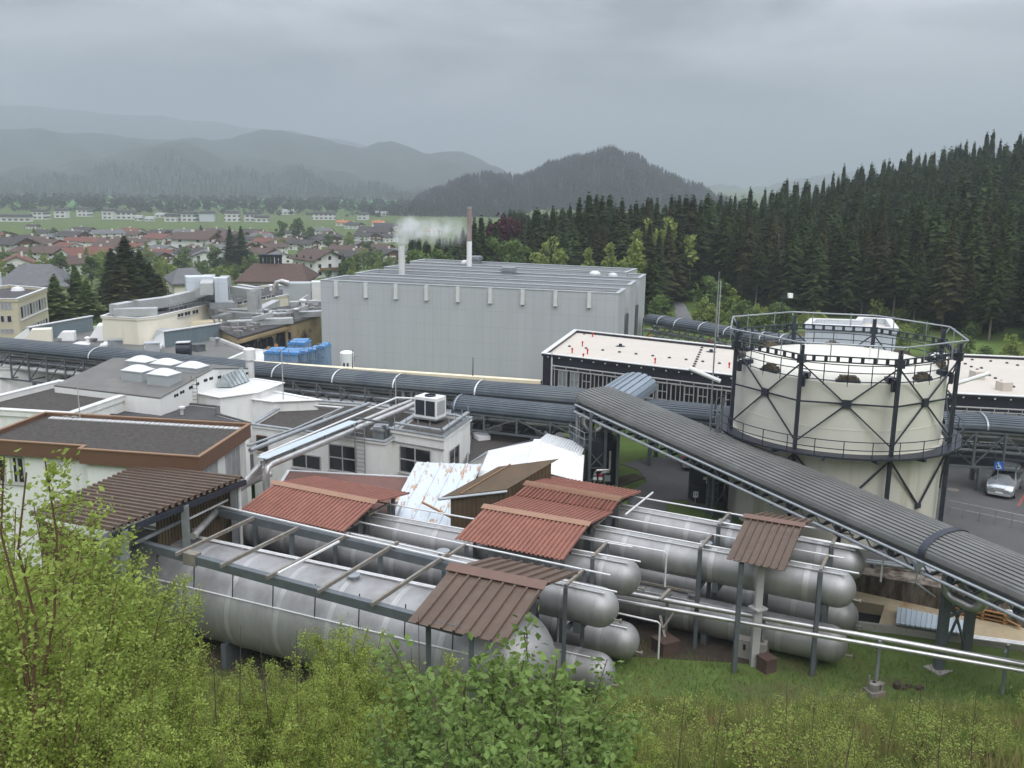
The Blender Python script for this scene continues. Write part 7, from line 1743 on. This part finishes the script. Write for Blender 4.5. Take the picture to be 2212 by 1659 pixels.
WD = [shrub('meadow_sapling', 'thin yellow green sapling in the meadow on the slope', 'saplings in the meadow', 1.5, 241 + i, 'leaf_weed', stems=5, twigs=10, leaves=700, size=.055, spread=.35, bark='bark_warm') for i in range(3)]
def fg(protos, px, top, Y, lab=None, wide=1.0, Hp=6.0):
    q = hz(px, top, Y); g = gz(q.x, Y)
    if q.z - g < .4: return
    put(random.choice(protos), q.x, Y, q.z - g, Hp, lab, None, wide=wide)
for px, top, Y in ((85, 1062, 14.5), (15, 1105, 13), (165, 1140, 15), (110, 1180, 11.5), (215, 1205, 14), (265, 1275, 15.5), (40, 1240, 10), (310, 1240, 17), (180, 1310, 12), (330, 1330, 14.5), (60, 1390, 9), (240, 1400, 10.5), (370, 1400, 15), (420, 1455, 13.5), (330, 1480, 10), (130, 1470, 8.5), (500, 1440, 17), (570, 1425, 15.5), (470, 1530, 10.5), (640, 1430, 17), (715, 1345, 18.5), (765, 1345, 19), (700, 1440, 14.5), (790, 1430, 17), (850, 1415, 17.5), (640, 1500, 12), (760, 1520, 11.5), (880, 1480, 14.5), (560, 1560, 9), (690, 1590, 9), (240, 1560, 8), (400, 1590, 8.5), (830, 1580, 10), (290, 1360, 12.5), (1380, 1560, 14), (930, 1425, 17)):
    fg(SB, px, top, Y)
for px, top, Y in ((1082, 1372, 10.5), (1015, 1410, 10), (1170, 1460, 10.5), (955, 1490, 9.5), (1230, 1475, 11.5), (1110, 1470, 9), (1010, 1540, 8.2), (1190, 1560, 8.4), (900, 1580, 8.6), (1270, 1560, 9.5), (1085, 1600, 7.6), (960, 1620, 7.6)):
    fg(CB, px, top, Y, wide=1.25, Hp=3.4)
for i in range(170):
    y = random.uniform(15, 37); x = random.uniform(-.02, .56) * y + random.uniform(0, 2); h = random.uniform(.5, 1.6)
    if proj((x, y, gz(x, y) + h))[1] < 1440: h *= .35
    put(WD[random.randrange(3)], x, y, h, 1.5, None, None, wide=random.uniform(.9, 1.5))
q = hz(4, 866, 9.5); put(SPARSE, q.x, 9.5, q.z - gz(q.x, 9.5), 6.0)
m = None
for i, (px, top, base, Y) in enumerate(((904, 1332, 1600, 12), (888, 1400, 1560, 12), (1700, 1470, 1590, 20), (1760, 1500, 1640, 17), (1940, 1500, 1655, 17), (2040, 1510, 1659, 16), (1990, 1480, 1600, 20), (2110, 1490, 1640, 18), (1480, 1500, 1640, 15), (1560, 1520, 1655, 14), (1850, 1540, 1659, 15), (1620, 1530, 1659, 15), (560, 1380, 1600, 12), (640, 1360, 1560, 13), (520, 1350, 1560, 13), (460, 1400, 1600, 11))):
    q = hz(px, top, Y); g = gz(q.x, Y); o = random.uniform(-.25, .25)
    single('dry_stalk', 'thin bare brown stalk standing in the meadow', 'stalk', MB().tube([(q.x - o, Y, g - .2), (q.x - o * .4, Y + .05, (g + q.z) / 2), (q.x, Y, q.z)], [.013, .009, .004], 5), 'bark', 'dry stalks on the slope')
# grass blades
N_ = 95000; r = RNG
y = 14 + 36 * r.uniform(0, 1, N_) ** .8; x = r.uniform(-.45, .64, N_) * y; keep = []
z = np.array([gz(a, b) for a, b in zip(x, y)]); n31 = .515 * x + .857 * y
inbed = (n31 > 34) & (n31 < 51.5) & (x < 15.5 - (n31 - 44) * .1) & (x < 3.0 + (n31 - 38) * .55 + (n31 > 44) * 7)
k = (~inbed) & (n31 < 50.5); x, y, z = x[k], y[k], z[k]; n = len(x)
nearslope = y < 40.5
h = np.where(nearslope, r.uniform(.25, .75, n), r.uniform(.12, .32, n)); a = r.uniform(0, 6.28, n); w = r.uniform(.012, .03, n); l = r.normal(size=(n, 2)) * .3 * h[:, None]
V = np.stack([np.stack([x - np.cos(a) * w, y - np.sin(a) * w, z - .03], 1), np.stack([x + np.cos(a) * w, y + np.sin(a) * w, z - .03], 1), np.stack([x + l[:, 0], y + l[:, 1], z + h], 1)], 1).reshape(-1, 3)
o = npobj('meadow_grass', V, np.arange(3 * n).reshape(-1, 3), ['grass_blade']); tag(o, 'tall yellow green meadow grass on the slope and around the tanks', 'grass', None, 'stuff')

# ================================================================== steam
m = MB(); sx, sy, sz = steam_at; q = [(868, 533, 0, .36), (868, 522, 0, .8), (869, 510, 0, 1.25), (873, 500, .2, 1.55), (886, 495, .5, 1.8), (910, 495, 1, 2.1), (940, 497, 1.6, 2.3), (968, 500, 2.0, 2.2), (996, 504, 2.3, 1.7), (1016, 508, 2.5, .6)]
pts = [hz(a, b, sy + c) for a, b, c, _ in q]; m.tube(pts, [x[3] * 1.35 for x in q], 16)
sm_ = bpy.data.materials.new('steam'); sm_.use_nodes = True; nt = sm_.node_tree; nt.nodes.clear()
ou = nt.nodes.new('ShaderNodeOutputMaterial'); pv = nt.nodes.new('ShaderNodeVolumePrincipled'); tc = nt.nodes.new('ShaderNodeTexCoord'); nz = nt.nodes.new('ShaderNodeTexNoise'); nz.inputs['Scale'].default_value = .8; nz.inputs['Detail'].default_value = 5
mr = nt.nodes.new('ShaderNodeMapRange'); mr.inputs[1].default_value = .36; mr.inputs[2].default_value = .72; mr.inputs[4].default_value = 1.2
sp = nt.nodes.new('ShaderNodeSeparateXYZ'); m2 = nt.nodes.new('ShaderNodeMapRange'); m2.inputs[1].default_value = -3.6; m2.inputs[2].default_value = 5; m2.inputs[3].default_value = 1.7; m2.inputs[4].default_value = .16
mu = nt.nodes.new('ShaderNodeMath'); mu.operation = 'MULTIPLY'; L = nt.links
L.new(tc.outputs['Object'], nz.inputs['Vector']); L.new(nz.outputs['Fac'], mr.inputs[0]); L.new(tc.outputs['Object'], sp.inputs[0]); L.new(sp.outputs[0], m2.inputs[0]); L.new(mr.outputs[0], mu.inputs[0]); L.new(m2.outputs[0], mu.inputs[1]); va = np.array(m.v); oo = Vector((va[:, 0].mean(), va[:, 1].mean(), va[:, 2].min())); ends = []
for c_, rr_ in ((pts[7] - oo, (6.2, 2.6, 2.3)), (pts[2] - oo, (1.5, 1.5, 2.6)), (pts[4] - oo, (2.6, 2.2, 2.0))):
    s1_ = nt.nodes.new('ShaderNodeVectorMath'); s1_.operation = 'SUBTRACT'; s1_.inputs[1].default_value = c_; L.new(tc.outputs['Object'], s1_.inputs[0])
    s2_ = nt.nodes.new('ShaderNodeVectorMath'); s2_.operation = 'DIVIDE'; s2_.inputs[1].default_value = rr_; L.new(s1_.outputs[0], s2_.inputs[0])
    s3_ = nt.nodes.new('ShaderNodeVectorMath'); s3_.operation = 'LENGTH'; L.new(s2_.outputs[0], s3_.inputs[0])
    s4_ = nt.nodes.new('ShaderNodeMapRange'); s4_.interpolation_type = 'SMOOTHSTEP'; s4_.inputs[1].default_value = .15; s4_.inputs[2].default_value = 1; s4_.inputs[3].default_value = 1; s4_.inputs[4].default_value = 0; L.new(s3_.outputs['Value'], s4_.inputs[0]); ends.append(s4_)
mA = nt.nodes.new('ShaderNodeMath'); mA.operation = 'MAXIMUM'; L.new(ends[0].outputs[0], mA.inputs[0]); L.new(ends[1].outputs[0], mA.inputs[1])
mB = nt.nodes.new('ShaderNodeMath'); mB.operation = 'MAXIMUM'; L.new(mA.outputs[0], mB.inputs[0]); L.new(ends[2].outputs[0], mB.inputs[1])
mC = nt.nodes.new('ShaderNodeMath'); mC.operation = 'MULTIPLY'; L.new(mB.outputs[0], mC.inputs[0]); L.new(mu.outputs[0], mC.inputs[1]); L.new(mC.outputs[0], pv.inputs['Density'])
pv.inputs['Color'].default_value = (.93, .94, .95, 1); L.new(pv.outputs[0], ou.inputs['Volume']); MATS['steam'] = sm_
o = single('steam', 'white steam drifting right from the short white chimney', 'steam', m, 'steam', kind='stuff')

# ================================================================== haze, sky, sun
HAZE = 4.0e-4
hm = bpy.data.materials.new('haze'); hm.use_nodes = True; nt = hm.node_tree; nt.nodes.clear(); ou = nt.nodes.new('ShaderNodeOutputMaterial'); pv = nt.nodes.new('ShaderNodeVolumePrincipled')
pv.inputs['Density'].default_value = HAZE; pv.inputs['Color'].default_value = (.53, .57, .63, 1); pv.inputs['Anisotropy'].default_value = .0; nt.links.new(pv.outputs[0], ou.inputs['Volume']); MATS['haze'] = hm
if HAZE:
    mb_ = MB().frame((-9100, -100, -110), (18200, 0, 0), (0, 12200, 0), (0, 0, 690))
    o = single('haze', 'pale grey blue haze filling the valley', 'haze', mb_, 'haze', kind='stuff', smooth=0)
SKO = 2.9
SUN_E, SUN_A = 52, 150   # degrees; azimuth from +y towards +x
wd = bpy.data.worlds.new('World'); scene.world = wd; wd.use_nodes = True; nt = wd.node_tree; N = nt.nodes; L = nt.links; bg = N['Background']
sk = N.new('ShaderNodeTexSky'); sk.sky_type = 'NISHITA'; sk.sun_disc = False; sk.sun_elevation = rad(SUN_E); sk.sun_rotation = rad(SUN_A); sk.air_density = 1.2; sk.dust_density = 3
tc = N.new('ShaderNodeTexCoord'); mp = N.new('ShaderNodeMapping'); mp.inputs['Scale'].default_value = (1.0, 1.0, 3.4); mp.inputs['Location'].default_value = (SKO, 0, 0); L.new(tc.outputs['Generated'], mp.inputs[0])
n1 = N.new('ShaderNodeTexNoise'); n1.inputs['Scale'].default_value = 3.2; n1.inputs['Detail'].default_value = 6; n1.inputs['Roughness'].default_value = .5; n1.inputs['Distortion'].default_value = .4; L.new(mp.outputs[0], n1.inputs['Vector'])
rp = N.new('ShaderNodeValToRGB'); L.new(n1.outputs['Fac'], rp.inputs[0]); e = rp.color_ramp.elements
SKY = 8.2
e[0].position = .40; e[0].color = (.19, .207, .235, 1); e[1].position = .60; e[1].color = (.61, .635, .685, 1)
sp = N.new('ShaderNodeSeparateXYZ'); L.new(tc.outputs['Generated'], sp.inputs[0]); mr = N.new('ShaderNodeMapRange'); L.new(sp.outputs[2], mr.inputs[0]); mr.inputs[1].default_value = .1; mr.inputs[2].default_value = .8; mr.inputs[3].default_value = .80 * SKY; mr.inputs[4].default_value = 3.3 * SKY
ml = N.new('ShaderNodeVectorMath'); ml.operation = 'SCALE'; L.new(rp.outputs[0], ml.inputs[0]); L.new(mr.outputs[0], ml.inputs['Scale'])
mx = N.new('ShaderNodeMix'); mx.data_type = 'RGBA'; mx.inputs[0].default_value = .97; L.new(sk.outputs[0], mx.inputs[6]); L.new(ml.outputs[0], mx.inputs[7]); L.new(mx.outputs[2], bg.inputs[0]); bg.inputs[1].default_value = .1
sd = bpy.data.lights.new('sun', 'SUN'); sd.energy = .8; sd.angle = rad(50); sd.color = (1, .97, .92); so = bpy.data.objects.new('sun', sd); COL.objects.link(so)
dv = Vector((math.sin(rad(SUN_A)) * math.cos(rad(SUN_E)), math.cos(rad(SUN_A)) * math.cos(rad(SUN_E)), math.sin(rad(SUN_E)))); so.rotation_euler = dv.to_track_quat('Z', 'Y').to_euler()

vs = scene.view_settings; vs.view_transform = 'Standard'; vs.look = 'None'; vs.gamma = 1; vs.use_curve_mapping = False; vs.exposure = .95
cy = scene.cycles; cy.max_bounces = 5; cy.diffuse_bounces = 3; cy.glossy_bounces = 2; cy.transmission_bounces = 3; cy.volume_bounces = 2; cy.transparent_max_bounces = 4; cy.caustics_reflective = False; cy.caustics_refractive = False; cy.use_denoising = True
cy.sample_clamp_indirect = 8
# tidy: prototypes' helper mark; empty labels of structure
for o in scene.objects:
    if 'used' in o: del o['used']
    if o.get('kind') == 'structure':
        for k in ('label', 'category'):
            if k in o: del o[k]
